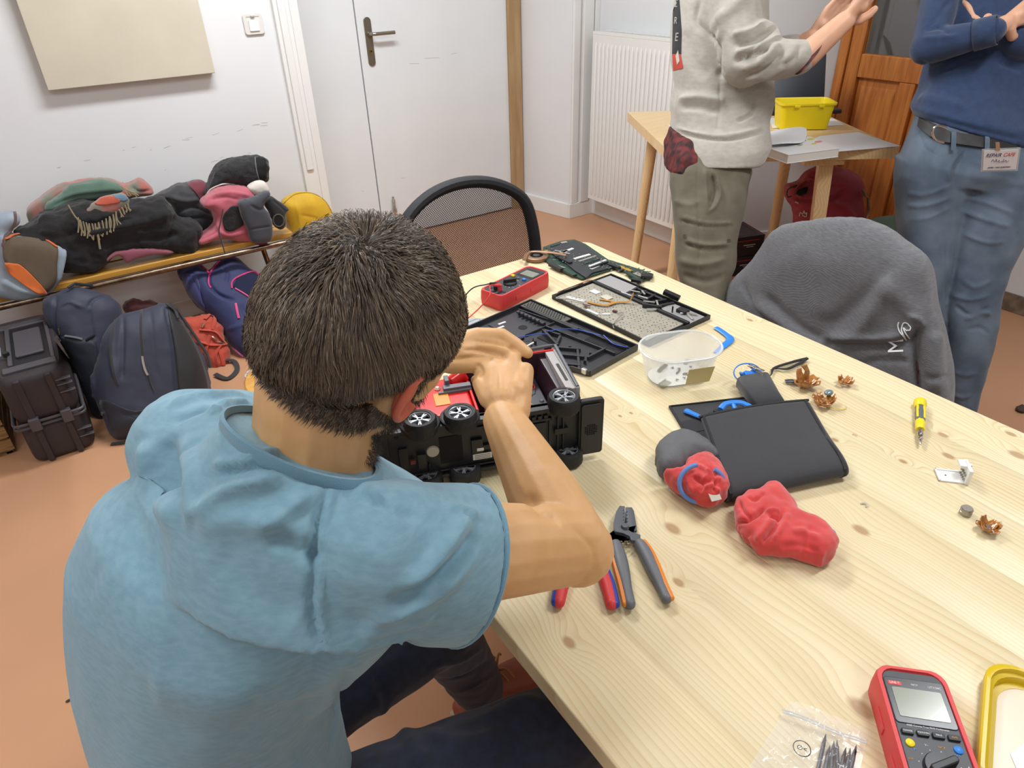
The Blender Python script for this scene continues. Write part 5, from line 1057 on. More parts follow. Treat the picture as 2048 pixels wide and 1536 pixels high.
soft('coat', [(30, 458), (60, 446), (80, 424), (110, 420), (146, 403), (187, 400), (258, 400), (312, 389), (330, 391), (345, 412), (358, 432), (392, 441), (402, 450), (400, 470), (388, 514), (366, 508), (342, 500), (290, 497), (235, 503), (208, 531), (181, 542), (133, 542), (80, 520), (30, 480)], PY(3.285), .085, .09, .06, M_blackwool, 'long black shaggy coat spread along the bench', 'coat', zmin=Z0, vox=.007, lmp=(.010, 18, 3, 3), fl=[([(150, 470), (220, 455), (300, 440), (345, 420)], .015, .02), ([(200, 500), (280, 480), (360, 470)], -.012, .015), ([(120, 480), (180, 455), (260, 425)], -.012, .014), ([(350, 430), (345, 460), (330, 500)], -.008, .01)])
o = soft('padded_jacket', [(310, 392), (330, 380), (353, 368), (374, 366), (402, 358), (417, 372), (408, 400), (427, 424), (430, 446), (404, 470), (380, 455), (351, 432), (337, 404)], PY(3.40), .06, .08, .05, M_quilt, 'black padded jacket with maroon collar between the coats', 'jacket', zmin=Z0, lmp=(.004, 20, 8), fl=[([(355, 425), (385, 415), (425, 430)], -.008, .007), ([(365, 440), (395, 436), (428, 440)], -.006, .006), ([(340, 395), (370, 402), (400, 398)], .010, .01)])
patch('collar', [(374, 366), (388, 362), (402, 359), (415, 373), (409, 392), (404, 402), (392, 386)], o, M_maroon, o, .003)
pk_ = soft('pink_jacket', [(404, 400), (423, 384), (446, 372), (469, 371), (495, 373), (510, 388), (515, 410), (520, 440), (538, 470), (538, 492), (521, 507), (507, 496), (476, 484), (441, 478), (398, 489), (396, 474), (428, 448), (420, 420), (403, 414)], PY(3.25), .055, .09, .05, M_pink, 'dusty pink jacket with black fleece lining at the bench end', 'jacket', zmin=Z0-.12, vox=.006, lmp=(.003, 20, 9), fl=[([(425, 392), (460, 385), (500, 392)], .009, .008), ([(420, 400), (450, 395), (480, 400)], -.006, .006), ([(436, 440), (440, 462), (460, 470), (500, 462)], .010, .008), ([(400, 480), (430, 466), (440, 455)], -.006, .004)])
for o in (pk_,):
    co, _ = coords(o.data); m_ = (co[:, 1] > 3.2) & (co[:, 2] < .452); co[m_, 2] = .452; setco(o.data, co)
hd = soft('fleece_hood', [(407, 402), (412, 378), (423, 346), (441, 325), (476, 314), (520, 311), (535, 320), (536, 340), (534, 362), (510, 368), (493, 374), (458, 368), (430, 374), (416, 390)], PY(3.33), .07, .09, .06, M_fleece, None, None, pk_, zmin=Z0, lmp=(.005, 40, 2))
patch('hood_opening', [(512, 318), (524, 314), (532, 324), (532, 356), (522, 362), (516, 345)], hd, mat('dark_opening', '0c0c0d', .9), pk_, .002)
skin_stripe('hood_seam', [(510, 315), (513, 340), (519, 362)], hd, .0022, fab('seam_grey', '6a6a6c'), pk_)
soft('hood_lining', [(493, 376), (507, 363), (527, 361), (538, 376), (535, 386), (511, 392)], PY(3.235), .03, .03, .03, M_cream, None, None, pk_, zmin=Z0, vox=.004)
skin_stripe('hood_edge', [(408, 402), (420, 380), (440, 369), (460, 367), (480, 372), (494, 376)], hd, .006, M_cream, pk_, flat=.5)
patch('fleece_lining', [(455, 420), (463, 413), (476, 413), (482, 430), (488, 446), (467, 461), (451, 460), (445, 440), (449, 427)], pk_, M_fleece, pk_, .004)
soft('sleeve', [(476, 402), (507, 393), (534, 380), (541, 388), (528, 410), (538, 425), (545, 448), (540, 482), (504, 485), (495, 462), (481, 431)], PY(3.165), .028, .035, .03, M_slate, None, None, pk_, zmin=Z0-.1, vox=.005, fl=[([(494, 460), (518, 456), (543, 452)], -.006, .003), ([(500, 410), (520, 420), (530, 412)], -.006, .006)])
s2 = soft('sleeve', [(527, 408), (541, 391), (560, 402), (579, 418), (571, 426), (572, 448), (560, 460), (544, 448), (537, 425)], PY(3.20), .03, .04, .03, fab('near_black', '1c1e22'), None, None, pk_, zmin=Z0, vox=.005, fl=[([(545, 400), (560, 412), (572, 424)], -.006, .005)])
fq, nq = PY(3.165); c_ = fq(557, 441); G().tube([c_+Vector((.024*math.cos(t), 0, .028*math.sin(t))) for t in np.linspace(0, 2*PI, 22, endpoint=False)], .003, 6, closed=True).build('cuff_edge', fab('cuff_trim', '4c4838'), pk_, smooth=True)
G().lathe([(0, .001), (.024, .001), (.024, 0)], c_, 20, R=Matrix.Rotation(PI/2, 3, 'X')).build('cuff_opening', MATS['dark_opening'], pk_)
stripe('drawcord', [(446, 418), (442, 440), (438, 462), (444, 485), (450, 507)], PY(3.15), 0, .0028, fab('cord_dark', '3c2c34'), pk_)
soft('lining_hem', [(210, 526), (229, 503), (290, 496), (342, 500), (345, 508), (300, 512), (267, 521), (252, 527), (236, 512)], PY(3.215), .012, .015, .02, M_pinkd, 'pink quilted lining edge showing under the black coat on the bench', 'jacket', zmin=Z0, vox=.004)
gjk = frame('windcheater', PY(3.16)[0](60, 520), 'light grey jacket with orange and olive lining at the left bench end', 'jacket')
def into(o, e): o.parent = e; o.matrix_parent_inverse = Matrix.Translation(-e.location); return o
sh_ = into(soft('shell', [(-60, 430), (0, 423), (27, 422), (41, 433), (42, 447), (22, 466), (40, 468), (75, 472), (117, 483), (131, 492), (138, 503), (128, 545), (117, 570), (92, 592), (42, 603), (0, 596), (-60, 590)], PY(3.14, .15), .05, .14, .05, M_gj, vox=.007, fl=[([(0, 560), (40, 580), (90, 588)], .01, .012), ([(5, 470), (6, 500), (15, 540)], .016, .010), ([(131, 496), (124, 530), (116, 565)], .012, .006)]), gjk)
into(patch('olive_lining', [(8, 480), (25, 474), (60, 475), (90, 482), (115, 494), (114, 530), (112, 562), (94, 584), (78, 566), (62, 550), (37, 529), (10, 524)], sh_, M_olive, None, .004), gjk)
into(patch('orange_lining', [(10, 527), (27, 527), (42, 531), (69, 556), (93, 585), (79, 589), (55, 575), (35, 560), (18, 546)], sh_, M_or, None, .006, .002), gjk)
into(skin_stripe('orange_trim', [(9, 478), (30, 471), (60, 472), (90, 481), (114, 495)], sh_, .007, M_or, None, .006, flat=.5), gjk)
into(skin_stripe('collar_trim', [(28, 423), (30, 440), (22, 458), (10, 472), (6, 492)], sh_, .006, fab('brown_trim', '5a4440'), None, .003, flat=.5), gjk)
# ================================================================= BAGS, CASE, CRATE
M_navy = fab('navy_nylon', '2c3144', rough=.6, sheen=.1, bscale=900); M_navyd = fab('dark_navy_nylon', '1d212e', rough=.6, sheen=.1, bscale=900); M_blk = fab('black_nylon_bag', '1d1d21', rough=.6, sheen=.1); M_strap = fab('webbing', '2a2a2e', bscale=900)
p_ = PY(2.66, .42); bg = frame('backpack', p_[0](300, 860), 'dark navy backpack with long metal zip pull, nearest of the bags on the floor', 'backpack')
b1 = into(soft('body', [(232, 634), (250, 626), (286, 617), (323, 604), (338, 612), (362, 636), (388, 675), (412, 720), (424, 775), (424, 830), (400, 872), (340, 882), (260, 879), (224, 876), (203, 840), (183, 764), (193, 712), (207, 665)], p_, .11, .06, .11, M_navy, vox=.007, fl=[([(225, 640), (222, 700), (232, 760)], .008, .010), ([(246, 628), (245, 700), (244, 760)], -.010, .006), ([(330, 615), (345, 680), (352, 760), (356, 850)], -.012, .006), ([(186, 740), (192, 800), (205, 850)], .012, .01), ([(210, 820), (270, 830), (340, 812)], -.007, .005), ([(300, 620), (308, 700), (318, 760)], -.006, .005)], lmp=(.003, 12, 4)), bg)
into(patch('side_panel', [(336, 616), (350, 624), (382, 672), (404, 722), (418, 775), (416, 840), (390, 860), (362, 850), (357, 770), (348, 690)], b1, M_blk, None, .003), bg)
into(patch('lower_panel', [(200, 800), (270, 822), (345, 805), (352, 860), (330, 878), (260, 876), (222, 872)], b1, M_navyd, None, .002), bg)
for q in ([(283, 620), (282, 660), (286, 710), (292, 745)], [(231, 640), (222, 690), (226, 740), (236, 770)]): into(skin_stripe('zip', q, b1, .0055, M_strap, None, .001, flat=.4), bg)
zq = into(skin_stripe('zip_pull', [(285, 712), (287, 727), (291, 741), (296, 750)], b1, .0052, M_chrome, None, .007, flat=.35, k=3), bg)
into(skin_stripe('pull_cord', [(297, 748), (301, 765), (308, 782)], b1, .002, M_strap, None, .004), bg)
into(skin_stripe('shoulder_strap', [(334, 612), (360, 632), (388, 668), (408, 710), (424, 772)], b1, .016, M_blk, None, .012, flat=.4), bg)
into(skin_stripe('handle', [(330, 612), (345, 625), (352, 640)], b1, .007, M_blk, None, .014, flat=.5), bg)
into(skin_stripe('zip_pull', [(203, 830), (207, 825)], b1, .006, M_chrome, None, .004, k=2), bg)
g = G().tube([Zp(222, 888, .004), Zp(245, 885, .006), Zp(268, 878, .01)], .011, 6, flat=.15); into(g.build('strap_end', M_strap, None, smooth=True), bg)
p_ = PY(2.90, .40); bg = frame('backpack', p_[0](190, 820), 'navy backpack standing between the hard case and the nearest backpack', 'backpack')
b1 = into(soft('body', [(84, 600), (109, 586), (146, 572), (182, 576), (224, 592), (244, 615), (250, 660), (240, 720), (230, 790), (215, 850), (196, 850), (170, 800), (135, 722), (109, 675), (88, 640)], p_, .09, .08, .09, M_navy, vox=.007, fl=[([(112, 592), (108, 640), (118, 680)], -.012, .006), ([(178, 616), (186, 600), (210, 590)], -.008, .005), ([(178, 616), (182, 650), (190, 680)], -.006, .005), ([(122, 612), (140, 604), (165, 616)], .008, .005), ([(150, 700), (180, 720)], -.006, .006)], lmp=(.003, 14, 5)), bg)
into(patch('front_pocket', [(110, 675), (150, 680), (190, 684), (196, 730), (210, 800), (205, 845), (180, 800), (150, 735)], b1, M_navyd, None, .003), bg)
into(skin_stripe('tab', [(131, 671), (150, 674), (165, 678)], b1, .009, fab('grey_webbing', '55565a'), None, .002, flat=.3), bg); into(skin_stripe('buckle', [(172, 680), (188, 670)], b1, .007, M_black, None, .004, flat=.5), bg)
into(skin_stripe('pull_cord', [(118, 655), (120, 668), (116, 672)], b1, .004, M_chrome, None, .003), bg); into(skin_stripe('handle', [(140, 582), (160, 572), (182, 580)], b1, .006, M_blk, None, .016), bg)
into(skin_stripe('pull_cord', [(158, 680), (160, 692), (163, 698)], b1, .0016, fab('grey_webbing', '55565a'), None, .003), bg)
p_ = PY(3.0, .78); bg = frame('backpack', p_[0](500, 700), 'navy backpack with open pink zip leaning under the bench end', 'backpack')
b1 = into(soft('body', [(352, 546), (364, 530), (386, 526), (401, 530), (416, 545), (441, 521), (472, 519), (491, 532), (505, 545), (550, 570), (585, 610), (590, 700), (560, 722), (517, 719), (482, 712), (462, 692), (440, 657), (417, 630), (392, 612), (374, 587), (362, 562)], p_, .10, .05, .09, fab('blue_navy_nylon', '28305a', rough=.7, sheen=.1), vox=.006, fl=[([(418, 546), (420, 570), (440, 590), (470, 600)], -.016, .007), ([(442, 535), (455, 545), (452, 565)], -.006, .006), ([(480, 610), (500, 640), (530, 660)], -.006, .01), ([(455, 660), (490, 650), (530, 665)], .006, .01), ([(375, 545), (395, 575), (410, 625)], -.008, .005)], lmp=(.003, 14, 7)), bg)
M_pz = mat('pink_zip', 'c83a78', .5)
into(patch('open_mouth', [(466, 572), (475, 558), (490, 548), (506, 546), (528, 560), (552, 580), (548, 620), (520, 606), (490, 590), (472, 578)], b1, mat('bag_inside', '141a38', .9), None, .002), bg)
for q in ([(464, 577), (464, 565), (476, 554), (505, 544), (520, 552), (549, 574)], [(470, 577), (492, 590), (515, 607), (536, 622)], [(441, 522), (425, 540), (416, 560), (422, 576)], [(396, 528), (410, 538), (418, 548)]): into(skin_stripe('pink_piping', q, b1, .0042, M_pz, None, .003), bg)
into(skin_stripe('zip_pull', [(471, 607), (474, 622), (478, 637)], b1, .006, M_pz, None, .004, flat=.5), bg); into(skin_stripe('pink_piping', [(462, 692), (474, 702), (490, 714), (512, 720)], b1, .007, mat('pink_base', 'd070a8', .6), None, .001), bg)
into(patch('shoulder_panel', [(368, 548), (390, 550), (398, 570), (404, 600), (412, 625), (396, 610), (376, 588), (366, 562)], b1, fab('violet_navy', '35386a'), None, .004), bg)
cr_ = G()
for i, (a, b) in enumerate(((522, 600), (530, 592), (538, 604), (529, 608))): q = p_[0](a, b)+p_[1]*.115; cr_.ball(q, (.02, .012, .014), nu=10, nv=7)
me = remesh(cr_, .003, 2); lump(me, .003, 90, 1); into(link_mesh('crumpled_wrapper', me, mat('wrapper', 'c08a4c', .4), None, True), bg)
p_ = PY(3.02, .55); bg = frame('harness_bag', p_[0](440, 700), 'orange red bag with many straps behind the nearest backpack', 'bag')
b1 = into(soft('body', [(362, 640), (390, 633), (417, 628), (446, 655), (449, 680), (460, 705), (452, 740), (425, 745), (400, 720), (380, 690)], p_, .05, .05, .05, fab('coral_nylon', 'b5442e', rough=.7), vox=.005, lmp=(.006, 25, 3)), bg)
for q in ([(398, 660), (430, 664), (452, 690), (478, 711)], [(410, 640), (420, 630), (428, 640), (425, 660)], [(440, 700), (446, 730), (436, 742)], [(395, 680), (420, 690), (450, 688)], [(420, 670), (412, 700), (414, 715)], [(440, 690), (430, 715), (445, 745)]): into(skin_stripe('strap', q, b1, .009, fab('red_webbing', 'c04a34'), None, .006, flat=.3), bg)
into(G().tube(spline([Zp(448, 720, .02), Zp(468, 722, .012), Zp(474, 740, .008), Zp(455, 757, .008), Zp(430, 748, .012)], 6), .012, 6, flat=.25).build('strap', M_strap, None, smooth=True), bg)
for q in ([(434, 684), (446, 688)], [(408, 646), (404, 654)], [(424, 674), (432, 682)]): into(skin_stripe('buckle', q, b1, .0045, M_chrome, None, .010, k=3), bg)
soft('bag', [(246, 606), (262, 598), (290, 598), (318, 606), (326, 625), (300, 640), (255, 636)], PY(3.22, .3), .04, .05, .04, fab('dark_red_nylon', '4a1a1c', rough=.7), 'dark red and black bag top peeping behind the two navy backpacks', 'bag', zmin=.001, vox=.006, lmp=(.008, 25, 3))
yb = soft('yellow_backpack', [(563, 408), (581, 390), (602, 383), (628, 386), (652, 402), (668, 432), (680, 470), (690, 560), (660, 610), (612, 600), (590, 535), (578, 497), (575, 455)], PY(3.44, .04), .07, .09, .08, fab('mustard_canvas', 'c9a01c', bump=.2, rough=.7, sheen=.1), 'mustard yellow backpack standing against the wall by the door frame', 'backpack', vox=.006, fl=[([(580, 470), (600, 480), (630, 490)], -.006, .006), ([(590, 400), (600, 450), (590, 480)], .005, .008), ([(600, 430), (640, 440), (660, 460)], -.004, .006)])
e = patch('leather_patch', [(617, 470), (622, 454), (646, 457), (642, 473)], yb, mat('patch_dark', '3c3a34', .6), yb, .002)
for q in ([(626, 464), (632, 460)], [(629, 469), (636, 465)]): skin_stripe('patch_print', q, yb, .0012, mat('patch_yellow', 'c8b84a', .5), yb, .006, k=2)
skin_stripe('seam', [(563, 412), (585, 392), (606, 386), (630, 389), (652, 405), (668, 436)], yb, .003, fab('mustard_dark', 'a07f18'), yb, .001)
# hard case
ca = frame('hard_case', (-.262, 2.915, 0), 'ribbed dark hard shell case standing left of the backpacks', 'case')
M_case2 = mat('case_shell', '3a3437', .5, bump=.35, bscale=900, spec=.3); M_casel = mat('case_trim', '4a474c', .4)
def rbx(x0, x1, y0, y1, z0, z1): return G().loft([(((x0+x1)/2, (y0+y1)/2, z), ((x1-x0)/2*s, 0, 0), (0, (y1-y0)/2*s, 0)) for z, s in ((z0, .93), (z0+.012, .985), (z0+.03, 1), (z1-.03, 1), (z1-.012, .985), (z1, .93))], 48, 7)
rbx(-.105, .108, -.275, .275, 0, .165).build('lower_shell', M_case2, ca, smooth=True, bevel=.0)
rbx(-.105, .108, -.275, .275, .168, .355).build('upper_shell', M_case2, ca, smooth=True)
for z in (.160, .176): G().tube([(x, y, z) for x, y in rrect(.222, .560, .02, 4, .0015, 0)], .0055, 6, closed=True, flat=1.0).build('seam_rim', M_casel, ca, smooth=True)
for x in (-.045, .050): G().bx(x-.011, x+.011, -.284, -.262, .005, .345).build('vertical_rib', M_case2, ca, bevel=.005)
for x in (-.045, .055): G().bx(x-.017, x+.017, -.296, -.27, .145, .195).build('latch', M_casel, ca, bevel=.004)
for z in (.06, .09, .255, .285, .305): G().bx(.062, .112, -.279, -.262, z, z+.005).build('corner_rib', M_casel, ca, bevel=.002)
G().bx(-.06, .08, -.19, .16, .352, .360).build('top_recess', mat('recess_black', '17171a', .5), ca, bevel=.003)
G().bx(-.075, .09, -.235, -.195, .350, .366).build('handle_mount', M_casel, ca, bevel=.004); G().bx(-.075, .09, .16, .20, .350, .366).build('handle_mount', M_casel, ca, bevel=.004)
G().bx(-.03, .06, -.13, .10, .357, .372).build('handle_grip', M_casel, ca, bevel=.006); G().bx(-.055, -.04, -.19, .16, .356, .370).build('handle_bar', M_casel, ca, bevel=.003); G().bx(.075, .088, -.19, .16, .354, .366).build('handle_bar', M_casel, ca, bevel=.003)
G().cyl((-.055, -.10, .366), (-.055, -.10, .382), .011, n=14).build('valve', M_black, ca, smooth=True); G().bx(-.1, -.075, -.06, .02, .352, .362).build('name_tag', mat('tag_pale', 'c4ccd4', .3), ca, bevel=.001)
# crate
M_crate = mat('crate_wood', '9a7a4e', .75, col2='7a5c38', vscale=12, stretch=(1, 1, 8), bump=.3, bscale=60)
ct = frame('crate', (-.60, 2.93, 0), 'rough wooden crate at the left edge of the frame beside the hard case', 'crate')
for z in (.02, .075, .13): 
    G().bx(-.19, .185, -.155, -.145, z, z+.045).build('slat', M_crate, ct, bevel=.001); G().bx(.175, .185, -.145, .15, z, z+.045).build('slat', M_crate, ct, bevel=.001); G().bx(-.19, .185, .150, .160, z, z+.045).build('slat', M_crate, ct, bevel=.001)
for x, y in ((.165, -.135), (-.18, -.135), (.165, .14), (-.18, .14)): G().bx(x-.012, x+.012, y-.01, y+.01, 0, .19).build('corner_post', M_crate, ct, bevel=.001)
G().bx(-.19, .175, -.145, .15, .003, .012).build('bottom_board', M_crate, ct)
# white cable coil and stool sliver
c0 = Zp(520, 752, .02); G().tube([c0+Vector((.055*math.cos(t)*(1+.1*math.sin(3*t)), .055*math.sin(t), .004+.004*t/6)) for t in np.linspace(0, 15, 60)], .0035, 6).build('power_cable', mat('white_cable', 'd4d0c8', .4), None, smooth=True, label='coiled white cable on the floor below the pink trimmed backpack', cat='cable')
so = Zp(492, 775, .46); st_ = frame('stool', (so.x+.142, so.y-.03, 0), 'pale wooden stool mostly hidden behind the seated man', 'stool')
G().lathe([(0, .47), (.145, .47), (.150, .465), (.150, .45), (.145, .445), (0, .445)], n=40).build('seat', M_bwood, st_, smooth=True)
for k_ in range(4): a = PI/4+k_*PI/2; G().cyl((.09*math.cos(a), .09*math.sin(a), .445), (.13*math.cos(a), .13*math.sin(a), 0), .014, .011, 12).build('leg', M_bwood, st_, smooth=True)
# ================================================================= SMALL TABLE GROUP
ST = .85; A_, B_, C2 = Zp(1255, 224, ST), Zp(1343, 307, ST), Zp(1800, 295, ST); D2 = A_+(C2-B_)
sm = frame('side_table', ((A_+C2)/2).to_tuple()[:2]+(0,), 'small pine table with laptop, book and yellow box behind the man in the grey hoodie', 'table'); so_ = Vector((sm.location.x, sm.location.y, 0))
M_pine3 = pine('pine_small', 'e0c496', 'c9a066', [], 'X', .0)
cor = [p-so_ for p in (A_, B_, C2, D2)]
def lerp(a, b, t): return a+(b-a)*t
for k_ in range(6):
    t0, t1 = k_/6+.0004, (k_+1)/6-.0004; q = [lerp(cor[1], cor[0], t0), lerp(cor[2], cor[3], t0), lerp(cor[2], cor[3], t1), lerp(cor[1], cor[0], t1)]
    G().prism([(v.x, v.y) for v in q], ST-.042, ST).build('board', M_pine3, sm, bevel=.0006)
ins = lambda u, v: lerp(lerp(cor[1], cor[2], u), lerp(cor[0], cor[3], u), v)
for u, v, du, dv, sq in ((.12, .84, -.05, .02, 0), (.12, .16, -.03, -.03, 0), (.86, .84, 0, .0, 0), (.74, .12, .04, -.04, 1)):
    a = ins(u, v); b = ins(u+du*1.2, v+dv*1.2); a.z = ST-.04; b.z = 0
    if sq: G().tube([a, b], [.040, .034], 4).build('leg', M_pine3, sm, bevel=.003)
    else: G().cyl(a, b, .028, .021, 20).build('leg', M_pine3, sm, smooth=True)
a = ins(.70, .06); G().box((a.x, a.y, ST-.055), (.16, .05, .028), rz=math.atan2((cor[2]-cor[1]).y, (cor[2]-cor[1]).x)).build('bracket', M_pine3, sm, bevel=.002)
def flat(name, px, z, th, mt, lab, cat, off=0): P_ = [Zp(a, b, z) for a, b in px]; return G().prism([(p.x, p.y) for p in P_], z-th, z).build(name, mt, None, label=lab, cat=cat)
M_paper = mat('paper', 'e2e4e8', .6)
flat('sheet_of_paper', [(1600, 290), (1660, 304), (1802, 292), (1716, 264), (1640, 272)], ST+.0025, .0012, M_paper, 'large white sheet at the right corner of the small table', 'paper')
flat('sheet_of_paper', [(1538, 236), (1545, 256), (1690, 250), (1668, 238)], ST+.0022, .001, M_paper, 'white sheet under the yellow box', 'paper')
flat('sheet_of_paper', [(1336, 250), (1343, 256), (1400, 256), (1400, 248)], ST+.0022, .001, M_paper, 'sheet of paper peeping out behind the man in the grey hoodie', 'paper')
BK = [(1517, 292), (1580, 305), (1678, 294), (1630, 268), (1540, 270)]
P_ = [Zp(*q, ST+.034) for q in ((1517, 288), (1577, 309), (1679, 296), (1618, 272))]
bo = frame('book', (P_[0]+P_[2])/2-Vector((0, 0, .034)), 'thick white covered book at the front edge of the small table', 'book'); oo = Vector((bo.location.x, bo.location.y, 0))
G().prism([(p.x-oo.x, p.y-oo.y) for p in P_], .003, .031).build('pages', mat('pages', 'd8d4cc', .8), bo)
for z in (.0015, .032): G().prism([((p.x-oo.x)*1.015, (p.y-oo.y)*1.015) for p in P_], z-.0012, z+.0015).build('cover', mat('book_cover', 'e4e4e4', .3), bo, bevel=.0008)
for i, (c, px, py, s_) in enumerate((('c8d048', 1622, 278, .02), ('d88a80', 1637, 283, .022), ('9aa88a', 1600, 290, .016), ('c8d048', 1628, 287, .015), ('6a7078', 1608, 281, .012))):
    q = Zp(px, py, ST+.0345)-oo; G().lathe([(0, .0006), (s_, .0006), (s_, 0)], (q.x, q.y, .0337), 14, .9, .5).build('cover_print', mat('print_'+c, c, .5), bo)
text('spine_print', 'repair manual', .0001, M_inkd, bo, Matrix.Identity(4)) if False else None
q = Zp(1573, 283, ST+.035); lf = pad([(1522, 276), (1535, 264), (1575, 260), (1612, 262), (1608, 284), (1570, 292), (1528, 292)], plane((q.x, q.y, ST+.040), (0, 0, 1)), .002, .002, .01, .004, 2, zmin=.87)
co, _ = coords(lf); co[:, 2] += .006*np.sin(co[:, 0]*22)+.004; setco(lf, co)
link_mesh('leaflet', lf, M_paper, None, True, label='curled white leaflet lying on the book', cat='paper')
# yellow box
q = [Zp(*a, ST+.085) for a in ((1549, 224), (1660, 245), (1667, 226), (1560, 216))]
yc = (q[0]+q[1]+q[2]+q[3])/4; yx = (q[1]-q[0]); an = math.atan2(yx.y, yx.x); bc_ = Zp(1606, 258, ST)
yb_ = frame('plastic_box', (bc_.x+.02, bc_.y+.03, ST+.003), 'yellow plastic box in the middle of the small table', 'box', rz=rt(-38))
prof = [(.20, .125, 0, .02), (.225, .145, .10, .024), (.24, .158, .101, .028), (.24, .158, .108, .028), (.225, .145, .108, .024), (.22, .14, .103, .022), (.198, .122, .004, .02)]
rr_ = [[(x, y, z) for x, y in rrect(w_, h_, r, 6)] for w_, h_, z, r in prof]; k = len(rr_[0]); G().add([p for r in rr_ for p in r], [(i*k+j, i*k+(j+1) % k, (i+1)*k+(j+1) % k, (i+1)*k+j) for i in range(6) for j in range(k)]+[tuple(range(k-1, -1, -1)), tuple(range(6*k, 7*k))]).build('tub_body', mat('box_yellow', 'e6d008', .35), yb_, smooth=True)
for x in (-.05, .05): G().box((x, -.081, .098), (.022, .006, .008)).build('clip', mat('box_yellow', 'e6d008', .35), yb_, bevel=.001)
# laptop
lp_ = Zp(1590, 216, ST+.01); lt = frame('laptop', (lp_.x, lp_.y, ST+.003), 'open black laptop at the back of the small table', 'laptop', rz=rt(-36))
G().bx(-.18, .18, -.12, .12, 0, .018).build('base', mat('laptop_black', '1e1f22', .4), lt, bevel=.004)
kg = G()
for r in range(5):
    for c in range(14): kg.bx(-.155+c*.0222, -.155+c*.0222+.018, -.015+r*.0225, -.015+r*.0225+.018, .018, .0205)
kg.build('keyboard', mat('key_black', '101113', .5), lt, kind='stuff')
G().bx(-.05, .05, -.10, -.04, .018, .0186).build('touchpad', MATS['laptop_black'], lt); G().bx(-.045, .045, -.034, -.029, .018, .0195).build('red_stripe', mat('red_key', 'a03030', .5), lt)
ld_ = G().box((0, 0, .115), (.36, .008, .23)); ld_.xf(Matrix.Translation((0, .125, .016)) @ Matrix.Rotation(rt(-24), 4, 'X')); ldo = ld_.build('lid', MATS['laptop_black'], lt, bevel=.003)
sc_ = G().box((0, -.005, .122), (.335, .001, .205)); sc_.xf(Matrix.Translation((0, .125, .016)) @ Matrix.Rotation(rt(-24), 4, 'X')); sc_.build('screen', mat('screen_dark', '2d3038', .25), ldo)
# red rucksack
rp = plane(Dp(1650, 420, 3.25), (FW.x, FW.y, -.15)); rk = frame('rucksack', rp[0](1650, 440), 'crimson drawstring rucksack under the small table by the wooden door', 'backpack')
b1 = into(soft('body', [(1568, 378), (1576, 366), (1595, 360), (1612, 344), (1640, 331), (1680, 330), (1712, 345), (1726, 370), (1722, 400), (1728, 440), (1730, 540), (1590, 560), (1588, 430), (1578, 405)], rp, .10, .08, .10, fab('crimson_nylon', '8e1f34', rough=.6, sheen=.1), vox=.007, fl=[([(1580, 395), (1610, 402), (1660, 398), (1690, 380)], -.016, .009), ([(1600, 370), (1640, 360), (1690, 350)], .012, .014), ([(1620, 350), (1650, 372), (1690, 372)], -.010, .010), ([(1660, 405), (1690, 415), (1710, 440)], .012, .012)], lmp=(.006, 12, 5)), rk)
into(patch('neck_opening', [(1592, 384), (1602, 378), (1614, 374), (1616, 382), (1608, 390), (1598, 391)], b1, MATS['dark_opening'], None, .003), rk)
into(skin_stripe('neck_hem', [(1590, 388), (1596, 376), (1612, 364), (1620, 370), (1616, 386), (1604, 393)], b1, .007, fab('crimson_dark', '701828'), None, .004), rk)
into(G().tube(spline([rp[0](1585, 368)+rp[1]*.05, rp[0](1566, 376)+rp[1]*.06, rp[0](1565, 390)+rp[1]*.06, rp[0](1574, 390)+rp[1]*.05], 6), .003, 6).build('drawcord', M_strap, None, smooth=True), rk)
into(skin_stripe('metal_frame', [(1718, 380), (1728, 400), (1730, 420), (1724, 436)], b1, .006, M_steel, None, .02), rk)
into(skin_stripe('paw_print', [(1600, 432), (1602, 424), (1606, 428), (1609, 421), (1611, 428), (1614, 424), (1613, 433), (1606, 430)], b1, .0022, mat('print_white2', 'd0ccc8', .6), None, .004, k=3), rk)
into(skin_stripe('label_tag', [(1592, 403), (1598, 406)], b1, .008, mat('tag_cream', 'c8c0b0', .6), None, .004, flat=.4, k=2), rk)
# black and red boxes
bxp = Zp(1480, 552, 0)
for i, (z, lab_) in enumerate(((0, 'black and red cardboard box on the floor under the small table, lower of two'), (.112, 'black and red cardboard box stacked on the other under the small table'))):
    e = frame('cardboard_box', (bxp.x+.03, bxp.y+.10, z), lab_, 'box', rz=rt(-22+i*3), group='boxes under the small table')
    G().bx(-.15, .12, -.1, .12, .001, .11).build('carton', mat('carton_black', '1c191d', .4), e, bevel=.002)
    G().bx(.12, .1215, -.1, .12, .001, .11).build('red_side', mat('carton_red', 'c02a26', .4), e)
    G().bx(-.1, .09, -.1008, -.0995, .085, .088).build('print_line', mat('carton_red', 'c02a26', .4), e); G().bx(0.0, .07, -.1008, -.0995, .060, .063).build('print_line', M_ink, e); G().bx(0.02, .06, -.1008, -.0995, .05, .052).build('print_line', M_ink, e)
    G().tube([(x, y, .1105) for x, y in rrect(.22, .17, .02, 3, -.015, .01)], .0016, 4, closed=True).build('print_outline', mat('carton_purple', '5a2a3a', .4), e)
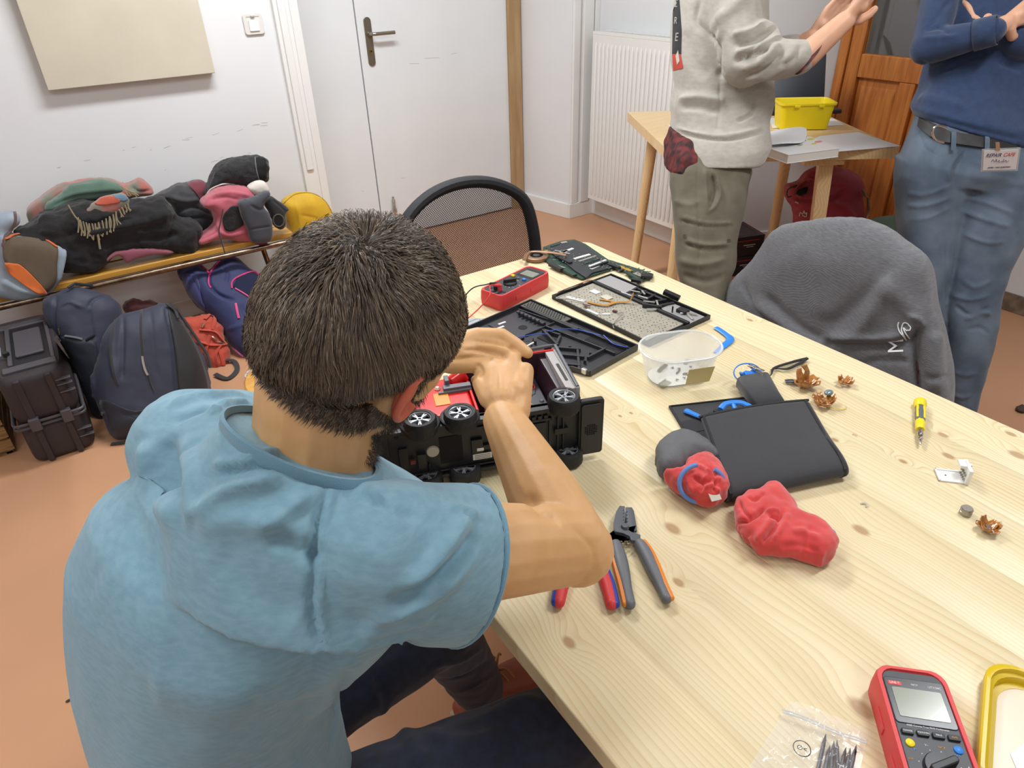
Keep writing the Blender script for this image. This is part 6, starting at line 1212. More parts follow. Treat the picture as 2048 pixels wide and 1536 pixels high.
# green chair
gs = Zp(1835, 470, .46); gc = frame('side_chair', (gs.x-.0, gs.y-.02, 0), 'green padded chair with grey metal legs behind the man in jeans', 'chair', rz=rt(-115))
G().loft([((0, 0, .445), (.20, 0, 0), (0, .20, 0)), ((0, 0, .46), (.225, 0, 0), (0, .22, 0)), ((0, 0, .485), (.21, 0, 0), (0, .205, 0)), ((0, 0, .492), (.15, 0, 0), (0, .15, 0))], 36, 2.6).build('seat', fab('green_fabric', '2f6e5a', bump=.2), gc, smooth=True)
M_gleg = mat('grey_tube', '8c8a88', .4, .4)
for x, y in ((-.17, -.17), (.17, -.17), (-.17, .17), (.17, .17)): G().tube([(x, y, .45), (x*1.35, y*1.35, 0)], .011, 10).build('leg', M_gleg, gc, smooth=True)
G().tube([(.20, -.19, .33), (.21, .19, .33)], .010, 8).build('stretcher', M_gleg, gc, smooth=True)
for s in (-1, 1): G().tube(spline([(s*.17, .17, .45), (s*.19, .22, .6), (s*.19, .25, .8)], 4), .011, 10).build('back_tube', M_gleg, gc, smooth=True)
G().loft([((0, .235, .62), (.19, 0, 0), (0, .012, 0)), ((0, .25, .70), (.20, 0, 0), (0, .018, 0)), ((0, .265, .80), (.17, 0, 0), (0, .012, 0))], 24, 3).build('backrest', fab('green_fabric', '2f6e5a'), gc, smooth=True)
# debris
def crumb(px, py, c, s_, lab): 
    g = G().ball((0, 0, s_*.35), (s_, s_*.7, s_*.35), nu=8, nv=6); me = g.mesh('c'); lump(me, s_*.3, 60, px); o = link_mesh('floor_scrap', me, mat('crumb_'+c, c, .8), None, False, label=lab, cat='scrap'); o.location = Zp(px, py, 0); return o
crumb(2042, 822, '4a3a30', .03, 'brown dry leaf scrap on the floor at the right edge'); crumb(137, 1402, '3a342e', .006, 'tiny dark crumb on the floor left of the blue shirt')
# ================================================================= SEATED MAN IN THE BLUE T-SHIRT
M_skin = mat('skin', 'ca9c68', .5, sss=.10, var=.05, vscale=25, bump=.06, bscale=350, col2='d2a575')
M_skinr = mat('skin_ear', 'c4644c', .5, sss=.25)
M_tee = mat('blue_jersey', '7096a8', .9, sheen=.2, col2='7a9fb0', vscale=70, stretch=(1, 1, 3), bump=.25, bscale=1200)
M_denim = mat('dark_denim', '1b2233', .85, sheen=.15, col2='222c42', vscale=60, bump=.3, bscale=900)
def chain(g, pts, rs, n=16):
    for i in range(len(pts)-1): g.cap(pts[i], pts[i+1], rs[i], rs[i+1], n)
    return g
def V(*a): return Vector(a)
man = frame('person', (-.08, .68, 0), 'seated man in a light blue t-shirt bending over the toy truck', 'person'); mo = man.location.copy()
def mp(me, name, mt, parent=man, smooth=True, **k):
    me.transform(Matrix.Translation(-mo)); return link_mesh(name, me, mt, parent, smooth, **k)
HC = V(.222, .612, 1.222); HR = V(.08, -.93, -.33).normalized(); HF = V(.804, .27, -.51); HF = (HF-HR*HF.dot(HR)).normalized(); HU = HR.cross(HF).normalized()
HM = Matrix((HR, HF, HU)).transposed()
def hp(x, y, z): return HC + HM @ V(x, y, z)
C7, LS, RS_ = V(.085, .612, 1.125), V(.045, .79, 1.045), V(.160, .480, 1.050)
RE, RW = V(.386, .474, .935), Dp(1008, 842, .995)
LE, LW = V(.215, .955, .86), Dp(872, 712, 1.05)
g = G()
g.ball(hp(0, -.012, .016), (.072, .090, .082), HM).ball(hp(0, .045, -.008), (.073, .052, .078), HM).ball(hp(0, .050, -.062), (.060, .048, .044), HM).ball(hp(0, .075, -.085), (.024, .022, .020), HM)
g.cap(hp(-.038, .045, -.075), hp(.038, .045, -.075), .022, .022).cap(hp(0, .088, .012), hp(0, .108, -.018), .010, .014).ball(hp(0, .092, -.048), (.026, .012, .014), HM)
g.cap(hp(-.03, .085, .028), hp(.03, .085, .028), .014, .014)
for s in (-1, 1): g.cap(hp(s*.062, .014, -.03), hp(s*.054, .032, -.072), .019, .019)
g.cap(V(.128, .596, 1.08), hp(0, -.028, -.055), .060, .060).cap(V(.150, .596, 1.08), hp(0, .01, -.07), .050, .046)
g.cap(V(.11, .60, 1.06), V(.02, .66, .92), .05, .07).cap(LS+V(0, 0, -.02), RS_+V(0, 0, -.02), .042, .042)
chain(g, [RS_, (RS_+RE)/2+V(.0, -.004, 0), RE, (RE*.62+RW*.38), RW], [.055, .0535, .049, .047, .031]); g.ball(RE+V(.006, -.008, -.006), .045)
chain(g, [LS, LE, (LE*.62+LW*.38), LW], [.052, .044, .041, .028])
# right fist, back of the hand to the viewer
def D_(px, py, d): return Dp(px, py, d)
k0 = [D_(972, 735, 1.045), D_(995, 718, 1.053), D_(1025, 720, 1.05), D_(1050, 742, 1.04)]
wr = D_(1012, 825, 1.005)
for i, kk in enumerate(k0): g.cap(wr.lerp(kk, .12)+(kk-k0[1])*.3, kk, .020, .0138)
g.cap(D_(990, 790, 1.022), D_(990, 748, 1.045), .025, .022).cap(D_(1030, 785, 1.020), D_(1034, 752, 1.045), .024, .020).cap(D_(1008, 800, 1.012), D_(1012, 750, 1.045), .026, .024)
away, dn = FW.copy(), -CU
for i, kk in enumerate(k0):
    a = kk+away*.026-CU*.004+CR*.002*(i-1.5); b = a+dn*.022+away*.004; c = b-away*.016+dn*.006; r_ = (.0102, .0106, .0102, .0092)[i]; chain(g, [kk, a, b, c], [.0122, r_, r_*.95, r_*.85], 10)
chain(g, [D_(978, 795, 1.015), D_(962, 768, 1.03), D_(968, 742, 1.055), D_(985, 728, 1.07)], [.017, .0135, .012, .010], 10)
# left hand: index stretched over the truck, others curled
lw = D_(893, 700, 1.05); lk = [D_(955, 672, 1.06), D_(950, 690, 1.055), D_(945, 712, 1.05), D_(936, 725, 1.05)]
for i, kk in enumerate(lk): g.cap(lw.lerp(kk, .05), kk, .023, .014)
g.ball(D_(925, 700, 1.055), (.028, .028, .020))
chain(g, [lk[0], D_(1003, 671, 1.062), D_(1034, 690, 1.060), D_(1055, 706, 1.056)], [.0135, .0118, .0105, .0090], 12)
chain(g, [lk[1], D_(990, 694, 1.056), D_(1010, 704, 1.052), D_(1012, 722, 1.06)], [.014, .0125, .0115, .0098], 12)
chain(g, [lk[2], D_(978, 716, 1.055), D_(990, 735, 1.07), D_(978, 745, 1.085)], [.0135, .0118, .011, .0095], 12)
chain(g, [lk[3], D_(960, 738, 1.06), D_(965, 755, 1.075), D_(952, 760, 1.085)], [.0125, .0105, .0098, .0085], 12)
chain(g, [D_(902, 725, 1.045), D_(940, 728, 1.045), D_(965, 722, 1.05), D_(985, 715, 1.06)], [.018, .0145, .0125, .0105], 12)
me = remesh(g, .0026, 3, .5)
folds(me, [([(925, 700), (955, 700), (985, 706), (1008, 712)], -.004, .0028), ([(948, 682), (980, 684), (1010, 690), (1030, 700)], -.005, .0028), ([(900, 720), (940, 716), (975, 714)], -.003, .003), ([(955, 728), (965, 742), (960, 755)], -.003, .003), ([(988, 712), (1000, 716), (1008, 710)], -.002, .0025), ([(1048, 990), (1090, 1030), (1120, 1040)], -.004, .008), ([(997, 722), (1000, 760), (1006, 800)], .0010, .003), ([(1027, 724), (1020, 760), (1014, 800)], .0010, .003), ([(1150, 1060), (1180, 1090), (1190, 1120)], -.0015, .004)])
body = mp(me, 'body', M_skin)
# ear
g = G().ball((0, 0, 0), (.007, .017, .031)); me = g.mesh('e')
for s in (-1, 1):
    R_ = HM @ Matrix.Rotation(rt(12), 3, 'X') @ Matrix.Rotation(rt(18*s), 3, 'Z'); c = hp(s*.083, .006, -.012)
    g = G().ball(c, (.0055, .017, .029), R_, 20, 14).tube([c + R_ @ V(s*.006, .016*math.sin(t), .028*math.cos(t)) for t in np.linspace(.2, -4.2, 20)], .0045, 8).ball(c+R_ @ V(.0, .004, -.026), (.006, .009, .010), R_)
    mp(remesh(g, .0014, 3), 'ear', M_skinr)
for s in (-1, 1): mp(G().ball(hp(s*.031, .083, .008), .0115, nu=14, nv=10).mesh('eye'), 'eye', mat('eye_white', 'd8d4cc', .2))
mp(G().box(hp(0, .099, -.05), (.036, .004, .004), R=HM).mesh('mouth'), 'mouth', mat('lips', 'a05a4c', .5))
# hair: scalp cap and strands that spiral out of the crown
M_h = [mat('hair_a', '6e5f50', .42, spec=.45), mat('hair_b', '56493d', .42, spec=.45), mat('hair_c', '84745f', .40, spec=.5), mat('hair_d', '3c3229', .5)]
CC = V(0, -.012, .008); CRd = V(.082, .100, .100)
def scalp(d, extra=0): return V(CC.x+d.x*(CRd.x+extra), CC.y+d.y*(CRd.y+extra), CC.z+d.z*(CRd.z+extra))
def hairy(d):
    p = scalp(d)
    front = p.y > .072 and p.z < .085
    low = p.z < (-.088+.012*noise.noise(p*90) if p.y < -.03 else (-.012 if p.y < .035 else .03))
    side = abs(p.x) > .050 and ((p.y > -.022 and p.z < .014) or (p.y > .03 and p.z < .03))
    return not (front or low or side)
g = G(); g.ball(HM @ CC + HC, (CRd.x*.985, CRd.y*.985, CRd.z*.985), HM, 64, 40)
keep = []
for f in g.f:
    c = sum((Vector(g.v[i]) for i in f), V(0, 0, 0))/len(f); l = HM.transposed() @ (c-HC)-CC; d = V(l.x/CRd.x, l.y/CRd.y, l.z/CRd.z).normalized()
    if hairy(d): keep.append(f)
g.f = keep; g.mi = [0]*len(keep); hair = mp(g.mesh('cap'), 'hair', M_h[3])
wh = HM.transposed() @ (V(.001, -.364, .928)); wh.normalize()
rs = random.Random(20); vs = []; fs = []; mi = []
NS = 17000; n_ok = 0
while n_ok < NS:
    d = Vector((rs.gauss(0, 1), rs.gauss(0, 1), rs.gauss(0, 1))).normalized()
    if not hairy(d): continue
    n_ok += 1; ang = d.angle(wh)
    L_ = (.016+.030*min(1, ang/1.1))*rs.uniform(.75, 1.15)
    p0 = scalp(d)
    if p0.z < -.06: L_ *= .8
    cl = noise.noise(Vector((p0.x, p0.y, p0.z))*38); cl2 = noise.noise(Vector((p0.x+3, p0.y, p0.z))*20)
    steps = 6; cur = d.copy(); q = scalp(cur, .0015); pts = [q]; h = .0015
    for k_ in range(steps):
        t = (cur - wh*cur.dot(wh)); t = t.normalized() if t.length > .05 else Vector((rs.uniform(-1, 1), rs.uniform(-1, 1), 0)).normalized()
        t = (t - cur*t.dot(cur)).normalized() if (t-cur*t.dot(cur)).length > 1e-4 else t
        sw = .55*math.exp(-ang*1.3)+.85*cl; gdir = V(0, 0, -1)*.2*min(1, ang); b = cur.cross(t)
        dirv = (t*math.cos(sw)+b*math.sin(sw)+gdir); dirv = (dirv-cur*dirv.dot(cur)).normalized()
        st_ = L_/steps/.095; cur = (cur+dirv*st_).normalized(); tt = (k_+1)/steps
        h = .0015+(.009+.005*cl2+.003*rs.random())*math.sin(min(1, tt*1.05)*PI*.62)*(1 if ang > .4 else 1.25)*max(.22, min(1, (p0.z+.095)/.07))+rs.uniform(-.0004, .0012)
        pts.append(scalp(cur, h))
    b0 = len(vs); wd = .00055*rs.uniform(.7, 1.3)
    for k_, q in enumerate(pts):
        a = pts[min(k_+1, steps)]-pts[max(k_-1, 0)]; nrm = (q-CC).normalized(); sd_v = a.cross(nrm); sd_v = sd_v.normalized()*wd*(1-.75*k_/steps)
        sd_v = sd_v + nrm*wd*rs.uniform(-.5, .5)
        for s in (-1, 1): w_ = HC + HM @ (q+sd_v*s) - mo; vs.append((w_.x, w_.y, w_.z))
    m_ = rs.choices((0, 1, 2, 3), (5, 4, 2.2, 1.2))[0] if cl > -.15 else rs.choices((0, 1, 3), (2, 4, 2))[0]
    for k_ in range(steps): fs.append((b0+2*k_, b0+2*k_+1, b0+2*k_+3, b0+2*k_+2)); mi.append(m_)
me = bpy.data.meshes.new('strands'); me.from_pydata(vs, [], fs); me.polygons.foreach_set('material_index', mi); link_mesh('strands', me, M_h, hair, True, kind='stuff')
bm_ = coords(body.data); vs = []; fs = []
co, no = bm_; co = co+np.array(mo); loc = (co-np.array(HC)) @ np.array(HM)
np_ = np.nonzero((loc[:, 2] < -.045) & (loc[:, 2] > -.070) & (loc[:, 1] < .012) & (loc[:, 1] > -.16))[0]; mi = []
for j in list(np_)*6:
    if rs.random() < (-.052-loc[j, 2])/.02: continue
    p = Vector(co[j]-np.array(mo)); n_ = Vector(no[j]); dv = (-HU*1.0 + n_*.35 - HF*.2 + HR*rs.uniform(-.25, .25)).normalized()*rs.uniform(.006, .014); sdv = dv.cross(n_).normalized()*.0006; b0 = len(vs); mid = p+dv*.5+n_*.004; e_ = p+dv+n_*.002
    vs += [tuple(p-sdv), tuple(p+sdv), tuple(mid+sdv*.8), tuple(mid-sdv*.8), tuple(e_)]; fs += [(b0, b0+1, b0+2, b0+3), (b0+3, b0+2, b0+4)]; k_ = rs.choice((0, 1, 1, 3)); mi += [k_, k_]
me = bpy.data.meshes.new('nape_strands'); me.from_pydata(vs, [], fs); me.polygons.foreach_set('material_index', mi); link_mesh('nape_strands', me, M_h, hair, kind='stuff')
vs = []; fs = []
co, no = bm_; co = co+np.array(mo); loc = (co-np.array(HC)) @ np.array(HM)
sel = np.nonzero((loc[:, 2] < -.030) & (loc[:, 2] > -.115) & (loc[:, 1] > -.005) & (loc[:, 1] < .12) & (loc[:, 1] > .03-(loc[:, 2]+.04)*-.2) & (np.abs(loc[:, 0]) < .085))[0]
sel2 = np.nonzero((loc[:, 2] < .0) & (loc[:, 2] > -.06) & (loc[:, 1] > .012) & (loc[:, 1] < .04) & (np.abs(loc[:, 0]) > .045))[0]
pool = list(sel)*2+list(sel2)*2
for j in pool:
    p = Vector(co[j]-np.array(mo))+V(rs.uniform(-1, 1), rs.uniform(-1, 1), rs.uniform(-1, 1))*.0016; n_ = Vector(no[j]); dv = (n_*.55 - HU*.6 + HF*.15 + V(rs.uniform(-1, 1), rs.uniform(-1, 1), rs.uniform(-1, 1))*.35).normalized()*rs.uniform(.006, .013)
    sdv = dv.cross(n_).normalized()*.00035 if dv.cross(n_).length > 1e-6 else V(.0003, 0, 0); b0 = len(vs); vs += [tuple(p-sdv), tuple(p+sdv), tuple(p+dv)]; fs.append((b0, b0+1, b0+2))
if fs: me = bpy.data.meshes.new('beard'); me.from_pydata(vs, [], fs); link_mesh('beard', me, mat('beard_dark', '2a211b', .6), man, kind='stuff')
# ---- shirt
sR = V(.36, -.93, 0).normalized(); sF = V(.93, .36, 0).normalized()
g = G()
rg_ = [((-.045, .690, .50), .182, .135), ((-.045, .69, .60), .182, .138), ((-.042, .686, .70), .180, .138), ((-.030, .682, .80), .182, .134), ((-.014, .674, .88), .186, .128), ((.008, .660, .95), .190, .118), ((.035, .650, 1.01), .180, .100), ((.062, .635, 1.045), .140, .075)]
def ring_on(c, n_, r1, r2, ref, k=40, lift=0):
    n_ = n_.normalized(); a = (ref-n_*ref.dot(n_)).normalized(); b = n_.cross(a); return [c+a*(r1*math.cos(t))+b*(r2*math.sin(t)) for t in np.linspace(0, 2*PI, k, endpoint=False)]
loop = ring_on(V(.132, .592, 1.125), V(.6, .05, .8), .082, .076, V(1, 0, 0), 48)
LC = sum(loop, V(0, 0, 0))/len(loop)
def lring(o_, dz): return [p+(p-LC)*V(1, 1, 0)*0+Vector(((p-LC).x, (p-LC).y, 0)).normalized()*o_+V(0, 0, dz) for p in loop]
g.loft([(c, sR*a, sF*b+V(0, 0, -.02 if i > 4 else 0)) for i, (c, a, b) in enumerate(rg_)], 40, 2.3)
g.cap(LS+V(-.005, 0, 0), C7+V(.0, .06, -.065), .068, .060).cap(RS_+V(-.005, .0, .0), C7+V(.02, -.06, -.068), .070, .060)
lv = [lring(.10, -.135), lring(.075, -.085), lring(.045, -.045), lring(.018, -.016), lring(.0035, -.001)]; nl = len(loop); g.add([p for r in lv for p in r], [(i*nl+j, i*nl+(j+1) % nl, (i+1)*nl+(j+1) % nl, (i+1)*nl+j) for i in range(4) for j in range(nl)]+[tuple(range(nl-1, -1, -1)), tuple(range(4*nl, 5*nl))])
ua = (RE-RS_).normalized(); un_ = CU - ua*CU.dot(ua); un_.normalize(); ub = ua.cross(un_)
hem = RS_.lerp(RE, .37)
def sring(c, rn, rb, sag=0): return (c-un_*sag, un_*rn, ub*rb)
g.loft([sring(RS_-ua*.03, .070, .066), sring(RS_+ua*.02, .077, .070), sring(RS_.lerp(RE, .15), .082, .072, .008), sring(RS_.lerp(RE, .28), .084, .073, .012), (hem-un_*.014, un_*.085+ua*.012, ub*.072)], 30)
g.cap(RS_+V(-.03, .01, -.05), V(.06, .55, .86), .055, .05)
ua2 = (LE-LS).normalized(); x_ = ua2.orthogonal().normalized(); y_ = ua2.cross(x_); g.loft([(LS-ua2*.02, x_*.068, y_*.068), (LS.lerp(LE, .3), x_*.078, y_*.078), (LS.lerp(LE, .58), x_*.078, y_*.078)], 24)
me = remesh(g, .0048, 7, .5)
FO = [([(420, 830), (450, 812), (495, 805)], .007, .007), ([(340, 815), (400, 795), (490, 790)], .006, .007), ([(345, 845), (400, 822), (470, 815)], -.006, .006),
      ([(300, 880), (300, 940), (330, 1010), (370, 1040)], .009, .016), ([(330, 880), (345, 930), (375, 990)], -.007, .012), ([(375, 870), (385, 940), (390, 1010), (400, 1040)], .007, .012),
      ([(430, 930), (480, 925), (560, 900)], .005, .006), ([(440, 950), (520, 935), (590, 925)], -.006, .006), ([(400, 1035), (460, 980), (560, 950)], .008, .009), ([(395, 1060), (470, 1040), (560, 1060), (620, 1100)], .006, .012), ([(520, 1060), (570, 1025), (620, 985)], .006, .008), ([(540, 1070), (600, 1090), (640, 1120)], -.008, .008),
      ([(655, 975), (640, 1010), (628, 1080), (622, 1180), (630, 1260), (655, 1310)], -.006, .005), ([(662, 975), (652, 1020), (641, 1090), (636, 1190), (642, 1260), (664, 1305)], .004, .004), ([(648, 975), (630, 1020), (615, 1090), (612, 1190)], .004, .005),
      ([(800, 1180), (860, 1130), (915, 1060), (935, 1040)], .008, .008), ([(780, 1210), (850, 1170), (920, 1110), (950, 1060)], -.006, .007), ([(745, 1250), (830, 1210), (900, 1160), (955, 1090)], .006, .008), ([(690, 985), (760, 1010), (840, 1040)], -.004, .007), ([(720, 1270), (800, 1250), (870, 1220)], .005, .01), ([(890, 1010), (930, 1020), (955, 1035)], .005, .006),
      ([(260, 1000), (280, 1100), (330, 1180)], -.005, .02), ([(200, 1150), (260, 1250), (350, 1300)], .004, .03), ([(430, 1100), (500, 1180), (600, 1230)], -.004, .02), ([(690, 1320), (680, 1400), (660, 1500)], -.004, .006), ([(560, 1400), (640, 1360), (700, 1310)], .004, .015), ([(300, 1350), (400, 1400), (520, 1410)], .003, .03)]
folds(me, [(a_, b_*1.45, c_) for a_, b_, c_ in FO]); lump(me, .0035, 9, 3)
tee = mp(me, 't_shirt', M_tee)
# collar band and hem line, seams
def ring_on(c, n_, r1, r2, ref, k=40, lift=0):
    n_ = n_.normalized(); a = (ref-n_*ref.dot(n_)).normalized(); b = n_.cross(a); return [c+a*(r1*math.cos(t))+b*(r2*math.sin(t)) for t in np.linspace(0, 2*PI, k, endpoint=False)]
nn_ = (hp(0, -.02, -.06)-C7).normalized()*.7+V(.25, 0, .7)
cr = lring(.0, .0)
hr = [hem-un_*.014+(un_*.083+ua*.012)*math.cos(t)+ub*.0705*math.sin(t) for t in np.linspace(0, 2*PI, 44, endpoint=False)]; G().tube([p-mo for p in hr], .0032, 8, closed=True).build('sleeve_hem', mat('blue_rib', '668fa4', .9, sheen=.3, bump=.4, bscale=900), man, smooth=True)
G_ = G(); bnd = [lring(.004, -.0075), lring(.0055, .0), lring(.002, .009), lring(-.0015, .009), lring(.0, .0)]; G_.add([p-mo for r in bnd for p in r], [(i*nl+j, i*nl+(j+1) % nl, (i+1)*nl+(j+1) % nl, (i+1)*nl+j) for i in range(4) for j in range(nl)])
G_.build('collar_band', mat('blue_rib', '668fa4', .9, sheen=.3, bump=.4, bscale=900), man, smooth=True)
bvt = BVHTree.FromPolygons([v.co+mo for v in tee.data.vertices], [tuple(p.vertices) for p in tee.data.polygons])
def tseam(px, name, r, lift=.0006):
    pts = []
    for q in spline([Vector((a, b, 0)) for a, b in px], 6):
        h = bvt.ray_cast(CAMP, ray(q.x, q.y).normalized())
        if h[0] is not None and (not pts or (h[0]-pts[-1]).length < .08): pts.append(h[0]+h[1]*lift-mo)
    if len(pts) > 2: G().tube(pts, r, 5, flat=.5).build(name, MATS['blue_rib'], man, smooth=True)
tseam([(657, 978), (645, 1020), (632, 1085), (627, 1180), (634, 1260), (658, 1308)], 'sleeve_seam', .0012)
# ---- jeans, shoes
RH, RK, RA = V(-.03, .565, .50), V(.395, .485, .525), V(.44, .47, .10); LH, LK, LA = V(-.02, .80, .49), V(.345, .80, .475), V(.452, .872, .12)
g = G().ball(V(-.08, .69, .50), (.15, .175, .12)).cap(RH, LH, .10, .10)
chain(g, [RH, RH.lerp(RK, .5), RK], [.105, .090, .073]); chain(g, [LH, LH.lerp(LK, .5), LK], [.10, .086, .068]); chain(g, [RK, RK.lerp(RA, .4), RA], [.073, .066, .055]); chain(g, [LK, LK.lerp(LA, .4), LA], [.067, .064, .058])
me = remesh(g, .006, 5); co, _ = coords(me)
folds(me, [([(800, 1440), (900, 1480), (1000, 1470)], .006, .012), ([(740, 1400), (800, 1450), (850, 1530)], .008, .012), ([(870, 1330), (920, 1320), (970, 1290)], .005, .007), ([(880, 1360), (930, 1350), (985, 1320)], -.005, .006), ([(900, 1390), (950, 1370), (995, 1345)], .005, .006), ([(960, 1440), (1040, 1400), (1110, 1420)], .005, .012), ([(750, 1350), (770, 1400), (760, 1450)], -.006, .008)]); lump(me, .003, 14, 3)
mp(me, 'jeans', M_denim)
for s_, an, dr_ in (('left', LA, V(.93, .0, 0)), ('right', RA, V(.97, .1, 0))):
    dr_.normalize(); sd2 = V(-dr_.y, dr_.x, 0); heel = V(an.x-.045, an.y+.015, 0)
    rr2 = lambda t, w_, z, h_: (heel+dr_*t+V(0, 0, z), sd2*w_, V(0, 0, h_))
    g = G().loft([rr2(-.01, .026, .035, .025), rr2(.02, .037, .05, .042), rr2(.09, .038, .055, .045), rr2(.15, .045, .045, .035), rr2(.22, .046, .034, .025), rr2(.27, .030, .028, .018)], 24, 2.6).cap(heel+dr_*.05+V(0, 0, .06), an+V(.01, 0, .0), .042, .045)
    me = remesh(g, .004, 3); sh = mp(me, 'shoe', mat('tan_leather', '8e4a34', .5, bump=.1, bscale=300))
    G().loft([(heel-mo+dr_*t+V(0, 0, .011), sd2*w_, V(0, 0, .010)) for t, w_ in ((-.015, .03), (.02, .041), (.1, .042), (.16, .049), (.23, .050), (.275, .034))], 20, 4).build('sole', mat('sole_pale', 'b8a88c', .7), man, smooth=True)
    for i in range(6):
        c = heel+dr_*(.075+.017*i)+V(0, 0, .102-.009*i)-mo; G().tube(spline([c-sd2*.032+V(0, 0, -.008), c+dr_*.006, c+sd2*.032+V(0, 0, -.008)], 5), .0042, 6).build('lace', mat('lace_tan', 'a0703c', .7), man, smooth=True)
    if s_ == 'left':
        for i in range(5): c = heel+dr_*(.07+.008*i)+V(0, 0, .112)-mo; G().tube(spline([c, c+sd2*(-1)**i*.02+V(.02, 0, .022), c+sd2*(-1)**i*.035+V(.035, 0, -.004)], 6), .0032, 6).build('lace', mat('lace_tan', 'a0703c', .7), man, smooth=True)
# small screwdriver in his hands
a, b = D_(1018, 712, 1.075), D_(1040, 700, 1.085); e = frame('precision_screwdriver', a, 'small red and steel screwdriver held between the two hands', 'screwdriver', rot=(b-a).to_track_quat('Z', 'Y'))
G().cyl((0, 0, -.05), (0, 0, .005), .0045, n=12).build('grip', M_red, e, smooth=True); G().cyl((0, 0, .005), (0, 0, .05), .0016, n=10).build('shaft', M_chrome, e, smooth=True)
# his stool
se = frame('stool', (-.09, .69, 0), 'simple wooden stool under the seated man', 'stool')
G().lathe([(0, .385), (.16, .385), (.165, .38), (.165, .36), (.16, .355), (0, .355)], n=36).build('seat', M_bwood, se, smooth=True)
for k_ in range(4): a = PI/4+k_*PI/2; G().cyl((.11*math.cos(a), .11*math.sin(a), .355), (.15*math.cos(a), .15*math.sin(a), 0), .016, .013, 12).build('leg', M_bwood, se, smooth=True)
# ================================================================= STANDING MAN IN THE GREY HOODIE (in profile, facing right)
M_hood = mat('grey_marl', 'a19b91', .9, sheen=.3, col2='aaa59b', vscale=40, stretch=(1, 1, 2.5), bump=.3, bscale=900)
M_cargo = mat('olive_canvas', '625c4c', .85, sheen=.1, col2='6b6454', vscale=30, bump=.25, bscale=900)
M_plaid = mat('red_plaid', '6a2424', .85, col2='241418', vscale=45, detail=1, bump=.2, bscale=700)
M_skin2 = mat('skin_light', 'd2a184', .5, sss=.1, var=.04, vscale=20)
GD = 2.38
def gp(px, py, d=0): return Dp(px, py, GD+d)
gr_o = Vector((gp(1430, 400).x, gp(1430, 400).y, 0)); gm = frame('person', gr_o, 'man in a grey marl hoodie and olive cargo trousers standing by the small table', 'person')
def gpm(me, name, mt, parent=gm): me.transform(Matrix.Translation(-gr_o)); return link_mesh(name, me, mt, parent, True)
FWh = V(FW.x, FW.y, 0).normalized(); CRh = V(CR.x, CR.y, 0).normalized()
def gring(pl, pr, d, hd_):   # left and right contour pixels, half depth across the body
    a, b = gp(*pl, d), gp(*pr, d); c = (a+b)/2; u = (b-a)/2; return (c, u, FWh*hd_)
g = G(); g.loft([gring((1343, 311), (1516, 311), 0, .19), gring((1340, 288), (1534, 280), 0, .19), gring((1345, 240), (1532, 232), 0, .165), gring((1342, 210), (1542, 190), 0, .165), gring((1352, 175), (1540, 150), 0, .165), gring((1344, 120), (1535, 100), 0, .17), gring((1346, 60), (1530, 40), 0, .18), gring((1352, 0), (1528, -20), 0, .19), gring((1366, -70), (1520, -80), 0, .19), gring((1390, -120), (1500, -125), 0, .15), gring((1415, -150), (1480, -155), 0, .08)], 36, 2.4)
sh1 = gp(1455, -70, -.16); el = gp(1492, 125, -.20); cuf = gp(1612, 112, -.26); wr1 = gp(1690, 42, -.30)
g.cap(sh1, sh1.lerp(el, .5), .072, .078).cap(sh1.lerp(el, .5), el, .080, .078).cap(el, el.lerp(cuf, .5), .072, .062).cap(el.lerp(cuf, .5), cuf-(cuf-el).normalized()*.02, .062, .050).ball(gp(1515, 90, -.2), .075)
sh2 = gp(1455, -80, .17); el2 = gp(1500, 120, .22); cu2 = gp(1590, 100, .10)
g.cap(sh2, el2, .07, .065).cap(el2, cu2, .06, .05)
me = remesh(g, .0065, 5)
folds(me, [([(1352, 262), (1400, 275), (1460, 280), (1530, 262)], -.010, .006), ([(1348, 255), (1400, 268), (1460, 272), (1530, 252)], .006, .006), ([(1355, 200), (1400, 195), (1450, 205)], .014, .014), ([(1360, 215), (1400, 215), (1440, 225)], -.008, .01),
  ([(1400, 0), (1392, 40), (1410, 60), (1425, 75)], -.012, .010), ([(1425, 70), (1440, 100), (1440, 160)], -.012, .010), ([(1440, 20), (1445, 60), (1430, 90)], .010, .014),
  ([(1465, 70), (1500, 62), (1545, 30)], .014, .010), ([(1468, 90), (1510, 80), (1560, 50)], -.016, .008), ([(1470, 105), (1515, 95), (1562, 70)], .014, .009), ([(1468, 125), (1500, 110), (1540, 100)], -.016, .008), ([(1480, 140), (1520, 122), (1560, 85)], .014, .010), ([(1490, 155), (1530, 140), (1570, 100)], -.012, .008), ([(1520, 160), (1555, 140), (1585, 105)], .010, .010), ([(1560, 130), (1590, 115), (1600, 90)], -.008, .008), ([(1490, 120), (1500, 105), (1512, 92)], -.014, .006), ([(1420, 60), (1470, 10), (1500, -30)], .010, .02),
  ([(1512, 200), (1508, 222), (1490, 236), (1475, 240)], -.008, .005), ([(1440, 160), (1438, 220), (1435, 262)], -.004, .004), ([(1370, 60), (1385, 120), (1420, 150)], -.006, .02)], ); lump(me, .006, 7, 11)
hood = gpm(me, 'hoodie', M_hood)
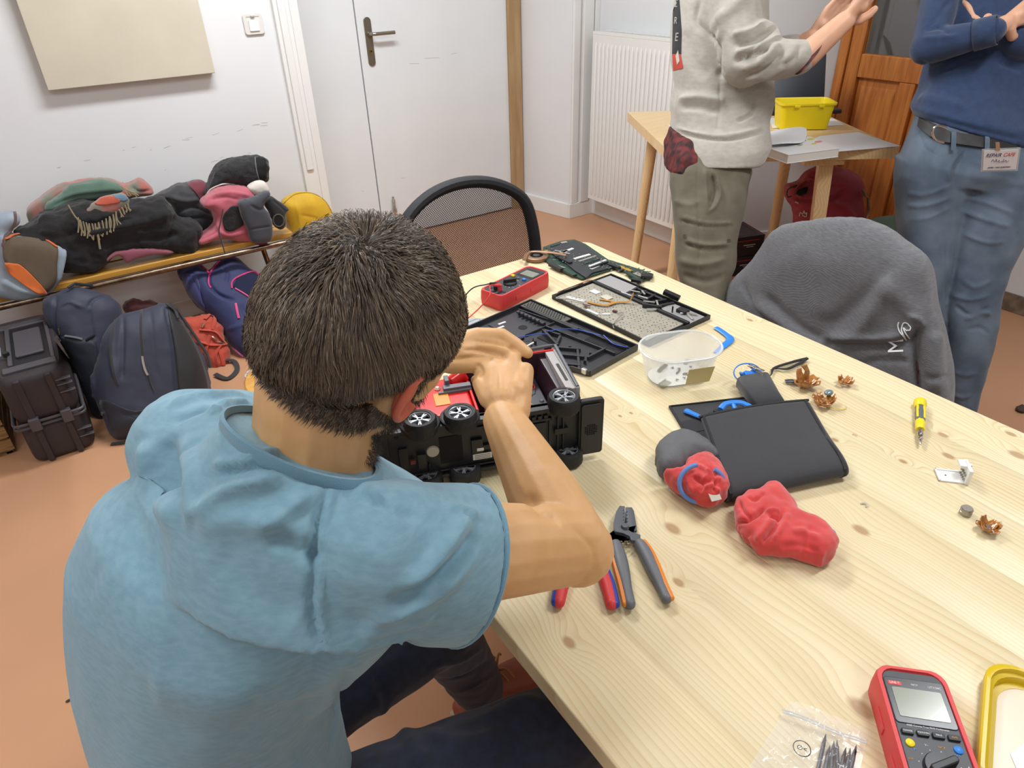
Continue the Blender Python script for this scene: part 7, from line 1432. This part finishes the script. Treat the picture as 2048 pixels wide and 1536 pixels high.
# hood at the neck and head
g = G().ball(gp(1440, -170, .0), (.15, .14, .07)); gpm(remesh(g, .008, 4), 'hood', M_hood)
hc = gp(1470, -262, .02); g = G().ball(hc, (.078, .095, .115)).cap(gp(1455, -150, .02), hc+V(0, 0, -.06), .06, .06).ball(hc+CRh*.05+V(0, 0, -.05), (.05, .05, .05)).cap(hc+CRh*.085+V(0, 0, .01), hc+CRh*.108+V(0, 0, -.02), .012, .015).ball(hc+CRh*.03+V(0, 0, -.10), (.045, .045, .03))
gpm(remesh(g, .005, 4), 'head', M_skin2)
g = G().ball(hc-CRh*.012+V(0, 0, .03), (.092, .105, .105)); me = remesh(g, .006, 2); lump(me, .006, 40, 3); co, _ = coords(me); gpm(me, 'hair', mat('hair_d', '2c231d', .5)) if False else gpm(me, 'hair', M_h[1])
for s in (-1, 1): gpm(G().ball(hc-FWh*.075*s+V(0, 0, -.02), (.014, .014, .03)).mesh('ear'), 'ear', M_skin2)
# forearms and hands
def hand(g, w_, k_c, fdir, side, nrm, sc=1.0, curl=.3):
    fdir = fdir.normalized(); side = side.normalized(); nrm = nrm.normalized()
    kn = [k_c+side*x*sc for x in (-.030, -.010, .010, .029)]
    for q in kn: g.cap(w_.lerp(q, .1), q, .020*sc, .0125*sc)
    g.ball(w_.lerp(k_c, .6), .026*sc)
    for i, q in enumerate(kn):
        L3 = (.040, .046, .043, .033)[i]*sc; a = q+fdir*L3-nrm*curl*.2*L3; b = a+(fdir-nrm*curl).normalized()*L3*.65; c = b+(fdir-nrm*curl*1.8).normalized()*L3*.5
        chain(g, [q, a, b, c], [.0115*sc, .0105*sc, .0095*sc, .008*sc], 10)
    t0 = w_.lerp(k_c, .25)-side*.022*sc; t1 = t0+(fdir*.5-side*.8-nrm*.3).normalized()*.035*sc; t2 = t1+(fdir*.85-side*.4-nrm*.3).normalized()*.03*sc; t3 = t2+(fdir-side*.1).normalized()*.022*sc
    chain(g, [t0, t1, t2, t3], [.018*sc, .0145*sc, .0122*sc, .0105*sc], 10)
g = G(); chain(g, [el, cuf, wr1], [.045, .040, .029]); kd = (gp(1745, -18, -.34)-wr1).normalized(); hand(g, wr1, wr1+kd*.085, kd, -FWh*.5+V(0, 0, 1)*.4-CRh*.3, FWh+V(0, 0, .2), 1.0, .25)
w2 = gp(1622, 75, .05); chain(g, [el2, cu2, w2], [.045, .038, .028]); kd2 = (gp(1670, 20, .0)-w2).normalized(); hand(g, w2, w2+kd2*.08, kd2, V(0, 0, 1)-CRh*.4, FWh, .95, .5)
gpm(remesh(g, .0042, 4), 'arms', M_skin2)
a, b = gp(1606, 118, -.255), gp(1628, 96, -.27); G().loft([(a-gr_o, (CU*.9+CR*.45).normalized()*.054, FWh*.052), (b-gr_o, (CU*.9+CR*.5).normalized()*.047, FWh*.046)], 20).build('plaid_cuff', M_plaid, gm, smooth=True)
a = gp(1545, 172, -.1); g = G(); hand(g, a-CRh*.05, a, CRh+V(0, 0, .2), FWh, V(0, 0, 1), .7, .5) if False else None
# plaid shirt tail, back print
g = G(); g.loft([gring((1341, 258), (1480, 300), -.02, .12), gring((1334, 290), (1400, 318), -.02, .14), gring((1331, 325), (1380, 330), -.02, .13), gring((1333, 337), (1352, 335), -.02, .10)], 24, 2.6); me = remesh(g, .006, 3); lump(me, .005, 18, 2); gpm(me, 'shirt_tail', M_plaid)
class _O: pass
def gsurf(px, name, mt, th, o=hood, base=gr_o, parent=gm):
    me = o.data; bvh = BVHTree.FromPolygons([v.co+base for v in me.vertices], [tuple(p.vertices) for p in me.polygons])
    cx = sum(p[0] for p in px)/len(px); cy = sum(p[1] for p in px)/len(px); cl = []
    for i in range(len(px)):
        a, b = px[i], px[(i+1) % len(px)]
        for t in range(6): cl.append((a[0]+(b[0]-a[0])*t/6, a[1]+(b[1]-a[1])*t/6))
    vs = []; n = len(cl); last = None
    for r in range(6):
        t = 1-r/5.3
        for x, y in cl:
            d = ray(cx+(x-cx)*t, cy+(y-cy)*t).normalized(); h = bvh.ray_cast(CAMP, d)
            if h[0] is not None: last = h[0]-d*th-base
            vs.append(last if last is not None else V(0, 0, 0))
    return G().add(vs, [(r*n+j, r*n+(j+1) % n, (r+1)*n+(j+1) % n, (r+1)*n+j) for r in range(5) for j in range(n)]+[tuple(range(5*n, 6*n))]).build(name, mt, parent, smooth=True)
def gtext(body, px, py, size, a, mt, name, o=hood, base=gr_o, parent=gm, lift=.006, sx=1.0):
    me = o.data; bvh = BVHTree.FromPolygons([v.co+base for v in me.vertices], [tuple(p.vertices) for p in me.polygons]); d = ray(px, py).normalized(); h = bvh.ray_cast(CAMP, d)
    if h[0] is None: return
    n = (h[1] if h[1].dot(d) < 0 else -h[1]); n = (n*.4-d*.6).normalized(); X = CR*math.cos(a)+CU*math.sin(a); X = (X-n*X.dot(n)).normalized(); Y = n.cross(X); M4 = Matrix((X, Y, n)).transposed().to_4x4(); M4.translation = h[0]+n*lift-base
    return text(name, body, size, mt, parent, M4, .0006, sx=sx)
gsurf([(1346, -10), (1358, -10), (1363, 60), (1362, 108), (1344, 108), (1345, 60)], 'back_print', mat('print_black', '15151a', .5), .003)
gsurf([(1344, 108), (1361, 108), (1366, 136), (1346, 142)], 'print_red', mat('print_redblock', 'b8402f', .6), .003)
for b_, x, y, s_ in (('E', 1355, 75, .036), ('R', 1353, 42, .03), ('\u03A3', 1354, 8, .03)): gtext(b_, x, y, s_, rt(-2), mat('print_pale', 'b9b5aa', .6), 'print_letter', lift=.007, sx=.7)
gsurf([(1351, 112), (1356, 100), (1359, 122), (1354, 130)], 'print_ring', mat('print_pale', 'b9b5aa', .6), .005)
# trousers
def gleg(xs, d, hd_): return [gring((l, y), (r, y), d, hd_*k) for y, l, r, k in xs]
g = G()
g.loft(gleg([(296, 1360, 1495, .8), (330, 1342, 1500, .95), (370, 1340, 1492, .95), (420, 1344, 1484, .9), (470, 1350, 1474, .85), (530, 1352, 1470, .8), (580, 1366, 1448, .75), (640, 1372, 1440, .7), (710, 1378, 1432, .65), (800, 1384, 1428, .62)], -.075, .092), 28, 2.5)
g.loft(gleg([(300, 1362, 1495, .8), (340, 1352, 1502, 1), (400, 1356, 1490, .95), (470, 1360, 1472, .9), (530, 1366, 1462, .85), (600, 1376, 1446, .78), (680, 1382, 1434, .7), (780, 1390, 1428, .65)], .085, .092), 28, 2.5)
me = remesh(g, .0065, 4)
folds(me, [([(1410, 335), (1412, 380), (1414, 425)], .008, .006), ([(1420, 335), (1440, 380), (1432, 410), (1415, 425)], .008, .005), ([(1425, 350), (1430, 380), (1420, 408)], -.014, .008), ([(1360, 432), (1410, 446), (1468, 446)], .005, .004), ([(1356, 440), (1410, 453), (1468, 452)], -.005, .003), ([(1370, 488), (1410, 498), (1460, 497)], -.008, .005), ([(1370, 480), (1410, 490), (1460, 488)], .006, .007), ([(1355, 520), (1400, 530), (1450, 520)], .008, .012), ([(1365, 550), (1410, 562), (1450, 550)], -.008, .010), ([(1345, 400), (1380, 410), (1400, 400)], .004, .01), ([(1395, 320), (1396, 430), (1400, 560)], -.004, .004)], ); lump(me, .006, 9, 17)
tr2 = gpm(me, 'cargo_trousers', M_cargo)
for px, py in ((1369, 472), (1458, 481)):
    q = gsurf([(px-3, py-3), (px+3, py-3), (px+3, py+3), (px-3, py+3)], 'button', mat('button_olive', '4a4436', .4), .004, tr2)
for d, x in ((-.09, 1405), (.10, 1408)):
    p = Zp(x, 950, 0); f0 = gring((1384, 800), (1428, 800), d, .06)[0]; f0 = V(f0.x, f0.y, 0)
    g = G().loft([(f0-CRh*.10+V(0, 0, .05), FWh*.035, V(0, 0, .048)), (f0-CRh*.02+V(0, 0, .065), FWh*.042, V(0, 0, .062)), (f0+CRh*.08+V(0, 0, .045), FWh*.046, V(0, 0, .043)), (f0+CRh*.17+V(0, 0, .028), FWh*.036, V(0, 0, .026))], 20, 2.6).cap(f0+V(0, 0, .08), f0+V(0, 0, .42), .05, .06)
    gpm(remesh(g, .006, 3), 'shoe', mat('dark_shoe', '2a2826', .6))
# ================================================================= STANDING MAN IN THE BLUE SWEATER, ARMS CROSSED
M_knitb = mat('blue_knit', '203252', .9, sheen=.25, col2='263a5c', vscale=50, bump=.5, bscale=450)
M_jean = mat('mid_denim', '435060', .85, sheen=.1, col2='606d7c', vscale=9, bump=.35, bscale=900, detail=4)
BD = 2.42
def bp(px, py, d=0): return Dp(px, py, BD+d)
bo_ = bp(1955, 400); bo_ = V(bo_.x, bo_.y, 0); bmn = frame('person', bo_, 'man in a navy blue sweater and jeans standing with crossed arms, wearing a name badge', 'person')
def bpm(me, name, mt, parent=bmn): me.transform(Matrix.Translation(-bo_)); return link_mesh(name, me, mt, parent, True)
def bring(pl, pr, d, hd_): a, b = bp(*pl, d), bp(*pr, d); return ((a+b)/2, (b-a)/2, FWh*hd_)
g = G(); g.loft([bring((1838, 236), (2090, 300), 0, .14), bring((1830, 218), (2098, 262), 0, .155), bring((1846, 180), (2092, 215), 0, .145), bring((1858, 130), (2090, 160), 0, .14), bring((1868, 70), (2096, 95), 0, .145), bring((1872, 10), (2105, 30), 0, .15), bring((1885, -60), (2105, -45), 0, .15), bring((1905, -130), (2098, -120), 0, .13), bring((1945, -170), (2070, -165), 0, .09), bring((1975, -195), (2045, -192), 0, .06)], 36, 2.4)
bs1, be1, bw1 = bp(1905, -100, -.02), bp(1856, 95, -.08), bp(1985, 62, -.20)
g.cap(bs1, bs1.lerp(be1, .5), .062, .060).cap(bs1.lerp(be1, .5), be1, .060, .056).cap(be1, be1.lerp(bw1, .5), .056, .050).cap(be1.lerp(bw1, .5), bw1, .050, .040)
bs2, be2, bw2 = bp(2100, -90, -.02), bp(2118, 105, -.06), bp(1975, 40, -.13)
g.cap(bs2, be2, .062, .056).cap(be2, bp(2040, 85, -.15), .055, .048).cap(bp(2040, 85, -.15), bp(1990, 60, -.12), .048, .042)
me = remesh(g, .0065, 4)
folds(me, [([(1860, 232), (1920, 250), (1990, 268), (2046, 280)], -.006, .006), ([(1835, 195), (1870, 200), (1930, 215)], .008, .02), ([(1850, 60), (1880, 55), (1900, 70)], -.008, .008), ([(1845, 75), (1880, 75), (1920, 70)], .006, .008), ([(1880, 145), (1940, 120), (2000, 100)], -.010, .010), ([(1900, 0), (1870, 40), (1850, 60)], -.006, .01), ([(1990, 120), (2030, 135), (2048, 140)], -.006, .01), ([(1838, 120), (1860, 130), (1890, 120)], -.005, .008)], ); lump(me, .004, 8, 21)
swt = bpm(me, 'sweater', M_knitb)
# ribbed cuff and hem
for a, b, r0 in ((be1.lerp(bw1, .72), bw1+(bw1-be1).normalized()*.012, .046),):
    ax = (b-a).normalized(); q1 = ax.orthogonal().normalized(); q2 = ax.cross(q1); vs = []; n = 60
    for t in (0, .5, 1):
        for j in range(n): an = 2*PI*j/n; rr = r0*(1-.06*t)+(.0012 if j % 2 else 0); vs.append(a.lerp(b, t)+q1*rr*math.cos(an)+q2*rr*math.sin(an)-bo_)
    G().add(vs, [(i*n+j, i*n+(j+1) % n, (i+1)*n+(j+1) % n, (i+1)*n+j) for i in range(2) for j in range(n)]).build('ribbed_cuff', M_knitb, bmn, smooth=True, solid=.003)
g = G(); kd = (bp(2060, 18, -.20)-bw1).normalized(); chain(g, [be1.lerp(bw1, .7), bw1, bw1+kd*.05], [.036, .031, .026]); hand(g, bw1+kd*.04, bw1+kd*.13, kd+FWh*.2, CU, -FWh, 1.0, .4)
t_ = bp(1946, 12, -.09); wv = bp(1985, 55, -.10); kk = (t_-wv).normalized(); hand(g, wv, wv+kk*.055, kk*.7+CU*.7-CR*.1, -CR-CU*.3, -FWh+CR*.2, .95, .35)
bpm(remesh(g, .004, 4), 'hands', M_skin2)
hc = bp(2010, -300, -.02); g = G().ball(hc, (.078, .095, .115)).cap(bp(2010, -190, 0), hc+V(0, 0, -.06), .062, .06).ball(hc-FWh*.05+V(0, 0, -.05), (.05, .05, .05)).cap(hc-FWh*.085+V(0, 0, .01), hc-FWh*.108+V(0, 0, -.02), .012, .015)
bpm(remesh(g, .005, 4), 'head', M_skin2); g = G().ball(hc+FWh*.015+V(0, 0, .03), (.090, .10, .105)); me = remesh(g, .006, 2); lump(me, .005, 40, 5); bpm(me, 'hair', M_h[2])
for s in (-1, 1): bpm(G().ball(hc+CRh*.077*s+V(0, 0, -.02), (.014, .014, .03)).mesh('ear'), 'ear', M_skin2); bpm(G().ball(hc+CRh*.03*s-FWh*.086+V(0, 0, .01), .011).mesh('eye'), 'eye', mat('eye_white', 'd8d4cc', .2))
# jeans
g = G()
g.loft([bring((1838, 232), (2090, 296), 0, .13), bring((1830, 262), (2092, 320), 0, .14), bring((1808, 315), (2096, 365), 0, .145), bring((1806, 345), (2090, 392), 0, .118)], 32, 2.5)
g.loft([bring((1800, 318), (1940, 335), .01, .125), bring((1796, 350), (1930, 368), .015, .122), bring((1797, 400), (1918, 412), .03, .112), bring((1800, 450), (1908, 456), .04, .10), bring((1806, 520), (1894, 526), .05, .09), bring((1822, 580), (1880, 584), .07, .08), bring((1830, 660), (1878, 660), .09, .075), bring((1838, 730), (1876, 730), .11, .07)], 26, 2.4)
g.loft([bring((1915, 320), (2100, 350), -.0, .13), bring((1910, 352), (2098, 384), -.01, .125), bring((1908, 400), (2080, 420), -.01, .11), bring((1905, 450), (2042, 470), -.0, .105), bring((1900, 520), (2012, 530), .02, .095), bring((1893, 590), (1992, 596), .03, .088), bring((1895, 640), (1986, 645), .04, .085), bring((1893, 700), (1972, 704), .06, .08), bring((1894, 760), (1954, 764), .08, .076), bring((1902, 812), (1940, 818), .10, .07)], 26, 2.4)
me = remesh(g, .0065, 4)
folds(me, [([(1930, 300), (1912, 330), (1908, 362)], -.005, .004), ([(1925, 300), (1900, 335), (1898, 365)], .005, .006), ([(1815, 385), (1850, 390), (1905, 370)], .005, .007), ([(1812, 410), (1850, 412), (1905, 395)], .005, .007), ([(1820, 440), (1860, 435), (1900, 415)], .004, .007), ([(1925, 395), (1970, 405), (2030, 430)], .006, .008), ([(1920, 420), (1970, 440), (2020, 455)], .007, .007), ([(1930, 470), (1970, 485), (2010, 485)], .006, .007), ([(1925, 560), (1950, 575), (1985, 560)], .006, .008), ([(1905, 590), (1940, 600), (1980, 590)], .007, .007), ([(1910, 610), (1940, 630), (1978, 615)], -.007, .007), ([(1930, 640), (1960, 625), (1982, 630)], .009, .008), ([(1935, 660), (1960, 655), (1980, 668)], -.006, .006), ([(1900, 740), (1930, 750), (1955, 745)], .005, .007), ([(1900, 785), (1925, 795), (1945, 790)], .006, .006), ([(1895, 480), (1890, 560), (1893, 640)], -.004, .004), ([(1840, 262), (1850, 295), (1875, 312)], -.004, .004), ([(1940, 320), (1990, 340), (2040, 345)], .004, .01)], ); lump(me, .004, 10, 23)
jn = bpm(me, 'jeans', M_jean)
def bsurf(px, name, mt, th, o=jn): return gsurf(px, name, mt, th, o, bo_, bmn)
bel = bsurf([(1838, 232), (1862, 250), (1900, 262), (1960, 272), (2034, 284), (2034, 304), (1960, 294), (1890, 284), (1858, 272), (1834, 252)], 'belt', mat('black_leather', '141110', .55), .012)
f_, n_ = plane(bp(1880, 268, -.17), (FW.x, FW.y, 0)); G().tube([f_(a, b)-bo_ for a, b in [(q.x, q.y) for q in spline([V(1893, 256, 0), V(1876, 251, 0), V(1865, 262, 0), V(1870, 278, 0), V(1888, 285, 0)], 6)]], .0035, 8).build('buckle', M_chrome, bel, smooth=True)
for x in (1908, 1975): bsurf([(x-5, 262+(x-1900)*.14), (x+5, 263+(x-1900)*.14), (x+4, 300+(x-1900)*.12), (x-6, 299+(x-1900)*.12)], 'belt_loop', M_jean, .018)
nb = plane(bp(2000, 320, -.195), (FW.x, FW.y, .25)); fB, nB = nb; bn_o = fB(2000, 320)
def bq(px, off): return [fB(a, b)-bo_+nB*off for a, b in px]
def slab(px, o0_, o1_, name, mt, par): A_ = bq(px, o0_); B_ = bq(px, o1_); n = len(px); return G().add(A_+B_, [tuple(range(n-1, -1, -1)), tuple(range(n, 2*n))]+[(i, (i+1) % n, n+(i+1) % n, n+i) for i in range(n)]).build(name, mt, par)
bdg = slab([(1964, 298), (2041, 295), (2035, 341), (1961, 343)], 0, .0012, 'badge_sleeve', mat('badge_clear', 'c8d0d4', .15, alpha=.6), bmn)
slab([(1967, 301), (2037, 298), (2031, 338), (1965, 340)], .0014, .0024, 'name_card', mat('badge_white', 'e0e0e2', .5), bdg)
slab([(1990, 284), (1998, 284), (1999, 300), (1991, 300)], .001, .004, 'badge_clip', M_chrome, bdg)
Xb = (fB(2037, 298)-fB(1967, 301)).normalized(); Yb = nB.cross(Xb); 
def btext(body, px, py, size, mt, sx=.8): M4 = Matrix((Xb, Yb, nB)).transposed().to_4x4(); M4.translation = fB(px, py)-bo_+nB*.003; text('badge_text', body, size, mt, bdg, M4, .0003, sx=sx)
btext('REPAIR', 1987, 310, .0185, mat('badge_navy', '3c4c7a', .5), .85); btext('CAFE', 2018, 308.5, .0185, mat('badge_red', 'c8584c', .5), .85); btext('AFTER 1 PAR QUESTION', 1997, 334, .0075, mat('badge_navy', '3c4c7a', .5), .9)
for pts in ([(1982, 323), (1985, 318), (1989, 323), (1992, 317), (1993, 323), (1998, 319), (1997, 324), (2003, 321), (2004, 323)], [(2007, 317), (2006, 323), (2011, 319), (2012, 323), (2017, 320)]): G().tube([p for p in spline(bq(pts, .003), 4)], .0008, 5).build('badge_scribble', mat('pencil_grey', '7a8098', .6), bdg)
for s_, (cx_, d) in enumerate(((1858, .11), (1920, .10))):
    f0 = (bp(cx_, 760, d)); f0 = V(f0.x, f0.y, 0)
    g = G().loft([(f0+FWh*.08+V(0, 0, .05), CRh*.035, V(0, 0, .048)), (f0+V(0, 0, .06), CRh*.042, V(0, 0, .056)), (f0-FWh*.09+V(0, 0, .042), CRh*.046, V(0, 0, .040)), (f0-FWh*.18+V(0, 0, .028), CRh*.036, V(0, 0, .026))], 20, 2.6).cap(f0+V(0, 0, .08), f0+V(0, 0, .25), .045, .055)
    bpm(remesh(g, .006, 3), 'shoe', mat('brown_shoe', '4a3224', .5))
